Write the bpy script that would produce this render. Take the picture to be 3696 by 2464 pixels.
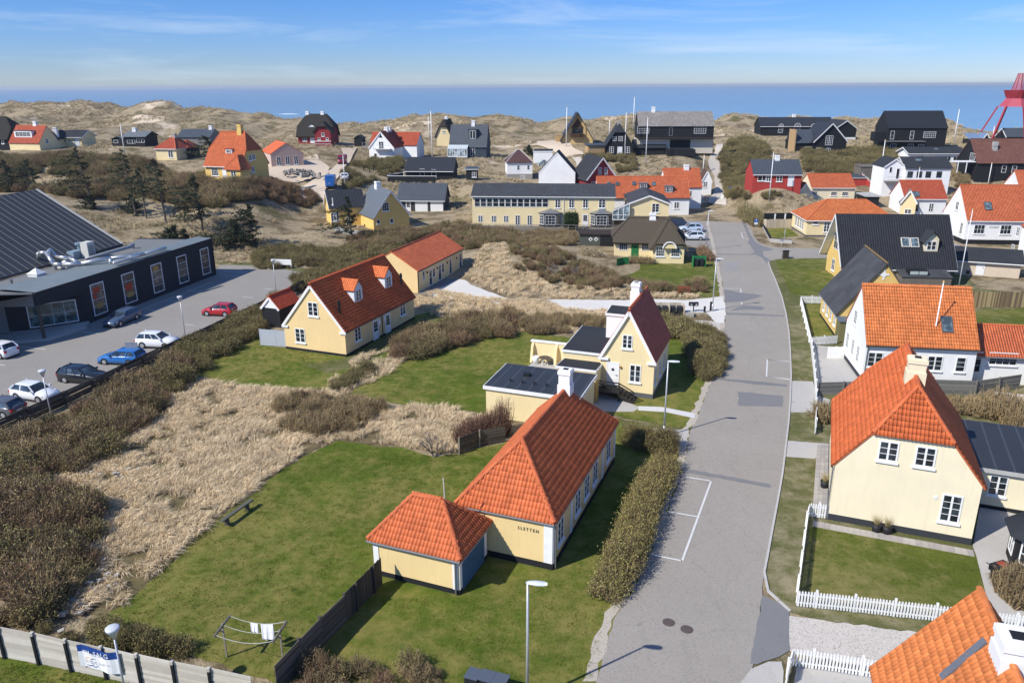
import bpy, bmesh, math, random
import numpy as np
from mathutils import Vector, Matrix
random.seed(7); RNG = np.random.default_rng(11)
for o in list(bpy.data.objects): bpy.data.objects.remove(o)
scene = bpy.context.scene
COL = scene.collection
R = math.radians
CAM_H = 25.0; FPX = 2780.0
PITCH = math.atan((1232 - 309.5) / FPX); ROLL = math.atan(15.2 / 3500)
cam_d = bpy.data.cameras.new('camera'); cam = bpy.data.objects.new('camera', cam_d); COL.objects.link(cam)
cam_d.sensor_width = 36; cam_d.lens = FPX / 3696 * 36; cam_d.clip_start = 0.5; cam_d.clip_end = 90000
cam.matrix_world = Matrix.Translation((0, 0, CAM_H)) @ Matrix.Rotation(math.pi / 2 - PITCH, 4, 'X') @ Matrix.Rotation(-ROLL, 4, 'Z')
scene.camera = cam
SUN_EL = R(42.5); SH_AZ = R(58.5)          # shadows fall towards this azimuth (clockwise from +Y)
sx, sy = -math.sin(SH_AZ) * math.cos(SUN_EL), -math.cos(SH_AZ) * math.cos(SUN_EL)
SUN_DIR = Vector((sx, sy, math.sin(SUN_EL)))   # towards the sun
ld = bpy.data.lights.new('sun', 'SUN'); ld.energy = 4.5; ld.angle = R(0.53); ld.color = (1.0, 0.955, 0.88)
sun = bpy.data.objects.new('sun', ld); COL.objects.link(sun)
sun.rotation_euler = SUN_DIR.to_track_quat('Z', 'Y').to_euler()
world = bpy.data.worlds.new('World'); scene.world = world; world.use_nodes = True
wn = world.node_tree; wn.nodes.clear()
def _w(t): return wn.nodes.new(t)
sky = _w('ShaderNodeTexSky'); sky.sky_type = 'NISHITA'; sky.sun_disc = False
sky.sun_elevation = SUN_EL; sky.sun_rotation = math.atan2(SUN_DIR.x, SUN_DIR.y)
sky.altitude = 30; sky.air_density = 1.0; sky.dust_density = 0.0; sky.ozone_density = 3.0
bg = _w('ShaderNodeBackground'); bg.inputs[1].default_value = 0.145
wo = _w('ShaderNodeOutputWorld')
tc = _w('ShaderNodeTexCoord'); mp = _w('ShaderNodeMapping'); mp.inputs['Scale'].default_value = (1.6, 1.6, 16); mp.inputs['Rotation'].default_value = (0.06, 0.10, 0.3)
nz = _w('ShaderNodeTexNoise'); nz.inputs['Scale'].default_value = 2.1; nz.inputs['Detail'].default_value = 9; nz.inputs['Roughness'].default_value = .62; nz.inputs['Distortion'].default_value = .5
cr = _w('ShaderNodeValToRGB'); cr.color_ramp.elements[0].position = .5; cr.color_ramp.elements[1].position = .80; cr.color_ramp.elements[1].color = (.5, .5, .5, 1)
mx = _w('ShaderNodeMix'); mx.data_type = 'RGBA'; mx.inputs[7].default_value = (4.2, 4.9, 5.8, 1)
hs = _w('ShaderNodeHueSaturation'); hs.inputs['Saturation'].default_value = 1.05
L = wn.links.new
L(tc.outputs['Generated'], mp.inputs[0]); L(mp.outputs[0], nz.inputs['Vector']); L(nz.outputs['Fac'], cr.inputs[0])
tint = _w('ShaderNodeMix'); tint.data_type = 'RGBA'; tint.blend_type = 'MULTIPLY'; tint.inputs[0].default_value = 1
sz = _w('ShaderNodeSeparateXYZ'); tr_ = _w('ShaderNodeValToRGB'); el = tr_.color_ramp.elements; el[0].color = (.345, .435, .68, 1); el[1].position = .15; el[1].color = (.185, .385, .745, 1)
e_ = el.new(.5); e_.color = (.46, .66, .92, 1); e_ = el.new(.045); e_.color = (.285, .415, .74, 1)
L(tc.outputs['Generated'], sz.inputs[0]); L(sz.outputs[2], tr_.inputs[0]); L(tr_.outputs[0], tint.inputs[7])
L(cr.outputs[0], mx.inputs[0]); L(sky.outputs[0], hs.inputs['Color']); L(hs.outputs[0], tint.inputs[6]); L(tint.outputs[2], mx.inputs[6]); L(mx.outputs[2], bg.inputs[0]); L(bg.outputs[0], wo.inputs[0])
vs = scene.view_settings; vs.view_transform = 'Standard'; vs.look = 'None'; vs.exposure = 0.32; vs.gamma = 1; vs.use_curve_mapping = False
scene.render.engine = 'CYCLES'

def ray(q):
    u = (q[0] - 1848) / FPX; v = (1232 - q[1]) / FPX
    c, s = math.cos(ROLL), math.sin(ROLL); u, v = u * c + v * s, -u * s + v * c
    cp, sp = math.cos(PITCH), math.sin(PITCH)
    return Vector((u, cp + v * sp, -sp + v * cp))
def _reg(ox, oy, k): return lambda x, y: (ox + x / k, oy + y / k)
P = _reg(0, 0, 2352 / 3696)
a1, a2, a3, a4 = [_reg(x, y, 2.5455) for x, y in ((0, 340), (924, 340), (1848, 340), (2772, 240))]
b1, b2, b3, b4 = [_reg(x, y, 2.2208) for x, y in ((0, 850), (924, 850), (1848, 850), (2772, 750))]
c1, c2, c3 = [_reg(x, 1500, 1.6266) for x in (0, 924, 1848)]; c4 = _reg(2772, 1400, 1.474)
d1 = _reg(2250, 1050, 2.6133); d2 = _reg(2450, 700, 3.92)
def G(q, z=0.0):
    d = ray(q); t = (z - CAM_H) / d.z
    return Vector((d.x * t, d.y * t, z))
def col_at(q, Y):                       # point on the ray at ground distance Y
    d = ray(q); t = Y / d.y
    return Vector((d.x * t, Y, CAM_H + d.z * t))
def proj(p):                            # world -> source pixel
    q = cam.matrix_world.inverted() @ Vector(p)
    return (1848 + FPX * q.x / -q.z, 1232 - FPX * q.y / -q.z)
def width_to(A, yaw, qx):               # metres along yaw from A until the column qx is reached
    lo, hi = 0.0, 120.0
    f = lambda w: proj((A.x + w * math.cos(yaw), A.y + w * math.sin(yaw), A.z))[0] - qx
    s = 1 if f(.01) < f(5) else -1
    for _ in range(50):
        m = (lo + hi) / 2
        if f(m) * s < 0: lo = m
        else: hi = m
    return lo

def vnoise(x, y, seed=0):
    x = np.asarray(x, float); y = np.asarray(y, float)
    xi = np.floor(x).astype(np.int64); yi = np.floor(y).astype(np.int64); fx = x - xi; fy = y - yi
    fx = fx * fx * (3 - 2 * fx); fy = fy * fy * (3 - 2 * fy)
    def h(a, b):
        n = (a * 374761393 + b * 668265263 + seed * 974634777) & 0x7fffffff
        n = ((n ^ (n >> 13)) * 1274126177) & 0x7fffffff
        return ((n ^ (n >> 16)) & 0xffff) / 65535.0
    return (h(xi, yi) * (1 - fx) + h(xi + 1, yi) * fx) * (1 - fy) + (h(xi, yi + 1) * (1 - fx) + h(xi + 1, yi + 1) * fx) * fy
def fbm(x, y, s, octv=4, seed=0):
    t = 0; a = 1; n = 0
    for k in range(octv):
        t = t + a * vnoise(x / s, y / s, seed + k); n += a; a *= .5; s /= 2.03
    return t / n

class MB:
    def __bool__(s): return bool(s.v)
    def __init__(s): s.v = []; s.f = []; s.uv = {}
    def poly(s, pts, uv=None):
        n = len(s.v); s.v += [tuple(p) for p in pts]; s.f.append(tuple(range(n, n + len(pts))))
        if uv: s.uv[len(s.f) - 1] = uv
        return s
    def box(s, x0, y0, z0, x1, y1, z1):
        n = len(s.v)
        s.v += [(x0, y0, z0), (x1, y0, z0), (x1, y1, z0), (x0, y1, z0), (x0, y0, z1), (x1, y0, z1), (x1, y1, z1), (x0, y1, z1)]
        s.f += [tuple(n + i for i in q) for q in ((3, 2, 1, 0), (4, 5, 6, 7), (0, 1, 5, 4), (1, 2, 6, 5), (2, 3, 7, 6), (3, 0, 4, 7))]
        return s
    def prism(s, pts, d):               # polygon pts extruded by vector d
        n = len(s.v); k = len(pts); d = Vector(d)
        s.v += [tuple(p) for p in pts] + [tuple(Vector(p) + d) for p in pts]
        s.f.append(tuple(range(n + k - 1, n - 1, -1))); s.f.append(tuple(range(n + k, n + 2 * k)))
        for i in range(k): j = (i + 1) % k; s.f.append((n + i, n + j, n + k + j, n + k + i))
        return s
    def bar(s, a, b, w, h=None, up=(0, 0, 1)):   # rectangular bar from a to b
        a = Vector(a); b = Vector(b); h = h or w; d = (b - a).normalized(); up = Vector(up)
        if abs(d.dot(up)) > .98: up = Vector((1, 0, 0))
        x = d.cross(up).normalized() * (w / 2); y = x.cross(d).normalized() * (h / 2)
        return s.prism([a - x - y, a + x - y, a + x + y, a - x + y], b - a)
    def tube(s, a, b, r0, r1=None, n=8, cap=True):
        a = Vector(a); b = Vector(b); r1 = r0 if r1 is None else r1; d = (b - a).normalized()
        up = Vector((0, 0, 1)) if abs(d.z) < .95 else Vector((1, 0, 0))
        x = d.cross(up).normalized(); y = x.cross(d)
        k = len(s.v)
        for p, r in ((a, r0), (b, r1)):
            for i in range(n):
                t = 2 * math.pi * i / n; s.v.append(tuple(p + x * (r * math.cos(t)) + y * (r * math.sin(t))))
        for i in range(n): j = (i + 1) % n; s.f.append((k + i, k + j, k + n + j, k + n + i))
        if cap: s.f.append(tuple(range(k + n - 1, k - 1, -1))); s.f.append(tuple(range(k + n, k + 2 * n)))
        return s
    def path(s, pts, r, n=8):
        for i in range(len(pts) - 1): s.tube(pts[i], pts[i + 1], r, r, n)
        return s
    def lathe(s, prof, n=16, c=(0, 0, 0)):
        k = len(s.v)
        for r, z in prof:
            for i in range(n):
                t = 2 * math.pi * i / n; s.v.append((c[0] + r * math.cos(t), c[1] + r * math.sin(t), c[2] + z))
        for j in range(len(prof) - 1):
            for i in range(n): i2 = (i + 1) % n; s.f.append((k + j * n + i, k + j * n + i2, k + (j + 1) * n + i2, k + (j + 1) * n + i))
        s.f.append(tuple(range(k + n - 1, k - 1, -1))); e = k + (len(prof) - 1) * n; s.f.append(tuple(range(e, e + n)))
        return s
    def mesh(s, name, mat=None):
        me = bpy.data.meshes.new(name); me.from_pydata(s.v, [], s.f)
        if s.uv:
            ul = me.uv_layers.new(name='UVMap').data
            for p in me.polygons:
                if p.index in s.uv:
                    for li, c in zip(p.loop_indices, s.uv[p.index]): ul[li].uv = c
        if mat: me.materials.append(mat)
        me.update(); return me
    def build(s, name, mat, parent=None, smooth=False):
        return put(name, s.mesh(name, mat), parent, smooth)
def put(name, me, parent=None, smooth=False, loc=None, rz=0, sc=None):
    o = bpy.data.objects.new(name, me); COL.objects.link(o)
    if parent: o.parent = parent
    if loc is not None: o.location = loc
    if rz: o.rotation_euler.z = rz
    if sc: o.scale = sc
    if smooth:
        for p in me.polygons: p.use_smooth = True
    return o
def tag(o, label=None, cat=None, group=None, kind=None):
    for k, v in (('label', label), ('category', cat), ('group', group), ('kind', kind)):
        if v: o[k] = v
    return o
def thing(name, label, cat, loc, rz=0, group=None):
    o = put(name, None, None, False, loc, rz); return tag(o, label, cat, group)
def copy_tree(o, parent=None):
    c = o.copy(); COL.objects.link(c)
    if parent: c.parent = parent
    for ch in list(o.children): copy_tree(ch, c)
    return c
def np_mesh(name, V, F, mat=None, uv=None, cols=None):
    V = np.asarray(V, np.float32).reshape(-1, 3); F = np.asarray(F, np.int32); k = F.shape[1]
    me = bpy.data.meshes.new(name); me.vertices.add(len(V)); me.vertices.foreach_set('co', V.ravel())
    me.loops.add(F.size); me.loops.foreach_set('vertex_index', F.ravel())
    me.polygons.add(len(F)); me.polygons.foreach_set('loop_start', np.arange(0, F.size, k, dtype=np.int32))
    me.update(calc_edges=True)
    if cols is not None:
        at = me.attributes.new('tint', 'FLOAT', 'POINT'); at.data.foreach_set('value', np.asarray(cols, np.float32))
    if mat: me.materials.append(mat)
    return me

MATS = {}
class NT:
    def __init__(s, name, rough=.8, spec=.3):
        s.m = bpy.data.materials.new(name); s.m.use_nodes = True; s.t = s.m.node_tree; s.b = s.t.nodes['Principled BSDF']
        s.b.inputs['Roughness'].default_value = rough; s.b.inputs['Specular IOR Level'].default_value = spec
    def n(s, t, **k):
        x = s.t.nodes.new(t)
        for a, v in k.items():
            if a.startswith('i_'):
                key = a[2:]; key = int(key) if key.isdigit() else key.replace('_', ' ')
                x.inputs[key].default_value = v
            else: setattr(x, a, v)
        return x
    def l(s, a, b): s.t.links.new(a, b)
    def coord(s, kind='Object'):
        return s.n('ShaderNodeTexCoord').outputs[kind] if kind != 'World' else s.n('ShaderNodeNewGeometry').outputs['Position']
    def noise(s, v, scale, detail=4, rough=.55, stretch=None):
        if stretch:
            mp = s.n('ShaderNodeMapping'); mp.inputs['Scale'].default_value = stretch; s.l(v, mp.inputs[0]); v = mp.outputs[0]
        x = s.n('ShaderNodeTexNoise', i_Scale=scale, i_Detail=detail, i_Roughness=rough); s.l(v, x.inputs['Vector']); return x.outputs['Fac']
    def ramp(s, f, *stops):
        x = s.n('ShaderNodeValToRGB'); e = x.color_ramp.elements
        while len(e) < len(stops): e.new(.5)
        for i, (p, c) in enumerate(stops): e[i].position = p; e[i].color = (*c, 1) if len(c) == 3 else c
        s.l(f, x.inputs[0]); return x.outputs[0]
    def mix(s, f, a, b, mode='MIX'):
        x = s.n('ShaderNodeMix', data_type='RGBA', blend_type=mode)
        for i, v in ((0, f), (6, a), (7, b)):
            if hasattr(v, 'is_output'): s.l(v, x.inputs[i])
            elif i == 0: x.inputs[0].default_value = v
            else: x.inputs[i].default_value = (*v, 1)
        return x.outputs[2]
    def math(s, op, a, b=None, c=None):
        x = s.n('ShaderNodeMath', operation=op)
        for i, v in enumerate((a, b, c)):
            if v is None: continue
            if hasattr(v, 'is_output'): s.l(v, x.inputs[i])
            else: x.inputs[i].default_value = v
        return x.outputs[0]
    def bump(s, h, st=.3, d=.02):
        x = s.n('ShaderNodeBump', i_Strength=st, i_Distance=d); s.l(h, x.inputs['Height']); s.l(x.outputs[0], s.b.inputs['Normal'])
    def col(s, c):
        if hasattr(c, 'is_output'): s.l(c, s.b.inputs['Base Color'])
        else: s.b.inputs['Base Color'].default_value = (*c, 1)
        return s
def srgb(r, g, b):
    f = lambda c: (c / 255 / 12.92) if c / 255 <= .04045 else ((c / 255 + .055) / 1.055) ** 2.4
    return (f(r), f(g), f(b))
def sc(c, k): return tuple(min(1, x * k) for x in c)
def cached(fn):
    def w(*a):
        k = (fn.__name__,) + a
        if k not in MATS: MATS[k] = fn(*a)
        return MATS[k]
    return w
@cached
def plain(name, c, rough=.6, spec=.4, metal=0.0):
    t = NT(name, rough, spec); n = t.noise(t.coord(), 3.0, 3)
    t.col(t.mix(n, sc(c, .86), sc(c, 1.1))); t.b.inputs['Metallic'].default_value = metal
    return t.m
@cached
def plaster(name, c):
    t = NT(name, .92, .15); v = t.coord()
    n = t.noise(v, .45, 5, .6); n2 = t.noise(v, 60, 2)
    st = t.noise(v, 1.2, 5, .7, (3, 3, .35))
    col = t.mix(t.ramp(n, (.3, (0, 0, 0)), (.75, (1, 1, 1))), sc(c, .93), sc(c, 1.04))
    col = t.mix(t.ramp(st, (.52, (0, 0, 0)), (.80, (.42, .42, .42))), col, sc(c, .74))
    t.col(col); t.bump(n2, .12, .01); return t.m
@cached
def boards(name, c, pitch=.16):
    t = NT(name, .75, .25); g = t.coord()
    sp = t.n('ShaderNodeSeparateXYZ'); t.l(g, sp.inputs[0])
    s = t.math('ADD', sp.outputs[0], sp.outputs[1]); k = t.math('FRACT', t.math('DIVIDE', s, pitch))
    line = t.math('LESS_THAN', k, .1); n = t.noise(g, 4, 4, .6, (1, 1, .1))
    col = t.mix(n, sc(c, .75), sc(c, 1.25)); t.col(t.mix(line, col, sc(c, .35))); t.bump(k, .3, .02); return t.m
@cached
def tile_mat(name, c, patch=.0):
    """clay tile: colour varies from tile to tile and with lichen, for real tiles"""
    t = NT(name, .7, .3); oi = t.n('ShaderNodeObjectInfo').outputs['Random']; gi = t.n('ShaderNodeNewGeometry').outputs['Random Per Island']
    r = t.math('FRACT', t.math('ADD', oi, gi)); w = t.coord('World')
    n = t.noise(w, .5, 5, .65); n3 = t.noise(w, 7, 4, .7)
    col = t.mix(r, sc(c, .78), sc(c, 1.16)); col = t.mix(t.ramp(n, (.38, (0, 0, 0)), (.72, (.55, .55, .55))), col, (c[0] * .72, c[1] * .62, c[2] * .6))
    col = t.mix(t.ramp(n3, (.62, (0, 0, 0)), (.74, (patch, patch, patch))), col, (.16, .12, .10))
    t.col(col); t.bump(n3, .15, .01); return t.m
@cached
def tile_uv(name, c, tw=.25, tl=.36, amp=1.0, spot=0.0):
    """far pantiled roof: UV in metres (along the eave, up the slope)"""
    t = NT(name, .72, .3); v = t.coord('UV'); sp = t.n('ShaderNodeSeparateXYZ'); t.l(v, sp.inputs[0])
    fu = t.math('DIVIDE', sp.outputs[0], tw); fv = t.math('DIVIDE', sp.outputs[1], tl)
    wav = t.math('ABSOLUTE', t.math('SINE', t.math('MULTIPLY', fu, math.pi))); step = t.math('FRACT', fv)
    cb = t.n('ShaderNodeCombineXYZ'); t.l(t.math('FLOOR', fu), cb.inputs[0]); t.l(t.math('FLOOR', fv), cb.inputs[1])
    wn_ = t.n('ShaderNodeTexWhiteNoise'); t.l(cb.outputs[0], wn_.inputs[0])
    w = t.coord('World'); n = t.noise(w, .35, 5, .65); n3 = t.noise(w, 3, 4, .7)
    col = t.mix(wn_.outputs[0], sc(c, .8), sc(c, 1.15)); col = t.mix(t.ramp(n, (.4, (0, 0, 0)), (.72, (.5, .5, .5))), col, (c[0] * .72, c[1] * .62, c[2] * .6))
    if spot: col = t.mix(t.ramp(n3, (.60, (0, 0, 0)), (.75, (spot, spot, spot))), col, (.2, .17, .13))
    t.col(col); t.bump(t.math('ADD', wav, t.math('MULTIPLY', step, -.6)), .9 * amp, .06); return t.m
@cached
def seam_uv(name, c, pitch=.6, amp=.6):
    t = NT(name, .55, .35); v = t.coord('UV'); sp = t.n('ShaderNodeSeparateXYZ'); t.l(v, sp.inputs[0])
    k = t.math('FRACT', t.math('DIVIDE', sp.outputs[0], pitch)); edge = t.math('LESS_THAN', t.math('ABSOLUTE', t.math('SUBTRACT', k, .5)), .06)
    n = t.noise(t.coord('World'), .6, 4, .6); col = t.mix(n, sc(c, .75), sc(c, 1.2)); t.col(t.mix(edge, col, sc(c, 1.7))); t.bump(edge, amp, .05); return t.m
@cached
def thatch(name, c):
    t = NT(name, .95, .1); v = t.coord('UV'); w = t.coord('World')
    n = t.noise(v, 6, 5, .7, (6, .6, 1)); n2 = t.noise(w, .6, 5, .65); n3 = t.noise(w, 9, 4, .7)
    col = t.mix(n, sc(c, .6), sc(c, 1.35)); col = t.mix(t.ramp(n2, (.42, (0, 0, 0)), (.75, (.6, .6, .6))), col, (c[0] * .9, c[1] * 1.15, c[2] * .9))
    t.col(col); t.bump(t.math('ADD', n, n3), .9, .08); return t.m
@cached
def felt(name, c):
    t = NT(name, .85, .2); v = t.coord(); n = t.noise(v, .5, 5, .65); n2 = t.noise(v, 40, 2)
    t.col(t.mix(n, sc(c, .7), sc(c, 1.35))); t.bump(n2, .2, .01); return t.m
@cached
def glass(name, c=(.012, .016, .02)):
    t = NT(name, .06, .6); n = t.noise(t.coord('World'), 1.4, 2)
    t.col(t.mix(t.ramp(n, (.45, (0, 0, 0)), (.7, (1, 1, 1))), c, sc(c, 4))); return t.m
@cached
def leafy(name, a, b, c=None, tr=.25):
    """foliage or twigs: colour by island, tint attribute and place"""
    t = NT(name, .85, .12); g = t.n('ShaderNodeNewGeometry'); oi = t.n('ShaderNodeObjectInfo').outputs['Random']
    w = g.outputs['Position']; n = t.noise(w, .25, 4, .6); r = g.outputs['Random Per Island']
    at = t.n('ShaderNodeAttribute', attribute_name='tint').outputs['Fac']
    col = t.mix(r, a, b); 
    if c: col = t.mix(at, col, c)
    col = t.mix(t.ramp(n, (.35, (0, 0, 0)), (.7, (.6, .6, .6))), col, t.mix(.5, a, sc(b, .8)))
    hv = t.n('ShaderNodeHueSaturation'); t.l(col, hv.inputs['Color']); t.l(t.math('MULTIPLY_ADD', oi, .5, .75), hv.inputs['Value'])
    t.col(hv.outputs[0]); return t.m
WHITE = plain('white_paint', (.80, .80, .78), .5); GLASS = glass('window_glass'); GREYM = plain('zinc', (.28, .29, .30), .4, .5, .6)
BLACKP = plain('black_plinth', (.018, .019, .021), .8, .2)
_wm = {}
def window(parent, loc, rz, w, h, nx=2, ny=3, sill=True, near=False, mat=None, fw=.075, glassm=None, name='window', mid=True, sillm=None):
    mat = mat or WHITE; gm = glassm or GLASS; key = (round(w, 2), round(h, 2), nx, ny, mat.name, fw, mid, gm.name, near)
    if key not in _wm:
        b = MB(); d0, d1 = -.04, .015; bw = .03 if near else .04
        b.box(0, d0, 0, fw, d1, h).box(w - fw, d0, 0, w, d1, h).box(fw, d0, 0, w - fw, d1, fw).box(fw, d0, h - fw, w - fw, d1, h)
        xs = [fw]; iw = w - 2 * fw
        for i in range(1, nx):
            c = fw + iw * i / nx; q = (.055 if (mid and (nx == 2 or i % 2 == 0)) else bw / 2)
            b.box(c - q, d0 + .008, fw, c + q, d1, h - fw); xs += [c - q, c + q]
        xs.append(w - fw); zs = [fw]; ih = h - 2 * fw
        for j in range(1, ny):
            c = fw + ih * j / ny; zs += [c - bw / 2, c + bw / 2]
            for i in range(nx): b.box(xs[2 * i], d0 + .014, c - bw / 2, xs[2 * i + 1], d1, c + bw / 2)
        zs.append(h - fw); cells = [(xs[2 * i], zs[2 * j], xs[2 * i + 1], zs[2 * j + 1]) for i in range(nx) for j in range(ny)]
        fm = b.mesh('window_frame', mat)
        if near:
            pw, ph = cells[0][2] - cells[0][0], cells[0][3] - cells[0][1]
            pm = MB().box(-.004, -.012, -.004, pw + .004, -.006, ph + .004).mesh('pane', gm)
            pl = [(pm, (c[0], 0, c[1])) for c in cells]
        else:
            pm = MB()
            for c in cells: pm.poly([(c[0] - .003, -.010, c[1] - .003), (c[2] + .003, -.010, c[1] - .003), (c[2] + .003, -.010, c[3] + .003), (c[0] - .003, -.010, c[3] + .003)])
            pl = [(pm.mesh('panes', gm), (0, 0, 0))]
        sm = MB().box(-.08, -.11, -.13, w + .08, .01, -.003).mesh('sill', sillm or WHITE)
        _wm[key] = (fm, pl, sm)
    fm, pl, sm = _wm[key]
    o = put(name, fm, parent, False, loc, rz)
    for pm, l in pl: put('pane', pm, o, False, l)
    if sill: put('sill', sm, o)
    return o
_dm = {}
def door(parent, loc, rz, w, h, mat, glassrows=0, diamond=False, frame=True):
    key = (round(w, 2), round(h, 2), mat.name, glassrows, diamond)
    if key not in _dm:
        b = MB().box(0, -.035, 0, w, .01, h)
        b.box(-.07, -.05, 0, -.002, .01, h + .07).box(w + .002, -.05, 0, w + .07, .01, h + .07).box(-.002, -.05, h + .002, w + .002, .01, h + .07)
        for k in range(2): b.box(.1, -.045, .12 + k * .38, w - .1, -.036, .42 + k * .38)
        g = None
        if glassrows:
            g = MB(); zb = h * .42; dz = (h - .12 - zb) / glassrows
            for i in range(2):
                for j in range(glassrows):
                    x0 = .12 + i * (w - .24) / 2 + .015; g.box(x0, -.045, zb + j * dz + .02, x0 + (w - .24) / 2 - .03, -.037, zb + (j + 1) * dz - .02)
            g = g.mesh('door_panes', GLASS)
        if diamond:
            g = MB(); c = (w / 2, h * .72); r = .16
            g.prism([(c[0] - r, -.037, c[1]), (c[0], -.037, c[1] - r), (c[0] + r, -.037, c[1]), (c[0], -.037, c[1] + r)], (0, -.01, 0)); g = g.mesh('door_pane', GLASS)
        hd = MB().box(w - .13, -.10, 1.0, w - .08, -.036, 1.05).box(w - .24, -.11, 1.005, w - .08, -.09, 1.045).mesh('handle', GREYM)
        _dm[key] = (b.mesh('door', mat), g, hd)
    bm_, g, hd = _dm[key]
    o = put('door', bm_, parent, False, loc, rz)
    if g: put('pane', g, o)
    put('handle', hd, o); return o

def _pantile(tw, tl):
    pr = [(0, .010), (.10, .048), (.28, .070), (.46, .050), (.60, .010), (.80, .0), (1.03, .012)]
    V = []
    for y, dz in ((-.03, .013), (tl * 1.02, .0)): V += [(p[0] * tw, y, p[1] + dz) for p in pr]
    V += [(p[0] * tw, -.03, p[1] - .008) for p in pr]
    F = []
    for i in range(6): F += [(i, i + 1, 8 + i, 7 + i), (14 + i, 15 + i, i + 1, i)]
    return np.array(V, np.float32), np.array(F, np.int32)
def pt_in(poly, x, y):
    c = False; n = len(poly)
    for i in range(n):
        x0, y0 = poly[i]; x1, y1 = poly[i - 1]
        if (y0 > y) != (y1 > y) and x < (x1 - x0) * (y - y0) / (y1 - y0) + x0: c = not c
    return c

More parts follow.
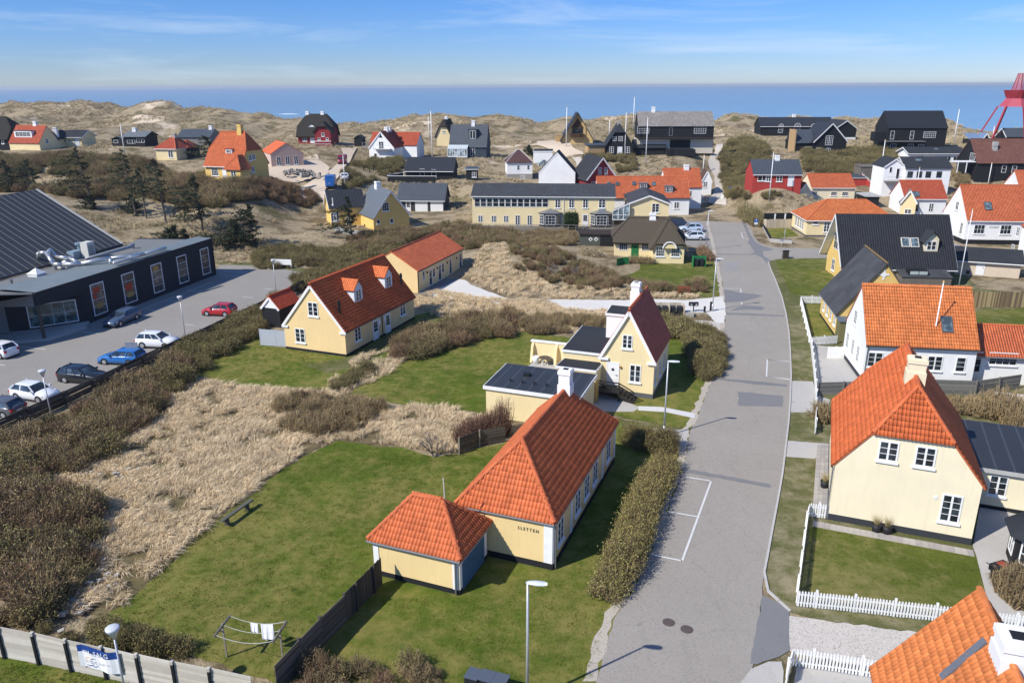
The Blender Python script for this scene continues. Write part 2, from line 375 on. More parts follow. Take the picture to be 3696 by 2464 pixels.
class House:
    def __init__(s, name, label, A, yaw, W, D, hw, wall, cat='house', group=None):
        s.A = Vector(A); s.yaw = yaw; s.W = W; s.D = D; s.hw = hw; s.wm = wall
        s.root = thing(name, label, cat, s.A, yaw, group); s.M = Matrix.Translation(s.A) @ Matrix.Rotation(yaw, 4, 'Z')
    def part(s, name, mb, mat, parent=None, smooth=False): return mb.build(name, mat, parent or s.root, smooth)
    def face(s, f, k, z, d=0.0):
        W, D = s.W, s.D
        return {'f': ((k, -d, z), 0), 'b': ((W - k, D + d, z), math.pi), 'l': ((-d, D - k, z), -math.pi / 2), 'r': ((W + d, k, z), math.pi / 2)}[f]
    def win(s, f, k, z, w=1.0, h=1.2, nx=2, ny=3, **kw):      # k: centre along the face
        loc, rz = s.face(f, k - w / 2, z, .002); return window(s.root, loc, rz, w, h, nx, ny, **kw)
    def door(s, f, k, w, h, mat, z=.1, **kw):
        loc, rz = s.face(f, k - w / 2, z, .002); return door(s.root, loc, rz, w, h, mat, **kw)
    def plinth(s, h, mat=None, out=.02):
        s.part('plinth', MB().box(-out, -out, -1.2, s.W + out, s.D + out, h), mat or BLACKP)
    def roof(s, mat, rh, ridge='x', e0=('g',), e1=('g',), oh=.3, og=.12, th=.10, soff=None, walltop=None, tiles=None, ridgecap=None, verge=None, gutter=None, gw=.09, name='roof'):
        """canonical frame: ridge along X; ends e0 (x=0), e1 (x=L): ('g',) or ('h', run, t)"""
        W, D, hw = s.W, s.D, s.hw
        if ridge == 'x': L_, S = W, D; m = lambda p: Vector((p[0], p[1], p[2]))
        else: L_, S = D, W; m = lambda p: Vector((W - p[1], p[0], p[2]))
        s.m = m; s.L = L_; s.S = S; s.rh = rh; s.crz = 0 if ridge == 'x' else math.pi / 2
        k = rh / (S / 2); s.k = k; H = hw + rh
        ends = []
        for e in (e0, e1): ends.append((1.0, 0.0) if e[0] == 'g' else (e[2] if len(e) > 2 else 0.0, e[1]))
        (t0, r0), (t1, r1) = ends
        b = MB(); zb = -3.6
        def endpoly(x, t):
            yt, zt = t * S / 2, hw + t * rh
            if t >= .999: return [(x, 0, zb), (x, S, zb), (x, S, hw), (x, S / 2, H), (x, 0, hw)]
            if t <= .001: return [(x, 0, zb), (x, S, zb), (x, S, hw), (x, 0, hw)]
            return [(x, 0, zb), (x, S, zb), (x, S, hw), (x, S - yt, zt), (x, yt, zt), (x, 0, hw)]
        b.poly([m(p) for p in reversed(endpoly(0, t0))]); b.poly([m(p) for p in endpoly(L_, t1)])
        b.poly([m(p) for p in ((0, 0, zb), (L_, 0, zb), (L_, 0, hw), (0, 0, hw))]); b.poly([m(p) for p in ((L_, S, zb), (0, S, zb), (0, S, hw), (L_, S, hw))])
        s.part('wall', b, s.wm)
        def xe(t, r, sgn, x):       # overhang positions at the ends
            return (x + sgn * (og if t > .001 else oh * r / (S / 2)))
        x0, x1 = xe(t0, r0, -1, 0), xe(t1, r1, 1, L_)
        ze = hw - oh * k; rp0 = (r0 if t0 < .999 else x0, S / 2, H); rp1 = (L_ - r1 if t1 < .999 else x1, S / 2, H)
        planes = []
        fr = [(x0, -oh, ze), (x1, -oh, ze)]
        if .001 < t1 < .999: fr.append((x1, t1 * S / 2, hw + t1 * rh))
        fr += [rp1, rp0]
        if .001 < t0 < .999: fr.append((x0, t0 * S / 2, hw + t0 * rh))
        planes.append(fr); planes.append([(p[0], S - p[1], p[2]) for p in reversed(fr)])
        planes[1] = planes[1][-1:] + planes[1][:-1] if False else planes[1]
        for (t, x, rp, sg) in ((t0, x0, rp0, 0), (t1, x1, rp1, 1)):
            if t >= .999: continue
            ya, za = (-oh, ze) if t <= .001 else (t * S / 2, hw + t * rh)
            q = [(x, S - ya, za), (x, ya, za), rp] if sg == 0 else [(x, ya, za), (x, S - ya, za), rp]
            planes.append(q)
        rb = MB(); s.planes = []
        for q in planes:
            q = [m(p) for p in q]; low = min(p.z for p in q); ei = [i for i in range(len(q)) if abs(q[i].z - low) < 1e-4]
            a = None
            for i in range(len(q)):
                j = (i + 1) % len(q)
                if abs(q[i].z - low) < 1e-4 and abs(q[j].z - low) < 1e-4: a = i; break
            q = q[a:] + q[:a]; ex = (q[1] - q[0]).normalized(); nn = Vector((0, 0, 0))
            for i in range(1, len(q) - 1): nn += (q[i] - q[0]).cross(q[i + 1] - q[0])
            nn.normalize()
            if nn.z < 0: q = [q[1], q[0]] + q[:1:-1]; ex = (q[1] - q[0]).normalized(); nn = -nn
            es = nn.cross(ex); up = nn * th
            uv = [((p - q[0]).dot(ex), (p - q[0]).dot(es)) for p in q]
            n = len(rb.v); kk = len(q); rb.v += [tuple(p) for p in q] + [tuple(p + up) for p in q]
            rb.f.append(tuple(range(n + kk - 1, n - 1, -1))); rb.f.append(tuple(range(n + kk, n + 2 * kk))); rb.uv[len(rb.f) - 1] = uv
            for i in range(kk): j = (i + 1) % kk; rb.f.append((n + i, n + j, n + kk + j, n + kk + i)); rb.uv[len(rb.f) - 1] = [uv[i], uv[j], uv[j], uv[i]]
            s.planes.append((q[0] + up, ex, es, nn, uv))
        s.roofo = s.part(name, rb, mat)
        if ridgecap:
            lines = [(rp0, rp1)]
            for (t, x, rp) in ((t0, x0, rp0), (t1, x1, rp1)):
                if t < .999:
                    ya, za = (-oh, ze) if t <= .001 else (t * S / 2, hw + t * rh)
                    lines += [((x, ya, za), rp), ((x, S - ya, za), rp)]
            up = Vector((0, 0, th * math.sqrt(1 + k * k) + .015)); me = None; lm = .40; src = []
            for a, c in lines:
                a, c = m(a) + up, m(c) + up; d = c - a; nseg = max(1, round(d.length / lm)); src += [(a + d * (i / nseg), a + d * ((i + 1) / nseg)) for i in range(nseg)]
            if tiles:
                cm = MB()
                vv = []
                for y, r in ((-.02, .135), (lm + .02, .115)):
                    vv.append([(r * math.cos(math.pi * q / 4), y, r * .75 * math.sin(math.pi * q / 4)) for q in range(5)])
                for i in range(4): cm.poly([vv[0][i], vv[1][i], vv[1][i + 1], vv[0][i + 1]])
                cm.poly(vv[0]); me = cm.mesh('ridge_tile', ridgecap)
                for a, c in src:
                    d = c - a; o = put('ridge_tile', me, s.roofo); o.location = a; o.rotation_euler = d.to_track_quat('Y', 'Z').to_euler(); o.scale = (1, d.length / lm, 1)
            else:
                cm = MB()
                for a, c in lines: cm.tube(m(a) + up - Vector((0, 0, .02)), m(c) + up - Vector((0, 0, .02)), .10, .10, 6)
                s.part('ridge_cap', cm, ridgecap, s.roofo)
        if verge:
            for (t, x, sg) in ((t0, 0, -1), (t1, L_, 1)):
                if t < .999: continue
                for ysg in (0, 1):
                    a = Vector((x + sg * (og * .5 + .02), 0 - oh * .6, hw - oh * .6 * k)); c = Vector((x + sg * (og * .5 + .02), S / 2, H))
                    if ysg: a.y = S - a.y
                    off = Vector((0, 0, -.10))
                    s.part('verge_board', MB().bar(m(a + off), m(c + off), og + .05, .24), verge)
        if gutter:
            for y in (-oh - .05, S + oh + .05): s.part('gutter', MB().tube(m((x0, y, ze - .02)), m((x1, y, ze - .02)), .07, .07, 8), gutter)
            for (t, x, sg) in ((t0, x0, -1), (t1, x1, 1)):
                if t <= .001: s.part('gutter', MB().tube(m((x + sg * .05, -oh, ze - .02)), m((x + sg * .05, S + oh, ze - .02)), .07, .07, 8), gutter)
        if tiles: s.tile(tiles)
        return s
    def tile(s, mat, tw=.215, tl=.335, maxobj=300):
        """real pantiles on the planes that face the viewer's side; the 300 nearest are single objects"""
        Vt, Ft = _pantile(tw, tl); pl = []; Mi = s.M; cp = cam.location
        for (o, ex, es, nn, uv) in s.planes:
            wo_ = Mi @ o; wnn = Mi.to_3x3() @ nn
            if (cp - wo_).normalized().dot(wnn) < -.02: continue
            um = max(p[0] for p in uv); un = min(p[0] for p in uv); vm = max(p[1] for p in uv)
            nc = int((um - un) / tw) + 1; tw2 = (um - un) / nc
            for j in range(int(vm / tl) + 1):
                for i in range(nc):
                    cu, cv = un + (i + .5) * tw2, min((j + .5) * tl, vm - .05)
                    if pt_in(uv, cu, cv) or pt_in(uv, cu + tw2 * .3, cv) or pt_in(uv, cu - tw2 * .3, cv):
                        p = o + ex * (un + i * tw2) + es * (j * tl); pl.append((((Mi @ p) - cp).length, p, ex, es, nn))
        pl.sort(key=lambda q: q[0]); me = np_mesh('roof_tile', Vt, Ft, mat)
        for q in me.polygons: q.use_smooth = True
        for d, p, ex, es, nn in pl[:maxobj]:
            t = put('roof_tile', me, s.roofo); t.matrix_local = Matrix(((ex.x, es.x, nn.x, p.x), (ex.y, es.y, nn.y, p.y), (ex.z, es.z, nn.z, p.z + random.uniform(0, .006)), (0, 0, 0, 1)))
        rest = pl[maxobj:]
        if rest:
            V = np.concatenate([np.array(p)[None] + Vt @ np.array([ex, es, nn]) + np.array([0, 0, random.uniform(0, .008)]) for d, p, ex, es, nn in rest])
            F = np.concatenate([Ft + 21 * i for i in range(len(rest))])
            o = put('roof_tiles', np_mesh('roof_tiles', V, F, mat), s.roofo, True); tag(o, kind='stuff')
    def rz_(s, y): return s.hw + s.k * (y if y <= s.S / 2 else s.S - y)
    def chimney(s, x, y, w, d, top, mat, cap=None, name='chimney', steps=True):
        zt = s.hw + s.rh + top; z0 = s.rz_(y) - .6; b = MB()
        def bx(x0, y0, z0, x1, y1, z1):
            p, q = s.m((x0, y0, z0)), s.m((x1, y1, z1)); b.box(min(p.x, q.x), min(p.y, q.y), z0, max(p.x, q.x), max(p.y, q.y), z1)
        bx(x - w / 2, y - d / 2, z0, x + w / 2, y + d / 2, zt)
        if steps:
            bx(x - w / 2 - .06, y - d / 2 - .06, z0, x + w / 2 + .06, y + d / 2 + .06, s.hw + s.rh + top * .32)
            bx(x - w / 2 - .06, y - d / 2 - .06, zt - .3, x + w / 2 + .06, y + d / 2 + .06, zt - .06)
        o = s.part(name, b, mat)
        f = MB(); p = s.m((x, y, zt)); f.box(p.x - w * .22, p.y - d * .22, zt - .05, p.x + w * .22, p.y + d * .22, zt + .02); s.part('flue', f, BLACKP, o)
        return o
    def pipe(s, x, y, r, h, mat):
        z = s.rz_(y); b = MB().tube(s.m((x, y, z - .2)), s.m((x, y, z + h)), r, r, 10).tube(s.m((x, y, z + h - .35)), s.m((x, y, z + h - .25)), r * 1.35, r * 1.35, 10)
        b.bar(s.m((x, y - .45, s.rz_(y - .45) + .12)), s.m((x, y + .35, s.rz_(y + .35) + .12)), .62, .03)
        return s.part('stove_pipe', b, mat)
    def skylight(s, x, sl, w, h, mat=None, back=False, gl=None):
        th = math.sqrt(1 + s.k * s.k); b = MB(); g = MB(); fr = .09
        def pt(u, v, n):
            y = v / th; zz = s.hw + y * s.k
            p = Vector((u, y, zz)) + Vector((0, -s.k, 1)).normalized() * n
            if back: p.y = s.S - p.y
            return s.m(p)
        def bx(mb, u0, v0, u1, v1, n0, n1):
            q = [pt(u0, v0, n0), pt(u1, v0, n0), pt(u1, v1, n0), pt(u0, v1, n0)]; q2 = [pt(u0, v0, n1), pt(u1, v0, n1), pt(u1, v1, n1), pt(u0, v1, n1)]
            n = len(mb.v); mb.v += [tuple(a) for a in q + q2]
            mb.f += [tuple(n + i for i in w_) for w_ in ((3, 2, 1, 0), (4, 5, 6, 7), (0, 1, 5, 4), (1, 2, 6, 5), (2, 3, 7, 6), (3, 0, 4, 7))]
        n0, n1 = .0, .26
        bx(b, x, sl, x + fr, sl + h, n0, n1); bx(b, x + w - fr, sl, x + w, sl + h, n0, n1); bx(b, x + fr, sl, x + w - fr, sl + fr, n0, n1); bx(b, x + fr, sl + h - fr, x + w - fr, sl + h, n0, n1)
        bx(g, x + fr, sl + fr, x + w - fr, sl + h - fr, n0, n1 - .03)
        o = s.part('skylight', b, mat or plain('skylight_frame', (.10, .11, .12), .4)); s.part('pane', g, gl or glass('roof_glass', (.05, .07, .08)), o); return o
    def dormer(s, x, yf, w, hwl, rh, wallm, roofm, winspec=None, tiles=None, ridgecap=None, oh=.14, near=False, flat=False):
        """gabled dormer on the front slope, front wall at distance yf from the eave wall"""
        m = s.m; z0 = s.rz_(yf); zt = z0 + hwl; b = MB(); yb = min(s.S / 2, (zt - s.hw) / s.k); zr = zt + rh; yr = min(s.S / 2, (zr - s.hw) / s.k)
        x0, x1, xc = x - w / 2, x + w / 2, x
        if flat: zr = zt + .02; yr = yb
        b.poly([m(p) for p in ((x0, yf, z0 - .1), (x1, yf, z0 - .1), (x1, yf, zt), (xc, yf, zr), (x0, yf, zt))])
        b.poly([m(p) for p in ((x0, yb, zt), (x0, yf, z0 - .1), (x0, yf, zt))]); b.poly([m(p) for p in ((x1, yf, z0 - .1), (x1, yb, zt), (x1, yf, zt))])
        o = s.part('dormer', b, wallm); rb = MB(); kk = (zr - zt) / (w / 2); th = .09
        for sg in (-1, 1):
            xe = xc + sg * (w / 2 + oh); ze = zt - oh * kk
            q = [m(p) for p in ((xe, yf - oh, ze), (xc, yf - oh, zr), (xc, yr, zr), (xe, max(yf, (ze - s.hw) / s.k), ze))]
            nn = (q[1] - q[0]).cross(q[2] - q[0]).normalized(); nn = nn if nn.z > 0 else -nn
            e = (q[3] - q[0]).normalized(); es = (q[1] - q[0]).normalized(); uv = [((p - q[0]).dot(e), (p - q[0]).dot(es)) for p in q]
            n = len(rb.v); rb.v += [tuple(p) for p in q] + [tuple(p + nn * th) for p in q]
            rb.f.append((n, n + 1, n + 2, n + 3)); rb.f.append((n + 4, n + 5, n + 6, n + 7)); rb.uv[len(rb.f) - 1] = uv
            for i in range(4): j = (i + 1) % 4; rb.f.append((n + i, n + j, n + 4 + j, n + 4 + i))
        s.part('dormer_roof', rb, roofm, o)
        if winspec:
            ww, hh, nx, ny = winspec; p = m((x - ww / 2, yf - .004, z0 + (hwl - hh) * .55 + .02)); window(s.root, p, s.crz, ww, hh, nx, ny, sill=False, near=near)
        return o
    def downpipe(s, x, y, h=None, mat=None):
        b = MB().tube((x, y, .1), (x, y, (h or s.hw) - .1), .045, .045, 8); return s.part('downpipe', b, mat or GREYM)
def flat_roof(h, mat, th=.22, over=.12, trim=None, slope=0.0):
    """low-slope felt roof with a fascia; h is a House without roof()"""
    W, D, hw = h.W, h.D, h.hw; b = MB().box(0, 0, -1.2, W, D, hw); h.part('wall', b, h.wm)
    q = [(-over, -over, hw + .004), (W + over, -over, hw + .004), (W + over, D + over, hw + .004 + slope), (-over, D + over, hw + .004 + slope)]
    if trim: h.part('fascia', MB().prism(q, (0, 0, th)), trim)
    i = .07 if trim else 0
    q2 = [(-over + i, -over + i, hw + (th if trim else 0)), (W + over - i, -over + i, hw + (th if trim else 0)), (W + over - i, D + over - i, hw + slope + (th if trim else 0)), (-over + i, D + over - i, hw + slope + (th if trim else 0))]
    r = MB().prism(q2, (0, 0, .03 if trim else th)); n = len(r.f) - 5; r.uv[1] = [(p[0], p[1]) for p in q2]
    h.roofo = h.part('roof', r, mat); h.k = 0; h.rh = th; h.m = lambda p: Vector(p); h.S = D; h.L = W; h.crz = 0
    return h
SEA_Z = -6.0
CP = []
def cp(q, z): p = G(q, z); CP.append((p.x, p.y, z))
SITE_DATA = [(79.9,129.1,0.0,5.2),(-134.0,210.3,9.5,4.5),(-120.4,202.3,10.0,4.6),(-118.4,216.7,10.0,4.0),(-120.4,211.3,10.0,3.5),(-100.0,214.9,10.0,3.5),(-105.4,215.3,10.0,2.0),(-79.3,186.8,9.0,3.8),(-77.5,189.6,9.0,2.5),(-85.6,218.7,10.0,4.6),(-56.3,161.4,7.6,4.4),(-53.2,153.0,7.6,1.6),(-53.4,184.4,7.8,5.5),(-54.0,223.3,10.0,4.6),(-50.4,214.7,10.0,2.2),(-42.3,222.4,9.2,1.8),(-32.2,206.6,7.0,4.5),(-30.4,211.5,7.0,6.5),(-19.2,236.5,8.4,5.0),(-10.9,210.3,7.4,4.9),(-18.6,184.2,4.4,5.4),(-8.9,178.4,4.8,1.5),(-18.4,163.3,0.2,4.8),(-24.1,144.0,0.2,4.5),(-31.9,145.9,0.4,3.0),(6.1,146.9,0.0,13.1),(25.2,144.9,0.0,5.5),(14.0,125.7,0.0,2.7),(1.8,188.4,4.0,3.2),(10.6,179.1,3.2,4.1),(8.5,209.5,5.5,3.0),(18.6,175.9,3.6,4.5),(26.7,159.9,0.3,9.2),(36.5,168.7,0.4,4.2),(44.8,180.7,0.8,2.5),(27.6,204.6,8.0,4.8),(35.4,204.4,8.0,3.9),(21.4,202.5,8.2,2.1),(42.0,206.3,9.6,9.5),(18.6,226.8,9.6,4.5),(15.0,227.0,9.6,2.3),(91.5,258.9,9.3,11.4),(100.4,244.2,9.3,4.5),(82.5,209.9,8.5,4.5),(76.3,209.8,8.5,3.5),(109.8,219.2,8.2,7.7),(108.6,204.4,6.0,6.8),(87.8,168.3,3.0,4.5),(81.3,169.1,3.0,3.2),(111.2,179.9,6.0,6.8),(134.4,226.3,8.5,2.0),(131.9,227.1,8.5,2.0),(146.1,230.9,8.5,3.6),(54.3,162.5,5.2,4.8),(69.3,171.0,1.0,4.6),(60.2,165.1,0.6,4.0),(58.7,136.2,0.0,7.5),(82.0,156.4,0.6,4.0),(79.7,155.7,0.4,3.5),(80.4,181.9,2.4,2.0),(74.3,161.5,0.8,2.5),(84.6,184.5,4.2,3.2),(110.4,168.0,1.0,4.0)]      # x, y, ground height, half size of what stands there
for x, y, z, r in SITE_DATA:
    for dx, dy in ((0, 0), (r, 0), (-r, 0), (0, r), (0, -r)): CP.append((x + dx, y + dy * .8, z))
for x in range(-150, 121, 18):
    for y in range(0, 119, 17):
        if not (x < -60 and y > 90): CP.append((x, y, 0.0))
for q, z in ((a1(1700, 800), 6.0), (a2(670, 870), 5.6), (a2(780, 655), 7.4), (a2(850, 520), 8.4), (a2(400, 870), 5.0), (a2(150, 850), 6), (a2(1500, 560), 6.4), (a3(1400, 1000), .3), (a3(1840, 1000), .3), (a3(1960, 1000), .3), (a3(1900, 850), 1.4), (a3(1880, 700), 3.4), (a3(1850, 600), 5.2), (a3(1920, 470), 8.6), (a3(1560, 600), 7.0), (a3(1700, 520), 8.6),
             (a3(2050, 900), 2.4), (a3(2150, 900), 3.0), (a4(500, 900), 6.0), (a4(700, 900), 5.6), (a4(900, 850), 6.4), (a4(120, 700), 10.0), (a4(-100, 760), 9.0), (a4(900, 600), 9.5), (a4(1800, 1100), 2.0), (a4(2000, 1060), 3.0), (a4(1000, 1200), 1.4), (a4(2200, 1250), .6),
             (a1(300, 700), 5.5), (a1(100, 900), 3.5), (a1(700, 900), 3.5), (a1(1200, 1000), 2.5), (a1(1500, 1200), 1.2), (a1(1900, 1100), 1.4), (a1(1350, 800), 5.5), (a1(2200, 1000), 2.4), (a2(300, 1000), 1.6), (a2(500, 1150), .6)):
    cp(q, z)
CREST = [(-60, 252), (0, 250), (40, 244), (90, 238), (140, 247), (180, 237), (240, 240), (300, 252), (345, 244), (375, 240), (420, 254), (470, 246), (500, 255), (550, 264), (610, 275), (660, 283), (700, 272), (800, 276), (880, 278), (960, 268),
         (1010, 265), (1060, 276), (1130, 268), (1200, 274), (1300, 269), (1400, 271), (1460, 268), (1560, 272), (1640, 284), (1700, 266), (1760, 272), (1860, 272), (1950, 276), (2000, 284), (2180, 283), (2240, 288), (2352, 286), (2450, 284)]
for x, y in CREST:
    Y = 335 - 45 * min(1, max(0, (x - 300) / 500)); p = col_at(P(x, y + 1), Y); CP.append(tuple(p))
    CP.append((p.x * 1.09, Y * 1.10, 2)); CP.append((p.x * 1.16, Y * 1.2, -6)); CP.append((p.x * 1.3, Y * 1.45, -9)); CP.append((p.x * .88, Y * .90, p.z - 3.2))
CPA = np.array(CP)
def Hn(x, y):
    x = np.asarray(x, float); y = np.asarray(y, float); sh = x.shape; x = x.ravel(); y = y.ravel(); out = np.zeros(len(x))
    for i in range(0, len(x), 20000):
        s = slice(i, i + 20000); d = ((x[s, None] - CPA[None, :, 0]) ** 2 + (y[s, None] - CPA[None, :, 1]) ** 2 + 20.0) ** -1.8; out[s] = (d @ CPA[:, 2]) / d.sum(1)
    y0 = 104.0 + 16 * np.clip((x + 62) / 26, 0, 1) + 28 * np.clip((x + 14) / 12, 0, 1) + 20 * np.exp(-((x - 37) / 9) ** 2); t = np.clip((y - y0) / (26 - 13 * np.clip((x + 14) / 12, 0, 1)), 0, 1); m = t * t * (3 - 2 * t)
    out = out * m
    calm = np.ones(len(x))
    for px, py, pz, pr in SITE_DATA: calm *= 1 - np.exp(-(((x - px) ** 2 + (y - py) ** 2) / (pr + 9) ** 2))
    w = np.clip((y - 150) / 80, 0, 1) * calm * np.clip((430 - y) / 80, 0, 1)
    n1 = fbm(x + 400, y * .8 + 100, 34, 4, 3) - .5; n2 = np.abs(fbm(x + 900, y * .7, 19, 3, 9) - .5)
    w2 = .35 + .65 * np.clip((y - 225) / 40, 0, 1); out = out + w * w2 * (n1 * 8.5 - n2 * 6.0 + .75)
    for (cx, cy, a, rx, ry) in MOUNDS: out = out + a * np.exp(-((x - cx) / rx) ** 2 - ((y - cy) / ry) ** 2)
    return out.reshape(sh)
MOUNDS = []
def mound(q, a, rx, ry): p = G(q, 0); MOUNDS.append((p.x, p.y, a, rx, ry))
MOUNDS.append((54, 157, 1.5, 11, 5)); mound(b3(150, 250), 1.7, 8, 5); mound(b2(1930, 170), 1.5, 4.5, 4.5); mound(a2(560, 1330), .9, 4, 2.5); mound(b3(350, 150), 1.2, 7, 5)
def H(x, y): return float(Hn(np.array([x]), np.array([y]))[0])
def T(q, z0=0.0):                        # pixel -> terrain: first crossing of the ray
    d = ray(q); Y = np.linspace(15, 420, 1200); t = Y / d.y; X = d.x * t; Z = CAM_H + d.z * t; h = Hn(X, Y); k = np.argmax(Z < h)
    if Z[k] >= h[k]: k = len(Y) - 1
    return Vector((X[k], Y[k], h[k]))
def ground_material():
    t = NT('dune_grass_ground', .95, .1); w = t.coord('World'); sp = t.n('ShaderNodeSeparateXYZ'); t.l(w, sp.inputs[0])
    big = t.noise(w, .035, 5, .6); mid = t.noise(w, .22, 6, .68); fine = t.noise(w, 1.6, 5, .7); st = t.noise(w, 3.2, 4, .75, (1, .6, 1))
    straw = t.mix(fine, (.26, .205, .125), (.52, .42, .28)); straw = t.mix(t.ramp(st, (.35, (0, 0, 0)), (.62, (.6, .6, .6))), straw, (.19, .15, .09))
    scrub = t.mix(fine, (.08, .062, .035), (.22, .165, .095)); green = t.mix(fine, (.05, .055, .02), (.16, .15, .06))
    col = t.mix(t.ramp(mid, (.46, (0, 0, 0)), (.60, (1, 1, 1))), straw, scrub)
    col = t.mix(t.ramp(t.noise(w, .11, 5, .65), (.56, (0, 0, 0)), (.68, (.8, .8, .8))), col, green)
    sand = t.ramp(t.noise(w, .05, 4, .6), (.60, (0, 0, 0)), (.66, (1, 1, 1)))
    far = t.n('ShaderNodeMapRange', i_1=150.0, i_2=220.0); t.l(sp.outputs[1], far.inputs[0])
    col = t.mix(t.math('MULTIPLY', sand, far.outputs[0]), col, (.60, .49, .36))
    bz = t.n('ShaderNodeMapRange', i_1=1.5, i_2=-2.0); t.l(sp.outputs[2], bz.inputs[0])
    col = t.mix(t.math('MULTIPLY', bz.outputs[0], far.outputs[0]), col, (.52, .43, .32))
    t.col(col); t.bump(t.math('ADD', mid, t.math('MULTIPLY', st, .5)), .8, .4); return t.m
ys = [3.0]
while ys[-1] < 470: ys.append(ys[-1] + max(.9, .0062 * ys[-1]))
ys = np.array(ys); NC = 380; uu = np.linspace(-1, 1, NC)
GX = uu[None, :] * (ys[:, None] * .98 + 75); GY = np.repeat(ys[:, None], NC, 1); GZ = Hn(GX, GY)
GZ = GZ - .03 * (GY < 112)
idx = np.arange(len(ys) * NC).reshape(len(ys), NC)
F = np.stack([idx[:-1, :-1], idx[:-1, 1:], idx[1:, 1:], idx[1:, :-1]], -1).reshape(-1, 4)
ground = put('ground', np_mesh('ground', np.stack([GX, GY, GZ], -1), F, ground_material()), None, True); tag(ground, kind='structure')

def sea_material():
    t = NT('sea_water', .22, .5); w = t.coord('World'); sp = t.n('ShaderNodeSeparateXYZ'); t.l(w, sp.inputs[0])
    n = t.noise(w, .02, 5, .62, (.25, 1.4, 1)); n2 = t.noise(w, .006, 4, .6, (.2, 1.2, 1)); n3 = t.noise(w, .12, 4, .7, (.5, 1.3, 1))
    near = t.n('ShaderNodeMapRange', i_1=330.0, i_2=1500.0); t.l(sp.outputs[1], near.inputs[0])
    c = t.mix(near.outputs[0], (.19, .31, .35), (.14, .225, .285)); c = t.mix(t.ramp(n2, (.4, (0, 0, 0)), (.7, (.5, .5, .5))), c, (.15, .30, .40))
    c = t.mix(t.ramp(n, (.60, (0, 0, 0)), (.70, (.55, .55, .55))), c, (.03, .10, .17))
    t.col(c); t.bump(t.math('ADD', n, t.math('MULTIPLY', n3, .5)), .55, 1.2); return t.m
sm = MB().poly([(-15000, 320, SEA_Z), (15000, 320, SEA_Z), (15000, 15000, SEA_Z), (-15000, 15000, SEA_Z)])
sea = sm.build('sea', sea_material()); tag(sea, kind='structure')
FOAM = plain('foam', (.85, .87, .88), .8)
for k, (x0, x1, y) in enumerate(((638, 690, 262.5), (635, 682, 277), (985, 1010, 263), (30, 60, 243))):
    if k > 2: continue
    a = G(P(x0, y), SEA_Z); c = G(P(x1, y), SEA_Z); b = MB(); n = 26
    top = []; bot = []; cr = []
    for i in range(n + 1):
        p = a.lerp(c, i / n); wv = (2.2 if k < 2 else .8) * abs(math.sin(math.pi * i / n)) ** .5 * (0.6 + .8 * random.random())
        top.append((p.x, p.y + wv * 2.6, SEA_Z + .02)); bot.append((p.x, p.y - wv * 1.6, SEA_Z + .02)); cr.append((p.x, p.y, SEA_Z + .02 + .5 * math.sin(math.pi * i / n)))
    for i in range(n): b.poly([bot[i], bot[i + 1], cr[i + 1], cr[i]]); b.poly([cr[i], cr[i + 1], top[i + 1], top[i]])
    o = b.build('surf', FOAM); tag(o, kind='structure')

from mathutils.geometry import tessellate_polygon
def ragged(pts, jit, step=.8, seed=1):
    out = []; n = len(pts); r = random.Random(seed)
    for i in range(n):
        a, c = pts[i], pts[(i + 1) % n]; k = max(1, int((c - a).length / step))
        for j in range(k): p = a.lerp(c, j / k); out.append(Vector((p.x + r.uniform(-jit, jit), p.y + r.uniform(-jit, jit), p.z)))
    return out
def sheet(name, qs, z, mat, jit=0.0, step=.8, parent=None, world=False):
    pts = [Vector((q[0], q[1], z)) for q in qs] if world else [G(q, z) for q in qs]
    if jit: pts = ragged(pts, jit, step, len(qs))
    b = MB(); b.v = [tuple(p) for p in pts]; b.f = [tuple(t) for t in tessellate_polygon([pts])]
    o = b.build(name, mat, parent); 
    for pl in o.data.polygons:
        if pl.normal.z < 0: pl.flip()
    if not parent: tag(o, kind='structure')
    return o
def lawn_material(name, dark, light, dry, amt=.35, shift=0.0):
    t = NT(name, .95, .08); w = t.coord('World'); n = t.noise(w, .30, 5, .62); f = t.noise(w, 5.5, 5, .75, (1, 1, 1)); f2 = t.noise(w, 26, 3, .7); p = t.noise(w, .85, 5, .7); big = t.noise(w, .09, 3, .5)
    c = t.mix(t.ramp(n, (.35, (0, 0, 0)), (.68, (1, 1, 1))), dark, light); c = t.mix(t.ramp(f, (.3, (0, 0, 0)), (.7, (.8, .8, .8))), c, sc(dark, .5))
    c = t.mix(t.ramp(f2, (.42, (0, 0, 0)), (.7, (.45, .45, .45))), c, sc(light, 1.35))
    c = t.mix(t.ramp(t.math('ADD', t.math('MULTIPLY', p, .6), t.math('MULTIPLY', big, .5)), (.54 - shift, (0, 0, 0)), (.70 - shift, (amt, amt, amt))), c, dry)
    t.col(c); t.bump(t.math('ADD', f, t.math('MULTIPLY', f2, .6)), .8, .05); return t.m
LAWN = lawn_material('lawn_grass', (.066, .104, .013), (.135, .17, .024), (.28, .225, .075), .6, .06)
LAWN_W = lawn_material('worn_lawn', (.070, .095, .015), (.145, .165, .030), (.29, .235, .10), .6, .03)
VERGE = lawn_material('verge_grass', (.095, .105, .035), (.17, .165, .065), (.36, .30, .20), .65, .0)
STRAW_G = lawn_material('dry_field_ground', (.15, .115, .06), (.24, .19, .105), (.11, .10, .04), .6, .05)
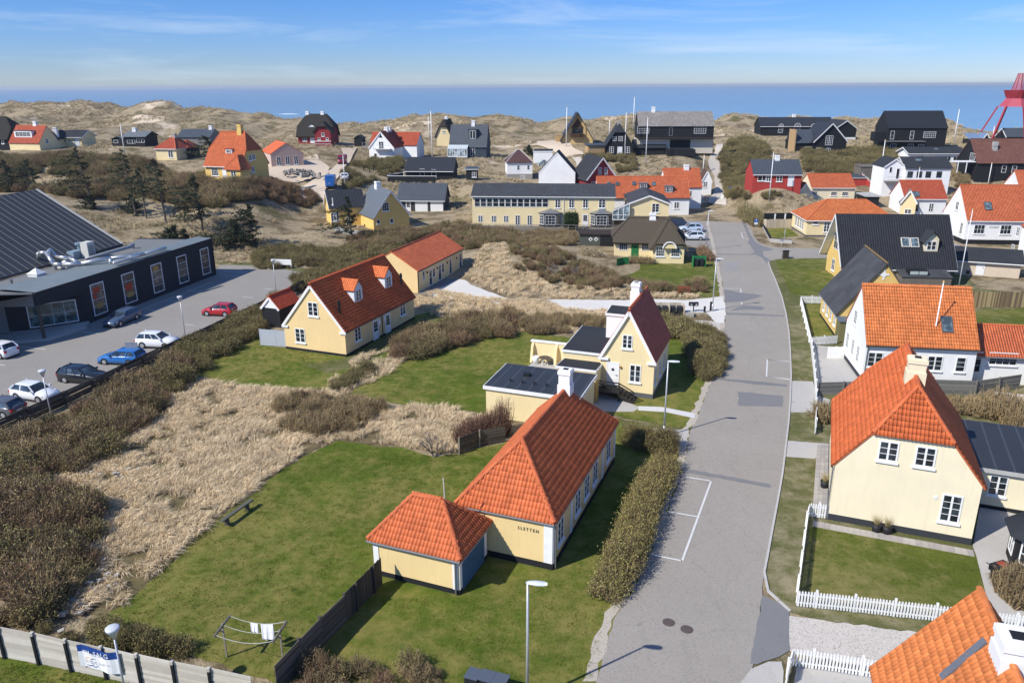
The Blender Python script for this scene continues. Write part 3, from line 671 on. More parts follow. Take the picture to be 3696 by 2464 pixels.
def asphalt_material(name, c, speck=.5, crack=0.0):
    t = NT(name, .9, .2); w = t.coord('World'); n = t.noise(w, .18, 6, .65); f = t.noise(w, 30, 3, .8); v = t.n('ShaderNodeTexVoronoi', i_Scale=22.0); t.l(w, v.inputs['Vector']); s = t.noise(w, .9, 5, .7, (1, .25, 1))
    col = t.mix(n, sc(c, .84), sc(c, 1.12)); col = t.mix(t.ramp(f, (.40, (0, 0, 0)), (.70, (speck, speck, speck))), col, sc(c, 1.6)); col = t.mix(t.ramp(v.outputs['Color'], (.1, (speck, speck, speck)), (.35, (0, 0, 0))), col, sc(c, .45))
    col = t.mix(t.ramp(s, (.55, (0, 0, 0)), (.72, (.28, .28, .28))), col, sc(c, .7)); vc = t.n('ShaderNodeTexVoronoi', feature='DISTANCE_TO_EDGE', i_Scale=.22); wp = t.n('ShaderNodeVectorMath', operation='ADD'); nw = t.n('ShaderNodeTexNoise', i_Scale=.9, i_Detail=5.0); t.l(w, nw.inputs['Vector']); t.l(w, wp.inputs[0]); t.l(nw.outputs['Color'], wp.inputs[1]); t.l(wp.outputs[0], vc.inputs['Vector']); col = t.mix(t.ramp(vc.outputs['Distance'], (.0, (crack, crack, crack)), (.010, (0, 0, 0))), col, sc(c, .45)); o2 = t.noise(w, 1.7, 3, .5); col = t.mix(t.ramp(o2, (.70, (0, 0, 0)), (.76, (.4, .4, .4))), col, sc(c, .5)); t.col(col); t.bump(f, .3, .01); return t.m
ASPH = asphalt_material('old_asphalt', (.29, .264, .230), .42, .2); ASPH_D = asphalt_material('patched_asphalt', (.185, .185, .185), .25); ASPH_P = asphalt_material('car_park_asphalt', (.265, .247, .222), .25)
CONC = asphalt_material('concrete', (.42, .40, .37), .25); GRAVEL = asphalt_material('pale_gravel', (.47, .43, .38), .8); SHELL = asphalt_material('white_shell_gravel', (.61, .58, .53), .3); PAINT = plain('road_paint', (.62, .62, .60), .7)
SAND = asphalt_material('bare_sand', (.55, .45, .34), .3); TRACK = asphalt_material('sandy_lane', (.47, .42, .36), .3)
road_l = [P(1330, 1700), c3(500, 1560), c3(560, 1330), c3(600, 1200), c3(650, 1110), c3(720, 1010), c3(760, 920), c3(800, 830), c3(850, 715), c3(905, 590), c3(950, 460), c3(1000, 330), c3(1030, 190), c3(1042, 90), d1(700, 1200), d1(768, 1000), d1(838, 835), d1(880, 770), d1(915, 640), d1(935, 480), d1(945, 390), d1(962, 290),
          d1(966, 200), d1(958, 70), d2(640, 1400), d2(600, 1150), d2(560, 950), d2(530, 840), d2(490, 640), d2(445, 480), d2(418, 360), d2(424, 250), d2(500, 205)]
road_r = [d2(690, 195), d2(905, 205), d2(960, 300), d2(1005, 440), d2(1060, 590), d2(1130, 685), d2(1250, 738), d2(1400, 755), b4(60, 318), b4(300, 325), b4(480, 328), b4(600, 330), b4(600, 405), b4(500, 404), b4(150, 402), b4(70, 412), b4(20, 425), b4(0, 440), b4(25, 500), b4(60, 580), b4(110, 710), b4(145, 850), b4(168, 1000), b4(178, 1150),
          b4(186, 1350), c4(118, 60), c4(112, 160), c4(96, 300), c4(78, 450), c4(50, 610), c4(18, 780), c4(-4, 900), c4(-22, 1000), c4(-45, 1200), c4(-90, 1500), P(1690, 1600), P(1670, 1700)]
el_ = [G(q, .009) for q in road_l[1:]]; sheet('road_edge', [(p.x, p.y) for p in el_] + [(p.x - .55, p.y) for p in reversed(el_)], .009, asphalt_material('edge_grit', (.40, .355, .29), .6), .16, .5, world=True)
road = sheet('road', road_l + road_r, .012, ASPH, .05, .5)
sheet('side_street', [b4(600, 331), b4(600, 404), b4(1400, 420), b4(1900, 405), b4(1900, 330), b4(1400, 310)], .010, ASPH_P)
lane_l = [a3(1795, 1004), a3(1845, 930), a3(1868, 860), a3(1858, 760), a3(1812, 690), a3(1800, 640), a3(1822, 570), a3(1868, 495), a3(1890, 455)]
lane_r = [a3(1968, 1036), a3(1962, 950), a3(1948, 860), a3(1932, 760), a3(1915, 690), a3(1905, 640), a3(1908, 570), a3(1935, 495), a3(1952, 455)]
def strip(name, ll, rr, mat, lift, nseg=8, nx=4):
    L0 = [T(q) for q in ll]; R0 = [T(q) for q in rr]; b = MB(); rows = []
    for i in range(len(L0) - 1):
        for k in range(nseg):
            a = L0[i].lerp(L0[i + 1], k / nseg); c = R0[i].lerp(R0[i + 1], k / nseg); rows.append([a.lerp(c, j / nx) for j in range(nx + 1)])
    rows.append([L0[-1].lerp(R0[-1], j / nx) for j in range(nx + 1)])
    A = np.array([[(p.x, p.y) for p in r] for r in rows]); Z = Hn(A[..., 0], A[..., 1]) + lift
    V = np.concatenate([A, Z[..., None]], -1); n, mcols = V.shape[:2]; ix = np.arange(n * mcols).reshape(n, mcols)
    F = np.stack([ix[:-1, :-1], ix[:-1, 1:], ix[1:, 1:], ix[1:, :-1]], -1).reshape(-1, 4); o = put(name, np_mesh(name, V, F, mat), None, True); tag(o, kind='structure'); return o
strip('beach_lane', lane_l, lane_r, TRACK, .22)
strip('sandy_track', [a2(380, 990), a2(420, 870), a2(560, 780), a2(700, 700), a2(790, 640), a2(800, 560), a2(780, 500)], [a2(640, 990), a2(640, 880), a2(740, 800), a2(800, 720), a2(850, 650), a2(890, 570), a2(930, 500)], SAND, .30)
strip('building_site_sand', [a2(40, 660), a2(40, 740), a2(200, 800), a2(380, 830)], [a2(560, 560), a2(620, 640), a2(680, 690), a2(640, 760)], SAND, .28)
strip('parking_sand', [a3(230, 440), a3(230, 480), a3(370, 530), a3(420, 560)], [a3(420, 430), a3(560, 500), a3(650, 540), a3(680, 570)], SAND, .3)
strip('villa_drive', [a3(545, 590), a3(590, 640), a3(600, 700), a3(610, 740)], [a3(700, 590), a3(650, 640), a3(640, 700), a3(635, 740)], TRACK, .25)
def patch(qs, jit=.04, mat=ASPH_D, z=.018): return sheet('asphalt_patch', qs, z, mat, jit, .4)
patch([c3(1005, 305), c3(1503, 398), c3(1520, 402), c3(1520, 420), c3(1500, 418), c3(1250, 372), c3(1010, 330)])
patch([d1(840, 820), d1(1150, 840), d1(1540, 880), d1(1545, 902), d1(1300, 885), d1(870, 832)])
patch([d1(1080, 945), d1(1510, 990), d1(1500, 1090), d1(1085, 1080)], .06)
patch([d1(965, 205), d1(1200, 212), d1(1515, 228), d1(1515, 240), d1(1200, 228), d1(965, 220)])
patch([d2(645, 1350), d2(880, 1395), d2(1100, 1420), d2(1190, 1440), d2(1100, 1470), d2(900, 1520), d2(650, 1535)])
patch([d1(1000, 185), d1(1130, 135), d1(1300, 145), d1(1330, 160), d1(1310, 180), d1(1150, 175)])
patch([d2(850, 300), d2(890, 300), d2(950, 430), d2(1010, 570), d2(1080, 680), d2(1200, 740), d2(1330, 780), d2(1325, 800), d2(1180, 805), d2(1200, 880), d2(1300, 940), d2(1245, 985), d2(1180, 900), d2(1080, 860), d2(550, 858), d2(550, 845), d2(1000, 850), d2(1070, 830), d2(1020, 740), d2(975, 690), d2(1000, 640), d2(900, 410), d2(840, 358), d2(420, 358), d2(420, 345), d2(870, 350)])
patch([P(1752, 1365), P(1815, 1395), P(1812, 1490), P(1790, 1505), P(1740, 1525), P(1722, 1522), P(1745, 1400)], .05, ASPH_D)
patch([d2(640, 960), d2(860, 960), d2(850, 1000), d2(830, 1090), d2(660, 1080)], .1, asphalt_material('faint_patch', (.27, .26, .25), .3))
def line(a, c, w=.12, z=.024):
    a, c = (G(a, z), G(c, z)) if not isinstance(a, Vector) else (a, c); d = (c - a).normalized(); n = Vector((-d.y, d.x, 0)) * w / 2
    o = MB().poly([a - n, c - n, c + n, a + n]).build('road_marking', PAINT); tag(o, kind='structure'); return o
for a, c in ((c3(1005, 355), c3(1172, 382)), (c3(1170, 380), c3(998, 852)), (c3(1000, 850), c3(812, 812)), (c3(1086, 590), c3(912, 560)),
             (d1(1568, 664), d1(1358, 645)), (d1(1358, 642), d1(1350, 810)), (d1(1350, 806), d1(1568, 835)), (d2(640, 1334), d2(884, 1338)), (d2(876, 1334), d2(880, 1395)), (d1(1115, 105), d1(1117, 130)),
             (d2(880, 545), d2(912, 632)), (d2(912, 630), d2(990, 632)), (d2(880, 548), d2(970, 548)), (b4(0, 1215), b4(160, 1232)), (b4(0, 1352), b4(175, 1372))): line(a, c)
RUST = plain('cast_iron', (.10, .075, .065), .6)
def manhole(q, r=.32, label='', z=.02):
    p = G(q, z); b = MB().lathe([(r, 0), (r, .012), (r - .05, .012), (r - .05, .006), (r - .06, .014), (.02, .014)], 24); o = b.build('manhole_cover', RUST); o.location = p
    return tag(o, label, 'manhole', None)
manhole(c3(920, 1211), .30, 'round rusty manhole cover in the road, farther from the kerb patch'); manhole(c3(1026, 1252), .30, 'round rusty manhole cover in the road, nearer the dark kerb patch')
def PP(*xy): return [P(xy[i], xy[i + 1]) for i in range(0, len(xy), 2)]
def QQ(f, *xy): return [f(xy[i], xy[i + 1]) for i in range(0, len(xy), 2)]
sheet('lawn', PP(225, 1425, 300, 1372, 380, 1300, 450, 1235, 520, 1180, 600, 1115, 690, 1050, 775, 1013, 850, 1022, 930, 1030, 1000, 1048, 1060, 1040, 1150, 1018, 1200, 990, 1420, 960, 1440, 975, 1575, 1010, 1600, 1040, 1560, 1130, 1500, 1260, 1430, 1420, 1380, 1600, 1330, 1720, 600, 1850, 640, 1570, 420, 1500), .004, LAWN, .15, .6)
sheet('lawn', PP(800, 905, 850, 870, 930, 830, 1000, 790, 1060, 768, 1200, 762, 1320, 775, 1330, 850, 1200, 900, 1115, 950, 1050, 940, 930, 930), .004, LAWN, .2, .6)
sheet('lawn', PP(440, 850, 520, 800, 590, 755, 660, 790, 790, 800, 945, 725, 1010, 712, 1015, 742, 900, 805, 870, 850, 760, 892, 600, 890, 480, 872), .004, LAWN, .2, .6)
sheet('worn_path', PP(690, 838, 800, 822, 950, 736, 1000, 720, 1000, 735, 900, 800, 850, 830, 760, 858), .007, VERGE, .2, .5)
sheet('lawn', PP(1378, 945, 1385, 890, 1500, 720, 1610, 742, 1650, 770, 1660, 800, 1650, 860, 1605, 960, 1585, 985, 1480, 968), .004, LAWN, .15, .5)
sheet('worn_strip', PP(1420, 962, 1590, 985, 1580, 1015, 1440, 985), .008, VERGE, .15, .4)
sheet('entry_paving', PP(1360, 900, 1395, 905, 1470, 935, 1455, 945, 1350, 945), .010, CONC)
sheet('garden_path', PP(1466, 932, 1520, 934, 1597, 949, 1595, 960, 1530, 946, 1466, 942), .012, plain('pale_slabs', (.58, .57, .55), .8))
sheet('bike_stand_paving', c := QQ(c3, 820, 70, 1040, 85, 1020, 165, 960, 150, 830, 110), .012, CONC)
sheet('shell_path', QQ(b2, 1365, 472, 1655, 335, 1722, 392, 2060, 525, 1960, 545, 1480, 497), .010, SHELL, .12, .5)
sheet('shell_path', QQ(b3, 262, 512, 900, 517, 1150, 508, 1400, 518, 1690, 486, 1712, 560, 1705, 700, 1640, 700, 1560, 620, 1400, 615, 1150, 602, 600, 600, 420, 582, 330, 552), .010, SHELL, .12, .5)
sheet('sandy_path', QQ(b3, 1360, 672, 1560, 680, 1705, 700, 1700, 790, 1640, 740, 1500, 700, 1360, 690), .008, GRAVEL, .12, .5)
sheet('range_paving', QQ(b2, 1280, 458, 1670, 255, 1760, 215, 1655, 336, 1372, 476), .008, ASPH_D)
sheet('cottage_lawn', QQ(b3, 380, 80, 800, 120, 820, 170, 1140, 160, 1375, 200, 1580, 100, 1625, 120, 1690, 340, 1690, 470, 1560, 500, 1380, 460, 1200, 380, 900, 330, 760, 270, 480, 180), .006, LAWN_W, .2, .6)
sheet('cottage_forecourt', QQ(d2, -120, 300, 330, 315, 420, 350, 430, 480, 500, 800, 380, 800, 260, 750, 80, 720, -60, 600, -200, 420), .008, ASPH_P)
sheet('car_park', PP(-140, 1075, -120, 770, 0, 768, 90, 742, 200, 690, 500, 616, 505, 608, 600, 610, 708, 628, 700, 644, 600, 692, 500, 741, 330, 822, 150, 906, 0, 975), .010, ASPH_P)
sheet('car_park_verge', PP(490, 600, 640, 605, 720, 620, 708, 628, 600, 610, 505, 608), .006, VERGE, .1, .5)
sheet('grass_strip', PP(-120, 1490, 0, 1505, 150, 1535, 300, 1562, 500, 1610, 640, 1640, 640, 1900, -120, 1900), .003, LAWN, .1, .6)
kerb_px = [b4(0, 430), b4(25, 500), b4(60, 580), b4(110, 710), b4(145, 850), b4(168, 1000), b4(178, 1150), b4(186, 1350), c4(118, 60), c4(112, 160), c4(96, 300), c4(78, 450), c4(50, 610), c4(18, 780), c4(-4, 900), c4(-20, 980), c4(0, 1080), c4(60, 1135), c4(120, 1190)]
sheet('verge', kerb_px + [c4(500, 1300), c4(1500, 1500), c4(1900, 900), c4(1600, 300), c4(1600, -50), b4(2300, 1300), b4(2300, 700), b4(1700, 650), b4(1460, 440), b4(600, 405), b4(500, 404), b4(150, 402), b4(70, 412), b4(20, 425)], .006, VERGE, .03, .6)
sheet('lawn', QQ(b4, 60, 425, 160, 410, 500, 406, 540, 520, 460, 690, 300, 705, 190, 690, 110, 540), .009, LAWN_W, .15, .5)
sheet('lawn', QQ(b4, 285, 770, 440, 765, 540, 1040, 350, 1034), .009, LAWN, .05, .5)
sheet('lawn', QQ(b4, 1500, 835, 2080, 805, 2080, 960, 1500, 950), .009, LAWN_W, .1, .5)
sheet('yard_slab', QQ(b4, 366, 1098, 480, 1110, 620, 1200, 760, 1400, 390, 1450), .009, CONC)
sheet('pavement', c4 and [b4(183, 1385), b4(360, 1390), b4(390, 1500), c4(330, 60), c4(320, 130), c4(116, 128), c4(118, 60)], .012, CONC)
sheet('pavement', QQ(c4, 101, 278, 240, 290, 330, 296, 326, 340, 245, 375, 93, 364), .012, CONC)
sheet('lawn', QQ(c4, 240, 722, 1105, 890, 1185, 1195, 950, 1160, 162, 1078, 226, 740), .009, LAWN_W, .03, .4)
sheet('patio', QQ(c4, 1090, 840, 1130, 620, 1362, 680, 1500, 900, 1500, 1400, 1200, 1300, 1185, 1195, 1108, 890), .009, CONC)
sheet('gravel_drive', QQ(c4, 118, 1205, 420, 1250, 900, 1310, 900, 1500, 560, 1500, 120, 1405, 60, 1330), .012, GRAVEL, .1, .4)
sheet('paved_corner', PP(1700, 1568, 1725, 1535, 1765, 1518, 1795, 1518, 1800, 1540, 1795, 1640, 1690, 1640), .016, CONC)
sheet('garden_paving', PP(1830, 1530, 2100, 1560, 2200, 1700, 1800, 1700), .013, CONC)
sheet('lawn', QQ(b4, -10, 165, 160, 160, 250, 225, 60, 245, 10, 225), .007, LAWN, .05, .5)
sheet('yard', QQ(a2, 1390, 1100, 1720, 1100, 1900, 1030, 1985, 1000, 1960, 1070, 1800, 1170, 1500, 1215, 1410, 1200), .25, SHELL)
sheet('terrace_paving', QQ(a2, 540, 1250, 690, 1190, 830, 1240, 1060, 1270, 960, 1300, 700, 1300), .45, CONC)
SLAB = [plain('slab_%d' % i, c) for i, c in enumerate(((.36, .33, .30), (.41, .38, .34), (.33, .30, .28)))]
def slabs(qa, qb, qd, nu, nv, z=.016, group=None):
    a, b_, d = G(qa, z), G(qb, z), G(qd, z); u = (b_ - a) / nu; v = (d - a) / nv; base = sheet('slab_path', [(p.x, p.y) for p in (a, b_, b_ + d - a, d)], z - .006, SAND, world=True)
    me = []
    for m_ in SLAB:
        b = MB(); g = .012; q = [u * g / u.length + v * g / v.length, u - u * g / u.length + v * g / v.length, u + v - u * g / u.length - v * g / v.length, v + u * g / u.length - v * g / v.length]; b.prism(q, (0, 0, .02)); me.append(b.mesh('slab', m_))
    for i in range(nu):
        for j in range(nv):
            o = put('slab', random.choice(me), base); o.location = a + u * i + v * j + Vector((0, 0, random.uniform(-.004, .004)))
slabs(c4(240, 705), c4(1092, 862), c4(236, 735), 26, 1)
slabs(c4(262, 300), c4(328, 300), c4(238, 640), 3, 16)
KERB = plain('kerb_stone', (.46, .44, .41), .85)
ks = put('kerb', None); tag(ks, kind='structure'); kp = [G(q, 0) for q in kerb_px]; kme = MB().box(0, -.06, -.02, .97, .06, .085).mesh('kerb_stone', KERB)
for a, c in zip(kp[:-1], kp[1:]):
    d = c - a; n = max(1, round(d.length)); 
    for i in range(n): o = put('kerb_stone', kme, ks, False, a + d * (i / n), math.atan2(d.y, d.x)); o.scale.x = d.length / n
for a, c in ((b1(90, 880), b1(365, 912)), (b1(665, 772), b1(790, 785)), (b1(1015, 640), b1(1700, 372)), (b1(1160, 585), b1(1260, 598)), (b1(1330, 518), b1(1430, 526)), (b1(1500, 440), b1(1612, 450)), (b1(1780, 380), b1(1100, 660)), (b1(1790, 282), b1(1990, 296)), (b1(1760, 318), b1(1920, 328)), (b1(1945, 492), b1(2030, 498)),
             (b2(275, 322), b2(385, 333)), (b2(60, 422), b2(130, 430)), (b1(1380, 825), b1(1450, 835)), (b1(1480, 712), b1(1560, 720)), (b1(-20, 1030), b1(40, 1040))): line(a, c, .12, .02)
def _lray(h, q):
    Mi = h.M.inverted(); return Mi @ cam.location, Mi.to_3x3() @ ray(q)
def onwall(h, f, q):
    o, d = _lray(h, q)
    if f in 'fb': y = 0 if f == 'f' else h.D; t = (y - o.y) / d.y; p = o + d * t; return (p.x if f == 'f' else h.W - p.x), p.z
    x = h.W if f == 'r' else 0; t = (x - o.x) / d.x; p = o + d * t; return (p.y if f == 'r' else h.D - p.y), p.z
def pw(h, f, q, w=1.0, hh=1.3, nx=2, ny=3, **kw):          # window centred on a pixel
    k, z = onwall(h, f, q); return h.win(f, k, z - hh / 2, w, hh, nx, ny, **kw)
def onroof(h, q):                                           # canonical (x, y) on the slope that starts at y=0
    o, d = _lray(h, q); q_ = [h.m((0, 0, h.hw)), h.m((1, 0, h.hw)), h.m((0, h.S / 2, h.hw + h.rh))]
    n = (q_[1] - q_[0]).cross(q_[2] - q_[0]); t = (q_[0] - o).dot(n) / d.dot(n); p = o + d * t; v = p - q_[0]
    return v.dot(q_[1] - q_[0]), v.dot((h.m((0, 1, 0)) - h.m((0, 0, 0))))
def frame(A, deg): return Vector((A[0], A[1], A[2] if len(A) > 2 else 0.0)), R(deg)
YEL = plaster('warm_yellow_plaster', (.77, .585, .285)); CREAM = plaster('cream_plaster', (.81, .72, .51)); WHITEW = plaster('white_render', (.82, .82, .80)); YEL2 = plaster('ochre_plaster', (.72, .50, .17))
PALEY = plaster('pale_yellow_plaster', (.79, .65, .37)); BOARD_K = boards('black_boards', (.016, .017, .019)); REDW = boards('red_boards', (.26, .03, .035))
OR = (.60, .158, .056); TO = tile_mat('orange_pantile', OR); TOB = tile_uv('orange_tile_bed', sc(OR, .6)); T_RED = tile_mat('red_brown_pantile', (.58, .135, .045), .2); TRB = tile_uv('red_tile_bed', (.25, .04, .02))
T_OLD = tile_mat('weathered_orange_pantile', (.58, .14, .045), .75); T_BRT = tile_mat('bright_orange_pantile', (.62, .20, .062)); CAP = tile_mat('ridge_clay', (.55, .14, .05)); ORF = tile_uv('orange_tiles_far', (.52, .13, .05), .22, .34, 1.4); ORF2 = tile_uv('bright_tiles_far', (.58, .165, .05), .22, .34, 1.4); REDF = tile_uv('red_tiles_far', (.44, .088, .04), .22, .34, 1.4)
BLK_F = felt('black_felt', (.030, .033, .038)); SLATE_B = tile_uv('black_glazed_tiles', (.020, .022, .027), .3, .4, .8, .2); ZINC = seam_uv('grey_seam_roof', (.055, .065, .078), .55); DKSEAM = seam_uv('dark_seam_roof', (.026, .028, .033), .6); ETER = tile_uv('grey_fibre_slate', (.062, .064, .066), 1.1, 1.1, .25, .3)
PINKW = None
BLUE_D = plain('blue_door_paint', (.05, .125, .22), .7, .2); DWOOD = boards('dark_stained_wood', (.045, .032, .024)); GWOOD = boards('grey_wood', (.16, .14, .115), .12)
yw = -21.3; B_ = Vector((2.15, 35.85, 0)); u_ = Vector((math.cos(R(yw)), math.sin(R(yw)), 0)); W_ = 5.6
sl = House('yellow_house', 'long yellow house with orange hipped tile roof, white pilasters and black SLETTEN lettering', B_ - u_ * W_, R(yw), W_, 13.7, 3.0, YEL)
sl.plinth(.38); sl.roof(TOB, 3.0, 'y', ('h', 2.75), ('h', 3.0), oh=.10, tiles=TO, ridgecap=CAP, gutter=plain('grey_gutter', (.2, .2, .21), .5))
pil = MB()
pil = None
for f, k, w in (('f', W_ - .26, .5), ('f', .26, .5), ('r', .16, .28), ('r', 3.35, .34), ('r', 10.35, .34), ('r', 13.5, .34)):
    (x, y, z), rz = sl.face(f, k - w / 2, .40, .0)
    sl.part('pilaster', MB().box(x, -.045, .40, x + w, .01, 2.93) if f == 'f' else MB().box(W_ - .01, y, .40, W_ + .045, y + w, 2.93), WHITE)
for q in (c3(285, 625), c3(385, 478), c3(438, 395), c3(487, 312), c3(564, 198)):
    k, z = onwall(sl, 'r', q); sl.win('r', k, 1.0, 1.05, 1.45, 2, 3, near=True)
k, z = onwall(sl, 'f', P(1176, 1176)); 
for o_, l_ in ((0, 'r'),): sl.downpipe(W_ + .12, .12)
cx, cy = onroof(sl, P(1297, 905)); sl.chimney(10.9, sl.S / 2, .75, .75, 1.5, WHITEW)
def text_mesh(body, size, mat, name='lettering', ext=.008):
    cu = bpy.data.curves.new(name, 'FONT'); cu.body = body; cu.size = size; cu.extrude = ext; cu.resolution_u = 2; to = bpy.data.objects.new(name, cu); COL.objects.link(to)
    dg = bpy.context.evaluated_depsgraph_get(); me = bpy.data.meshes.new_from_object(to.evaluated_get(dg)); bpy.data.objects.remove(to); me.materials.clear(); me.materials.append(mat); return me
INK = plain('black_ink', (.02, .018, .016), .7)
def letters(h, f, q, body, size, mat=INK, d=.02, sp=1.0, name='lettering'):
    k, z = onwall(h, f, q); loc, rz = h.face(f, k, z, d); o = put(name, text_mesh(body, size, mat), h.root, False, loc); o.rotation_euler = (math.pi / 2, 0, rz); o.scale.x = sp; return o
letters(sl, 'f', c3(34, 662), 'S L E T T E N', .27, sp=.80)
Bg = Vector((-2.77, 33.72, 0)); yw = -21.6; u_ = Vector((math.cos(R(yw)), math.sin(R(yw)), 0))
ga = House('garage', 'small yellow garage with orange hipped roof and blue double doors beside the long yellow house', Bg - u_ * 5.05, R(yw), 5.05, 3.55, 2.36, YEL, 'garage')
ga.plinth(.3); ga.roof(TOB, 1.75, 'x', ('h', 1.6), ('h', 1.7), oh=.2, tiles=TO, ridgecap=CAP, gutter=plain('grey_gutter', (.2, .2, .21), .5))
for q_ in ((4.70, -.04, .3, 5.0, .01, 2.3), (0.02, -.04, .3, .34, .01, 2.3), (5.04, .02, .3, 5.09, .30, 2.3), (5.04, 3.2, .3, 5.09, 3.52, 2.3)): ga.part('pilaster', MB().box(*q_), WHITE)
for i in range(2):
    d = MB()
    for j in range(6): y0 = .34 + i * 1.42 + j * .235; d.box(5.04, y0 + .006, .06, 5.075, y0 + .229, 2.15)
    o = ga.part('door_leaf', d, BLUE_D); ga.part('handle', MB().box(5.075, 1.62 + i * .22, 1.05, 5.11, 1.66 + i * .22, 1.2), GREYM, o)
ga.downpipe(4.9, -.12)
b_ = MB().tube((3.4, 1.9, 4.0), (3.42, 1.85, 4.7), .04, .03, 6).tube((3.42, 1.85, 4.7), (3.36, 1.9, 5.5), .03, .03, 6); ga.part('weathered_pole', b_, plain('bleached_wood', (.55, .52, .46), .9))
yw = -21.5; u_ = Vector((math.cos(R(yw)), math.sin(R(yw)), 0)); h2 = House('yellow_duplex', 'yellow house with dark red tiled roof, two white dormers and two stove pipes', Vector((-16.12, 70.79, 0)) - u_ * 7.1, R(yw), 7.1, 13.9, 2.62, plaster('butter_plaster', (.78, .58, .29)))
h2.plinth(.25); h2.roof(TRB, 4.25, 'y', oh=.12, og=.1, tiles=T_RED, ridgecap=T_RED, verge=WHITE, gutter=plain('dark_gutter', (.05, .05, .05), .5))
h2.part('verge_foot', MB().box(-.18, -.14, 2.3, .55, .02, 2.5).box(6.55, -.14, 2.3, 7.28, .02, 2.5), WHITE)
pw(h2, 'f', b2(457, 590), 1.15, 1.4, 2, 3, near=True); pw(h2, 'f', b2(355, 800), 1.15, 1.45, 2, 3, near=True)
pw(h2, 'r', b2(815, 790), 1.1, 1.35, 2, 3, near=True); pw(h2, 'r', b2(1175, 590), 1.1, 1.35, 2, 3, near=True)
for q in (b2(958, 745), b2(1055, 690)): k, z = onwall(h2, 'r', q); h2.door('r', k, .95, 2.05, WHITE, glassrows=3)
bx = MB()
for q in (b2(982, 690), b2(1027, 665)): k, z = onwall(h2, 'r', q); bx.box(7.1, k - .18, z - .3, 7.22, k + .18, z + .3)
h2.part('meter_box', bx, WHITE); k, z = onwall(h2, 'r', b2(1008, 700)); h2.downpipe(7.17, k, 2.6, plain('dark_gutter', (.05, .05, .05), .5))
DW = plain('dormer_boards', (.72, .74, .76), .6)
for q in (b2(825, 540), b2(1065, 422)):
    o, d = _lray(h2, q); t = (7.1 - 1.25 - o.x) / d.x; pp = o + d * t; h2.dormer(pp.y, 1.25, 1.55, 1.55, .85, DW, tile_uv('dormer_tiles', (.62, .16, .05)), (.95, 1.2, 2, 3), near=True)
BLKM = plain('black_metal', (.02, .021, .024), .45, .4, .3)
for q in (b2(672, 635), b2(1165, 405)): x, y = onroof(h2, q); h2.pipe(x, y, .13, 1.45, BLKM)
letter_box = None
sh = House('garden_shed', 'small black shed with a white gable top and red tiled roof behind the duplex', G(b2(60, 720)), R(-21.5), 2.35, 3.6, 2.1, BOARD_K, 'shed')
sh.roof(tile_uv('shed_tiles', (.48, .08, .03)), 1.25, 'y', oh=.05, og=.12, verge=WHITE, ridgecap=T_RED); sh.part('gable_panel', MB().prism([(.02, -.02, 2.12), (2.33, -.02, 2.12), (1.175, -.02, 3.3)], (0, -.03, 0)), WHITE)
fp = thing('screen_fence', 'pale grey two panel screen fence between shed and duplex', 'fence', G(b2(40, 880)), R(-14))
for i in range(2): MB().box(i * 1.75, -.02, .05, i * 1.75 + 1.72, .02, 1.75).build('panel', plain('grey_panel', (.42, .45, .48), .6), fp)
for i in range(3): MB().box(i * 1.75 - .04, -.03, 0, i * 1.75 + .02, .03, 1.8).build('post', plain('grey_panel', (.42, .45, .48), .6), fp)
yw = -19; u_ = Vector((math.cos(R(yw)), math.sin(R(yw)), 0)); rg = House('yellow_range', 'long low yellow building with plain orange tile roof behind the duplex', Vector((-11.93, 95.1, 0)) - u_ * 7.1, R(yw), 7.1, 15.0, 2.85, plaster('butter_plaster', (.78, .58, .29)), 'building')
rg.roof(tile_uv('range_tiles', (.60, .145, .052), .3, .4, .9), 2.15, 'y', oh=.12, og=.05, ridgecap=CAP, gutter=plain('dark_gutter', (.05, .05, .05), .5))
pw(rg, 'r', b2(1342, 322), .75, 1.3, 1, 2, sill=False)
for q in (b2(1398, 320), b2(1472, 285)): k, z = onwall(rg, 'r', q); rg.win('r', k, .1, .9, 2.1, 1, 2, sill=False); rg.win('r', k + 1.05, .95, .9, 1.25, 1, 1, sill=False)
for q in (b2(1558, 240), b2(1638, 200)): k, z = onwall(rg, 'r', q); rg.win('r', k, .1, .8, 2.2, 1, 2, sill=False)
lm = MB()
for q in (b2(1370, 296), b2(1450, 260), b2(1530, 215), b2(1605, 180)): k, z = onwall(rg, 'r', q); lm.box(7.1, k - .08, z - .12, 7.24, k + .08, z + .12)
rg.part('wall_lamp', lm, BLKM); rg.downpipe(7.18, .1, 2.8, BLKM)
yw = -20.5; u_ = Vector((math.cos(R(yw)), math.sin(R(yw)), 0)); B_ = Vector((11.76, 59.83, 0)); st = House('steep_roofed_house', 'pale yellow house with very steep dark red roof and tall white chimney', B_ - u_ * 4.55, R(yw), 4.55, 7.4, 3.4, PALEY)
st.plinth(.42, plain('grey_plinth', (.10, .105, .11), .8)); T_DRK = tile_mat('dark_red_flat_tile', (.20, .032, .026), .1)
st.roof(tile_uv('dark_red_tiles', (.36, .078, .042), .3, .3, .45), 4.1, 'y', oh=.1, og=.16, verge=WHITE, ridgecap=CAP)
st.part('verge_foot', MB().box(-.2, -.2, 3.05, .7, .02, 3.25).box(3.95, -.2, 3.05, 4.75, .02, 3.25), WHITE)
pw(st, 'f', b3(925, 850), .85, 1.2, 2, 3, near=True); pw(st, 'f', b3(987, 1105), .95, 1.55, 2, 3, near=True)
for q in (b3(1150, 1075), b3(1186, 1010), b3(1218, 945)): k, z = onwall(st, 'r', q); st.win('r', k, 1.05, .85, 1.45, 2, 3, near=True)
k, z = onwall(st, 'f', b3(808, 1110)); st.door('f', k, .95, 2.05, WHITE, z=.75, diamond=True)
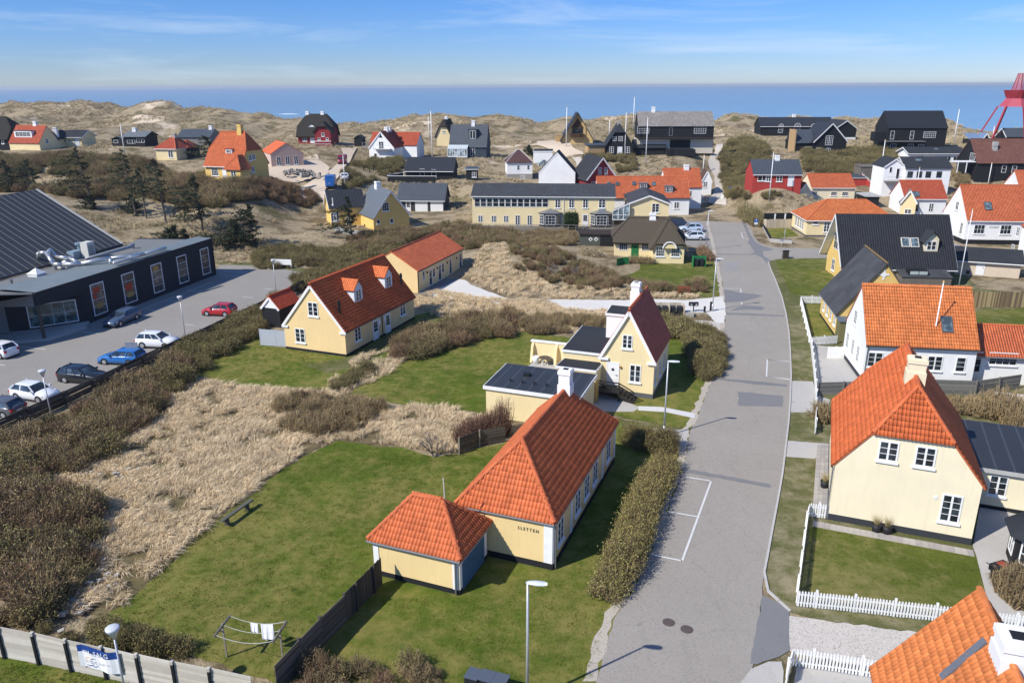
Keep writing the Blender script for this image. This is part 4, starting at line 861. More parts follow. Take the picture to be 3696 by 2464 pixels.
k, z = onwall(st, 'f', b3(870, 1050)); st.part('wall_lamp', MB().lathe([(.02, -.1), (.11, -.05), (.11, .05), (.02, .1)], 12, (k, -.08, z)), plain('brass', (.55, .38, .12), .3, .5, .8))
st.chimney(5.2, st.S / 2 + .55, .85, .7, 1.1, WHITEW)
def annex(name, label, A, deg, W, D, hw, wallm, cat='annex', **kw):
    h = House(name, label, Vector((*A, 0)) if len(A) == 2 else Vector(A), R(deg), W, D, hw, wallm, cat); return h
vv_ = Vector((-u_.y, u_.x, 0))
def sloc(u, v): return B_ + u_ * u + vv_ * v
an2 = House('kitchen_annex', 'flat black felt roofed annex leaning against the steep red roof', sloc(-8.0, .45), R(-20.5), 3.4, 6.4, 3.15, PALEY, 'annex'); flat_roof(an2, BLK_F, .2, .12, WHITE, .25)
pd = House('porch_annex', 'low black roofed porch between terrace and steep house', sloc(-7.85, -2.0), R(-20.5), 3.4, 2.4, 2.5, PALEY, 'annex'); flat_roof(pd, BLK_F, .2, .06, WHITE, -.15)
dm = House('dormer_block', 'white flat topped dormer behind the tall white chimney', sloc(-5.2, 4.4), R(-20.5), 2.2, 1.9, 5.6, WHITEW, 'dormer'); flat_roof(dm, BLK_F, .2, .1, WHITE, .2)
al = House('long_annex', 'long low pale yellow annex with wide black felt roof and row of roof vents', sloc(-11.8, -7.95), R(-20.5), 7.55, 4.8, 2.35, plaster('pale_yellow_plaster', (.79, .65, .37)), 'annex'); flat_roof(al, seam_uv('felt_strips', (.032, .036, .043), 1.0, .2), .28, .18, WHITE, .12)
vt = MB()
for i in range(4): x0 = 1.6 + i * 1.0; vt.tube((x0, 1.2, 2.6), (x0, 1.2, 2.95), .05, .05, 6).tube((x0, 1.2, 2.95), (x0 + .22, 1.2, 2.82), .05, .05, 6)
al.part('roof_vent', vt, BLKM); al.part('roof_hatch', MB().box(2.2, 2.6, 2.6, 2.7, 3.0, 3.0), BLKM)
k, z = onwall(al, 'r', b3(680, 1220)); al.part('arched_door', MB().prism([(7.56, k - .4, .05), (7.56, k + .4, .05), (7.56, k + .4, 1.7), (7.56, k + .25, 1.98), (7.56, k, 2.08), (7.56, k - .25, 1.98), (7.56, k - .4, 1.7)], (.03, 0, 0)), plain('ochre_door', (.50, .34, .10), .6))
tw = House('terrace_wall', 'yellow terrace wall with white coping and buttresses round a patio', sloc(-12.7, 5.75), R(-20.5), 4.7, .22, 1.9, PALEY, 'wall'); tw.part('wall', MB().box(0, 0, -.3, 4.6, .22, 1.9), PALEY); tw.part('coping', MB().box(-.08, -.08, 1.9, 4.68, .3, 2.02), WHITE)
for x in (.05, 1.0 + 1.4, 4.3): tw.part('buttress', MB().prism([(x, -.005, -.1), (x, -.7, -.1), (x, -.35, 1.5), (x, -.005, 1.85)], (.22, 0, 0)), PALEY)
sheet('terrace', [(p.x, p.y) for p in (sloc(-12.6, 2.2), sloc(-8.2, 2.2), sloc(-8.0, 6.0), sloc(-12.3, 6.0))], .014, CONC, world=True)
yw = -21.8; u_ = Vector((math.cos(R(yw)), math.sin(R(yw)), 0)); vv_ = Vector((-u_.y, u_.x, 0)); A_ = Vector((19.08, 40.89, 0)); r1 = House('cream_house', 'large cream house with half-hipped old orange roof behind a picket fence', A_, R(yw), 7.6, 10.6, 3.72, CREAM)
r1.plinth(.42, plain('slate_plinth', (.035, .038, .043), .8)); r1.roof(TOB, 4.85, 'y', ('h', 1.35, .46), ('h', 1.35, .46), oh=.12, og=.05, tiles=T_OLD, ridgecap=T_OLD, gutter=plain('dark_gutter', (.05, .05, .05), .5))
for q in (c4(640, 335), c4(837, 365)): pw(r1, 'f', q, 1.05, 1.25, 2, 3, near=True, fw=.09)
pw(r1, 'f', c4(972, 640), 1.05, 1.75, 2, 4, near=True, fw=.09); r1.chimney(3.4, 3.8, .8, .95, 1.2, CREAM); r1.downpipe(-.1, -.06, 3.6, GREYM)
r1.part('vent_grille', MB().box(5.35, -.03, 2.55, 5.53, .01, 2.75), WHITE)
ra = House('felt_roofed_wing', 'cream side wing with wide black felt roof beside the cream house', A_ + u_ * 7.7 + vv_ * 4.95, R(yw), 7.5, 6.0, 2.5, CREAM, 'annex'); flat_roof(ra, seam_uv('felt_strips', (.032, .036, .043), 1.0, .2), .25, .25, plain('grey_fascia', (.42, .42, .40), .7), .5)
pw(ra, 'f', c4(1222, 518), 1.0, 1.35, 2, 3, near=True); ra.plinth(.25)
gz = thing('garden_pavilion', 'black octagonal garden pavilion with white windows at the edge of the patio', 'pavilion', Vector((29.1, 35.9, 0)))
MB().lathe([(2.0, 0), (2.0, 2.0)], 8).build('wall', BOARD_K, gz); MB().lathe([(2.4, 1.98), (2.4, 2.08), (.1, 3.1)], 8).build('roof', BLK_F, gz)
for i in range(8):
    a0 = 2 * math.pi * i / 8; a1_ = 2 * math.pi * (i + 1) / 8; p0 = Vector((2.0 * math.cos(a0), 2.0 * math.sin(a0), .55)); p1 = Vector((2.0 * math.cos(a1_), 2.0 * math.sin(a1_), .55)); d = (p1 - p0); c_ = (p0 + p1) / 2
    if c_.y < .9 or c_.x < 0: e = d.normalized(); window(gz, c_ - e * .45 + Vector((e.y, -e.x, 0)) * .012, math.atan2(e.y, e.x), .9, 1.25, 2, 2, sill=False)
yw = -17.2; u_ = Vector((math.cos(R(yw)), math.sin(R(yw)), 0)); vv_ = Vector((-u_.y, u_.x, 0)); D_ = 11.5; br = House('orange_roofed_house', 'house with bright orange tiled gable roof and broad white chimney beside the gravel drive', Vector((14.35, 24.85, 0)) - vv_ * D_, R(yw), 5.9, D_, 3.1, WHITEW)
br.roof(TOB, 4.1, 'y', oh=.1, og=.08, tiles=T_BRT, ridgecap=T_BRT, gutter=GREYM); br.chimney(8.0, 2.75, 1.1, 1.0, .9, WHITEW)
br.dormer(D_ - 4.9, 1.1, 2.6, 1.2, .5, WHITEW, GREYM) if False else None
x, y = 0, 0
fl = MB(); 
o, d = _lray(br, c4(725, 1535)); 
br.part('lead_flashing', MB().bar((1.45, D_ - 2.75, 3.1 + 1.45 * 4.1 / 2.95 + .24), (2.62, D_ - 2.45, 3.1 + 2.62 * 4.1 / 2.95 + .24), .34, .08, (-1.39, 0, 1)), GREYM)
yw = -9.4; u_ = Vector((math.cos(R(yw)), math.sin(R(yw)), 0)); vv_ = Vector((-u_.y, u_.x, 0)); A_ = Vector((30.93, 63.68, 0)); we = House('white_house', 'white house with bright orange pantile roof, one skylight and dark plinth beside a flagpole', A_, R(yw), 9.0, 7.0, 3.65, WHITEW)
we.plinth(.4, plain('slate_plinth', (.035, .038, .043), .8)); we.roof(TOB, 4.1, 'x', oh=.2, og=.06, tiles=T_BRT, ridgecap=T_BRT, gutter=plain('dark_gutter', (.05, .05, .05), .5)); we.part('cornice', MB().box(-.05, -.06, 3.25, 9.05, .01, 3.4), WHITE)
for q in (b4(857, 1215), b4(1100, 1235), b4(1335, 1245)): pw(we, 'f', q, 1.25, 1.35, 2, 3, near=True)
pw(we, 'f', b4(1543, 1255), .8, 1.35, 1, 3, near=True)
for q, w, hh in ((b4(705, 875), .9, 1.3), (b4(640, 1060), .8, 1.5), (b4(682, 1115), .8, 1.5), (b4(722, 1170), .8, 1.5)): pw(we, 'l', q, w, hh, 2, 4, near=True)
x, y = onroof(we, b4(1428, 940)); th_ = math.sqrt(1 + we.k ** 2); we.skylight(x - .45, y * th_ - .75, .9, 1.5); we.downpipe(.15, -.1, 3.6)
ww = House('white_wing', 'low white wing with orange tiled roof and a wide many paned window', A_ + u_ * 9.02 + vv_ * 1.2, R(yw), 8.5, 4.6, 2.7, WHITEW, 'annex'); ww.roof(ORF, 1.9, 'x', oh=.25, ridgecap=CAP, gutter=GREYM); pw(ww, 'f', b4(1885, 1210), 2.3, 1.15, 4, 3, near=True, mid=False); pw(ww, 'f', b4(1672, 1235), .8, 1.9, 1, 3, near=True, sill=False)
cl = House('corner_house', 'corner of a white gabled house with black trim beside the grey fence', Vector((40.6, 52.2, 0)), R(-18), 6.0, 7.0, 3.4, WHITEW); cl.roof(plain('pale_roof_sheet', (.62, .62, .61), .6), 3.0, 'y', oh=.5, og=.3, verge=WHITE); cl.plinth(.3)
yg = House('grey_roofed_house', 'ochre gabled house with weathered grey slate roof and a white cross on its gable', Vector((33.64, 76.13, 0)), R(-10.5), 7.8, 8.6, 2.78, YEL2); yg.roof(ETER, 5.15, 'y', oh=.25, og=.22, ridgecap=plain('lichen_ridge', (.20, .13, .05), .9), gutter=GREYM)
k, z = onwall(yg, 'f', b4(930, 535)); yg.part('cross', MB().box(k - .08, -.04, z - .55, k + .08, .0, z + .55).box(k - .5, -.045, z - .08, k + .5, .0, z + .08).box(k - .2, -.05, z - .2, k + .2, .0, z + .2), WHITE); yg.plinth(.25)
for q in (b4(452, 775), b4(478, 815), b4(505, 855), b4(535, 900)): k, z = onwall(yg, 'l', q); yg.win('l', k, 1.0, .85, 1.45, 2, 3, near=False)
lt = House('porch', 'small green boarded porch with a blue grey lid roof beside the white gable', G(b4(560, 1080)), R(-10), 1.3, 1.6, 2.2, boards('olive_boards', (.17, .16, .07)), 'porch'); flat_roof(lt, plain('blue_grey_roof', (.12, .15, .19), .6), .15, .12, None)
bf = House('black_roofed_house', 'ochre house under a big glossy black tile roof with a pointed dormer and two skylights', Vector((43.95, 98.6, 0)), R(-4.6), 12.6, 8.6, 2.85, YEL2); bf.roof(SLATE_B, 5.7, 'x', oh=.55, og=1.0, verge=WHITE, gutter=WHITE)
for q in (b4(1100, 505), b4(1282, 507)): pw(bf, 'f', q, 1.25, 1.35, 2, 2)
for q in (b4(1095, 280), b4(1168, 282)): x, y = onroof(bf, q); bf.skylight(x - .5, y * math.sqrt(1 + bf.k ** 2) - .7, 1.05, 1.35, plain('pale_frame', (.6, .57, .5), .6))
x, y = onroof(bf, b4(1300, 350)); bf.dormer(x, y - .1, 1.7, 1.75, 1.0, plaster('ochre_trim', (.74, .66, .48)), BLK_F, (1.15, 1.15, 2, 2), oh=.35)
bf.win('l', 4.3, 3.6, 4.2, 2.2, 5, 2, sill=False); bf.win('l', 3.0, .6, 1.2, 1.6, 2, 2)
lean = House('lean_to', 'grey boarded lean-to with a raised glazed roof light below the ochre wall', G(b4(1060, 660)), R(-6), 6.0, 2.2, 1.7, GWOOD, 'shed'); flat_roof(lean, ETER, .1, .1, None, .5); lean.part('roof_light', MB().box(.9, .3, 1.9, 3.2, 1.6, 2.5), BLKM); lean.part('pane', MB().box(1.0, .27, 2.0, 2.0, .32, 2.42).box(2.1, .27, 2.0, 3.1, .32, 2.42), plain('pale_glass', (.42, .48, .46), .15, .6))
sd = House('rendered_shed', 'beige rendered shed with black roof and a torn white scalloped edge', G(b4(1500, 530)), R(-21), 7.6, 4.4, 2.1, plaster('beige_render', (.60, .50, .38)), 'shed'); sd.roof(BLK_F, 1.3, 'x', oh=.35, og=.35, verge=plain('scalloped_trim', (.7, .7, .68), .7), gutter=WHITE); pw(sd, 'f', b4(1602, 515), .45, .5, 1, 1, mat=DWOOD, sill=False); k, z = onwall(sd, 'f', b4(1680, 600)); sd.door('f', k, .9, 1.8, WHITE)
yw = -6; so = House('white_villa', 'white villa with bright orange roof, black plinth and grey SOLBAK lettering', Vector((74.2, 125.2, 0)), R(yw), 10.5, 9.0, 4.05, WHITEW); so.plinth(.75, BLACKP); so.roof(ORF, 4.9, 'x', oh=.25, og=.05, gutter=WHITE, ridgecap=CAP)
for q in (b4(1693, 172), b4(1905, 175)): pw(so, 'f', q, 1.7, 1.5, 3, 2, mid=False)
letters(so, 'f', b4(1772, 162), 'SOLBAK', .42, plain('grey_letters', (.25, .25, .25), .6)); pw(so, 'l', b4(1550, 165), .9, 1.9, 2, 3); pw(so, 'l', a4(1740, 1280), 1.0, 1.4, 2, 2)
x, y = onroof(so, a4(2018, 1290)); so.skylight(x - .55, y * math.sqrt(1 + so.k ** 2) - .7, 1.1, 1.5)
wl = House('white_gabled_house', 'tall white house with orange roof next to the lettered villa', Vector((76.5, 108.5, 0)), R(-8), 9.0, 8.0, 4.6, WHITEW); wl.roof(ORF, 4.2, 'y', oh=.2, og=.1, verge=WHITE, ridgecap=CAP)
for q in (b4(2005, 190), b4(1962, 330)): pw(wl, 'l', q, .9, 1.4, 2, 3)
def FH(name, label, qA, z, deg, qB, D, hw, wall, cat='house', group=None):
    A = G(qA, z); return House(name, label, A, R(deg), width_to(A, R(deg), qB[0]), D, hw, wall, cat, group)
def wins(h, f, qs, w=1.0, hh=1.2, nx=2, ny=3, **kw):
    for q in qs: pw(h, f, q, w, hh, nx, ny, **kw)
GRY = plain('grey_timber', (.20, .19, .18), .8); BRICK = None
def brick_material():
    t = NT('pink_brick', .9, .15); v = t.coord(); b = t.n('ShaderNodeTexBrick', i_Scale=1.0, i_Mortar_Size=.012, i_Brick_Width=.24, i_Row_Height=.07); mp = t.n('ShaderNodeMapping'); mp.inputs['Rotation'].default_value = (math.pi / 2, 0, 0); t.l(v, mp.inputs[0]); t.l(mp.outputs[0], b.inputs['Vector'])
    b.inputs['Color1'].default_value = (.46, .27, .22, 1); b.inputs['Color2'].default_value = (.55, .34, .27, 1); b.inputs['Mortar'].default_value = (.5, .44, .38, 1); n = t.noise(v, .8, 4); t.col(t.mix(t.math('MULTIPLY', n, .5), b.outputs[0], (.55, .42, .36))); return t.m
BRICK = brick_material(); TH_D = thatch('dark_thatch', (.045, .04, .036)); TH_B = thatch('brown_thatch', (.10, .078, .06)); BRN = tile_uv('brown_tiles', (.16, .07, .05)); GRT = tile_uv('pale_grey_roof', (.23, .215, .195), .5, .5, .3, .3)
h = FH('dark_thatched_house', 'dark house with a deep black roof cut by the edge of the view', a1(-190, 520), 9.5, -4, a1(90, 520), 9, 3.2, BOARD_K); h.roof(TH_D, 5.2, 'x', ('h', 2.5, .45), ('h', 2.5, .45), oh=.4); pw(h, 'f', a1(25, 440), .7, .9, 1, 2)
h = FH('orange_roofed_cottage', 'yellow cottage with wide orange roof and a white flat topped dormer in the dunes', a1(95, 505), 10, -14, a1(372, 505), 6.5, 1.7, PALEY); h.roof(REDF, 3.9, 'x', oh=.2, og=.05, ridgecap=CAP); h.chimney(h.W * .62, h.S * .55, .9, .8, 1.2, WHITEW); h.dormer(h.W * .42, .9, 5.4, 1.75, .1, WHITEW, ZINC, (4.6, 1.1, 8, 3), flat=True); pw(h, 'r', a1(430, 432), .9, 1.2, 2, 2)
h = FH('dune_bungalow', 'yellow bungalow with low black roof and white eaves among the dunes', a1(535, 482), 10, 2, a1(757, 482), 8, 2.5, PALEY); h.roof(BLK_F, 1.5, 'x', oh=.45, og=.4, verge=WHITE, gutter=WHITE); wins(h, 'f', (a1(598, 430), a1(640, 430), a1(682, 430)), .55, .6, 1, 1); k, z = onwall(h, 'f', a1(712, 450)); h.door('f', k, 1.0, 2.0, WHITE)
h = FH('bungalow_wing', 'gabled end of the yellow bungalow with a stout white chimney', a1(452, 495), 10, 8, a1(535, 495), 7, 2.6, PALEY, 'annex'); h.roof(BLK_F, 1.6, 'y', oh=.4, og=.4, verge=WHITE); h.chimney(1.2, h.S * .2, 1.0, .9, .9, WHITEW); wins(h, 'f', (a1(495, 432),), 1.1, .8, 1, 1)
h = FH('black_cottage', 'low black cottage with flat grey roof and wide white windows in the dunes', a1(1150, 482), 10, -3, a1(1338, 482), 7, 2.6, BOARD_K); h.roof(seam_uv('grey_felt_far', (.13, .145, .15), 1.2, .2), 1.1, 'x', oh=.5, og=.5); wins(h, 'f', (a1(1290, 428), a1(1205, 436)), 2.2, 1.0, 3, 1, sill=False); h.chimney(1.4, h.S * .5, .9, .9, 1.0, WHITEW)
h = FH('cottage_porch', 'shallow gabled porch in front of the low black cottage', a1(1035, 478), 10, -3, a1(1150, 478), 4, 1.9, BOARD_K, 'porch'); h.roof(seam_uv('grey_felt_far', (.13, .145, .15), 1.2, .2), .6, 'y', oh=.3, og=.3); wins(h, 'f', (a1(1064, 436),), 1.3, .8, 1, 1, sill=False)
h = FH('little_hipped_house', 'small cream house with red hipped roof and a dark open porch', a1(1442, 602), 9, -10, a1(1628, 602), 7.5, 2.6, PALEY); h.roof(REDF, 2.3, 'x', ('h', 2.4), ('h', 2.4), oh=.3, ridgecap=CAP, gutter=WHITE); wins(h, 'f', (a1(1568, 552),), 1.2, 1.5, 2, 3); h.chimney(h.W * .55, h.S / 2, .7, .7, .8, plain('grey_render', (.40, .36, .33), .9))
h = FH('hipped_porch', 'open porch with black walls as its shade under the red hipped roof', a1(1622, 588), 9, -10, a1(1735, 588), 5, 2.5, BOARD_K, 'porch'); h.roof(REDF, 1.6, 'x', ('h', 1.6), ('h', 1.6), oh=.3); h.part('post', MB().box(h.W * .45, -.3, 0, h.W * .45 + .18, -.12, 2.5), WHITE)  # closed black walls stand in for the shade inside the porch
h = FH('grey_roofed_cottage', 'low cottage with pale grey metal roof and white chimney behind the dark conifer', a1(1640, 470), 10, -4, a1(1940, 470), 7, 2.2, GRY); h.roof(ZINC, 1.8, 'x', oh=.3); h.chimney(h.W * .88, h.S / 2, .8, .8, 1.0, WHITEW)
h = FH('orange_roofed_villa', 'tall yellow house with steep orange half-hipped roof and a yellow chimney above the scrub', a1(1895, 765), 7.6, -19, a1(2232, 765), 8.6, 2.7, YEL2); h.roof(tile_uv('villa_tiles', (.55, .135, .045), .24, .36, 1.5), 6.0, 'x', ('h', 1.6, .42), ('h', 1.6, .42), oh=.35, og=.1, ridgecap=CAP, gutter=WHITE); h.chimney(h.W * .70, h.S * .5, .9, .9, 1.5, YEL2)
wins(h, 'f', (a1(1975, 715),), 1.6, 1.5, 4, 3, mid=False); h.dormer(h.W * .58, 1.35, 1.5, 1.0, .1, WHITEW, REDF, (1.2, .65, 3, 1), flat=True); k, z = onwall(h, 'f', a1(2068, 745)); h.door('f', k, .9, 2.0, WHITE); wins(h, 'r', (a1(2298, 585), a1(2330, 575), a1(2294, 715), a1(2325, 690)), .9, 1.1, 2, 3)
p_ = FH('villa_porch', 'projecting yellow entrance porch with its own orange hipped roof', a1(2088, 800), 7.6, -19, a1(2218, 812), 3.2, 2.55, YEL2, 'porch'); p_.roof(tile_uv('villa_tiles', (.55, .135, .045), .24, .36, 1.5), 2.1, 'y', ('h', 1.7), ('g',), oh=.3, ridgecap=CAP); wins(p_, 'f', (a1(2147, 742),), 1.2, 1.4, 2, 3)
h = FH('brick_house', 'unfinished pink brick house with new orange roof on bare sand', a2(145, 668), 7.8, 27, a2(442, 655), 11, 2.75, BRICK); h.roof(tile_uv('new_tiles', (.60, .13, .04), .3, .4, .6), 2.3, 'y', oh=.1, og=.05); wins(h, 'f', (a2(210, 615), a2(290, 610), a2(368, 606)), .95, 1.9, 2, 4)
h = FH('red_thatched_house', 'red house with thick black thatched roof, two white chimneys and a thatched porch', a2(390, 455), 10, -4, a2(692, 455), 7.5, 2.4, REDW); h.roof(TH_D, 5.2, 'x', ('h', 2.0, .35), ('h', 2.0, .35), oh=.5, og=.35, th=.35); wins(h, 'f', (a2(448, 412),), 1.2, 1.2, 2, 3); k, z = onwall(h, 'f', a2(518, 425)); h.door('f', k, 1.1, 2.1, WHITE)
for x in (.22, .68): h.chimney(h.W * x, h.S / 2, .85, .85, .9, WHITEW)
h.dormer(h.W * .40, 1.0, 1.6, .9, .45, WHITEW, TH_D, (1.1, .5, 2, 1))
g_ = FH('thatched_porch', 'red gabled porch wing with thatched roof and a white railing', a2(545, 470), 10, -4, a2(690, 470), 3, 3.6, REDW, 'porch'); g_.roof(TH_D, 2.2, 'y', ('h', .8, .5), ('g',), oh=.45, og=.35, th=.3); wins(g_, 'f', (a2(615, 372),), .8, .9, 1, 2); wins(g_, 'f', (a2(580, 412), a2(655, 410)), .7, .6, 1, 1); g_.part('railing', MB().box(-.2, -.5, 1.0, g_.W + .2, -.4, 1.15).box(-.2, -.5, .3, g_.W + .2, -.4, .4), WHITE)
s_ = FH('dark_shed', 'little black shed at the head of the sandy track', a2(905, 478), 9.2, -2, a2(985, 478), 3.5, 2.1, BOARD_K, 'shed'); s_.roof(BLK_F, .8, 'y', oh=.2, og=.2)
h = FH('white_gabled_cottage', 'white gabled cottage with dark red roof, two white chimneys and a balcony', a2(1045, 605), 7.0, -12, a2(1272, 560), 9, 3.2, WHITEW); h.roof(tile_uv('oxblood_tiles', (.20, .03, .02)), 3.9, 'y', oh=.2, og=.15, verge=WHITE); wins(h, 'f', (a2(1150, 470),), 1.3, 1.9, 2, 3, sill=False); wins(h, 'f', (a2(1098, 560),), .8, .9, 1, 1); h.part('vent', MB().prism([(h.W / 2 - .5, -.02, 5.6), (h.W / 2 + .5, -.02, 5.6), (h.W / 2, -.02, 6.4)], (0, -.03, 0)), GLASS)
h.part('balcony', MB().box(1.6, -1.2, 2.75, h.W - .6, -.01, 2.9).box(1.6, -1.2, 3.7, h.W - .6, -1.15, 3.76).box(1.6, -1.2, 3.2, h.W - .6, -1.16, 3.24).box(1.6, -1.2, 2.9, 1.66, -1.15, 3.7).box(h.W - .66, -1.2, 2.9, h.W - .6, -1.15, 3.7), plain('grey_railing', (.5, .5, .5), .6))
for x in (4.2, 6.0): h.chimney(x, h.S / 2, 1.0, .9, .9, WHITEW)
w2 = House('red_roofed_wing', 'orange red roofed cross wing behind the white gabled cottage', h.A + Vector((-1.0, 7.0, 0)), R(-12), 13.0, 6.0, 3.4, WHITEW, 'annex'); w2.roof(REDF, 2.9, 'x', oh=.2, ridgecap=CAP)
dk = thing('timber_deck', 'raised grey timber deck with stairs beside the white gabled cottage', 'deck', G(a2(978, 590), 7.0), R(-12)); MB().box(0, 0, 3.0, 3.2, 2.6, 3.15).build('platform', GRY, dk)
for x, y in ((.1, .1), (3.0, .1), (.1, 2.4), (3.0, 2.4)): MB().box(x, y, -.3, x + .14, y + .14, 4.0).build('post', GRY, dk)
MB().bar((0, .1, 4.0), (3.2, .1, 4.0), .08).build('rail', GRY, dk); MB().bar((0, 2.5, 4.0), (3.2, 2.5, 4.0), .08).build('rail', GRY, dk)
h = FH('yellow_thatched_house', 'pale yellow gabled house with dark thatch and white chimney behind the slate blue house', a2(1662, 475), 8.4, -6, a2(1788, 475), 10, 3.0, PALEY); h.roof(TH_D, 4.2, 'y', ('h', 1.2, .55), ('g',), oh=.4, og=.3, th=.35); wins(h, 'f', (a2(1725, 347),), .9, .6, 2, 1); h.chimney(5, h.S * .5, .9, .8, .9, WHITEW)
SLB = boards('slate_blue_boards', (.045, .06, .08)); h = FH('slate_blue_house', 'slate blue house with steep grey seamed roof, balcony dormer and glazed garden room', a2(1778, 575), 7.4, -6, a2(2118, 575), 8, 2.6, SLB); h.roof(ZINC, 5.3, 'x', oh=.2, og=.1); h.chimney(h.W * .60, h.S / 2, .8, .8, 1.1, WHITEW); wins(h, 'f', (a2(1990, 535),), 1.3, 1.9, 2, 2, sill=False); h.dormer(h.W * .62, 1.2, 2.2, 2.6, .1, SLB, ZINC, (1.5, 2.1, 2, 1), flat=True)
cv = thing('garden_room', 'white framed lean-to glass garden room on the slate blue house', 'conservatory', h.A + Vector((0, 0, 0)), R(-6)); wv = h.W * .52; cv.location = h.M @ Vector((-.1, -2.0, 0))
fr_ = MB(); gl_ = MB().box(.06, .06, .1, wv - .06, 1.98, 2.1)
for i in range(9): x = i * wv / 8; fr_.box(x - .05, -.02, 0, x + .05, .06, 2.2); fr_.bar((x, 0, 2.2), (x, 2.0, 3.0), .1, .08)
fr_.box(-.05, -.02, 2.12, wv + .05, .06, 2.25).box(-.05, -.02, 0, wv + .05, .06, .3); fr_.build('frame', WHITE, cv); gl_.build('pane', glass('garden_glass', (.16, .19, .2)), cv)
pl_ = MB().prism([(0, .0, 2.24), (wv, .0, 2.24), (wv, 2.0, 3.0), (0, 2.0, 3.0)], (0, 0, .02)); pl_.build('roof_pane', plain('milky_glass', (.5, .56, .57), .15, .6), cv)
h = FH('terrace_house', 'black bungalow with dark seamed roof and a black fenced terrace', a2(1380, 790), 4.4, -4, a2(1808, 800), 8, 2.3, BOARD_K); h.roof(DKSEAM, 2.5, 'x', oh=.5, og=.25, verge=GREYM, gutter=WHITE); wins(h, 'f', (a2(1527, 725), a2(1634, 730)), 1.1, 1.9, 1, 1, sill=False); h.part('terrace_post', MB().box(-.1, -2.2, 0, .0, -2.1, 2.2), WHITE)
tf = thing('terrace_fence', 'solid black terrace fence with white top rail in front of the black bungalow', 'fence', G(a2(1210, 805), 4.4), R(-4)); L1 = width_to(G(a2(1210, 805), 4.4), R(-4), a2(1655, 800)[0])
for i in range(10): MB().box(i * L1 / 10, 0, -.4, (i + 1) * L1 / 10 - .02, .08, 1.25).build('panel', BOARD_K, tf)
MB().box(-.05, -.03, 1.26, L1 + .05, .11, 1.36).build('top_rail', WHITE, tf); MB().bar((0, .1, .6), (2.6, 5.0, .6), .08, 1.7).build('side_panel', BOARD_K, tf); MB().bar((0, .1, 1.5), (2.6, 5.0, 1.5), .14, .1).build('side_rail', WHITE, tf)
s_ = FH('garden_hut', 'small black hut with white window and grey flat lid beside the scrub', a2(1932, 788), 4.8, -3, a2(2030, 788), 3, 2.2, BOARD_K, 'shed'); flat_roof(s_, ZINC, .25, .3, plain('grey_fascia', (.42, .42, .40), .7), .2); wins(s_, 'f', (a2(2005, 740),), 1.0, 1.1, 2, 2)
h = FH('double_garage', 'black double garage with grey seamed roof and two white doors', a2(1312, 1082), .2, -5, a2(1728, 1100), 6.5, 2.62, boards('charcoal_boards', (.045, .046, .05)), 'garage'); h.roof(ZINC, 2.9, 'x', oh=.35, og=.3, verge=GREYM, gutter=WHITE)
for i, (x0, x1) in enumerate(((1463, 1578), (1604, 1720))):
    k0, k1 = onwall(h, 'f', a2(x0, 1040))[0], onwall(h, 'f', a2(x1, 1040))[0]; o = h.part('garage_door', MB().box(k0, -.04, .02, k1, .0, 2.25), WHITE)
    for j in range(4): h.part('door_panel', MB().box(k0 + .04, -.06, .06 + j * .55, k1 - .04, -.041, .57 + j * .55), WHITE, o)
k, z = onwall(h, 'f', a2(1400, 1040)); h.door('f', k, .9, 2.05, WHITE, glassrows=3); wins(h, 'r', (a2(1775, 990),), .5, 1.5, 1, 3, sill=False)
YELB = plaster('strong_yellow_plaster', (.76, .52, .17)); h = FH('yellow_gabled_house', 'bright yellow gabled house with grey seamed roof and white verge boards', a2(1085, 1257), .2, 30, a2(1412, 1218), 9, 2.6, YELB); h.roof(seam_uv('smooth_grey_roof', (.10, .115, .13), 1.2, .2), 4.4, 'y', oh=.3, og=.35, verge=WHITE); wins(h, 'f', (a2(1190, 1035),), 1.3, 1.5, 3, 3, mid=False); wins(h, 'f', (a2(1124, 1172), a2(1247, 1162)), .6, .8, 1, 1); h.chimney(6.2, h.S / 2, 1.0, .8, 1.0, WHITEW)
h = FH('yellow_wing', 'yellow wing with dark seamed roof and white windows beside the lawn', a2(700, 1215), .4, 22, a2(1000, 1200), 6.0, 3.5, YELB, 'annex'); h.roof(DKSEAM, 2.7, 'x', oh=.3, og=.4, verge=WHITE); wins(h, 'l', (a2(704, 985),), .9, 1.2, 2, 3); wins(h, 'f', (a2(712, 1130), a2(740, 1125), a2(850, 1170)), .9, 1.6, 2, 3)
ht = House('long_yellow_building', 'long two storey yellow building with grey roof, window band and two bay windows', G(a2(1990, 1218), 0), R(-4.5), 1, 9.0, 5.75, PALEY, 'building'); ht.W = width_to(ht.A, R(-4.5), a3(935, 1240)[0]); ht.roof(tile_uv('grey_concrete_tiles', (.055, .058, .064), .3, .4, .8), 1.7, 'x', oh=.3, og=.2, gutter=WHITE)
for q in (a2(2062, 1145), a2(2185, 1145), a2(2297, 1145), a3(52, 1150), a3(162, 1150)): k, z = onwall(ht, 'f', q); ht.win('f', k, .35 if q[0] > 1848 else .9, .9, 1.9 if q[0] > 1848 else 1.25, 2, 4, sill=False)
k0 = onwall(ht, 'f', a2(2005, 995))[0]; k1 = onwall(ht, 'f', a3(335, 1005))[0]; n_ = 12
for i in range(n_): ht.win('f', k0 + (i + .5) * (k1 - k0) / n_, 3.75, (k1 - k0) / n_ - .06, 1.55, 1, 2, sill=False)
wins(ht, 'f', (a3(420, 1005), a3(547, 1005), a3(675, 1005)), .95, 1.6, 2, 3); wins(ht, 'f', (a3(827, 1005),), 1.2, 1.6, 2, 3); k, z = onwall(ht, 'f', a3(672, 1175)); ht.door('f', k, .95, 2.1, WHITE, glassrows=3, z=.35)
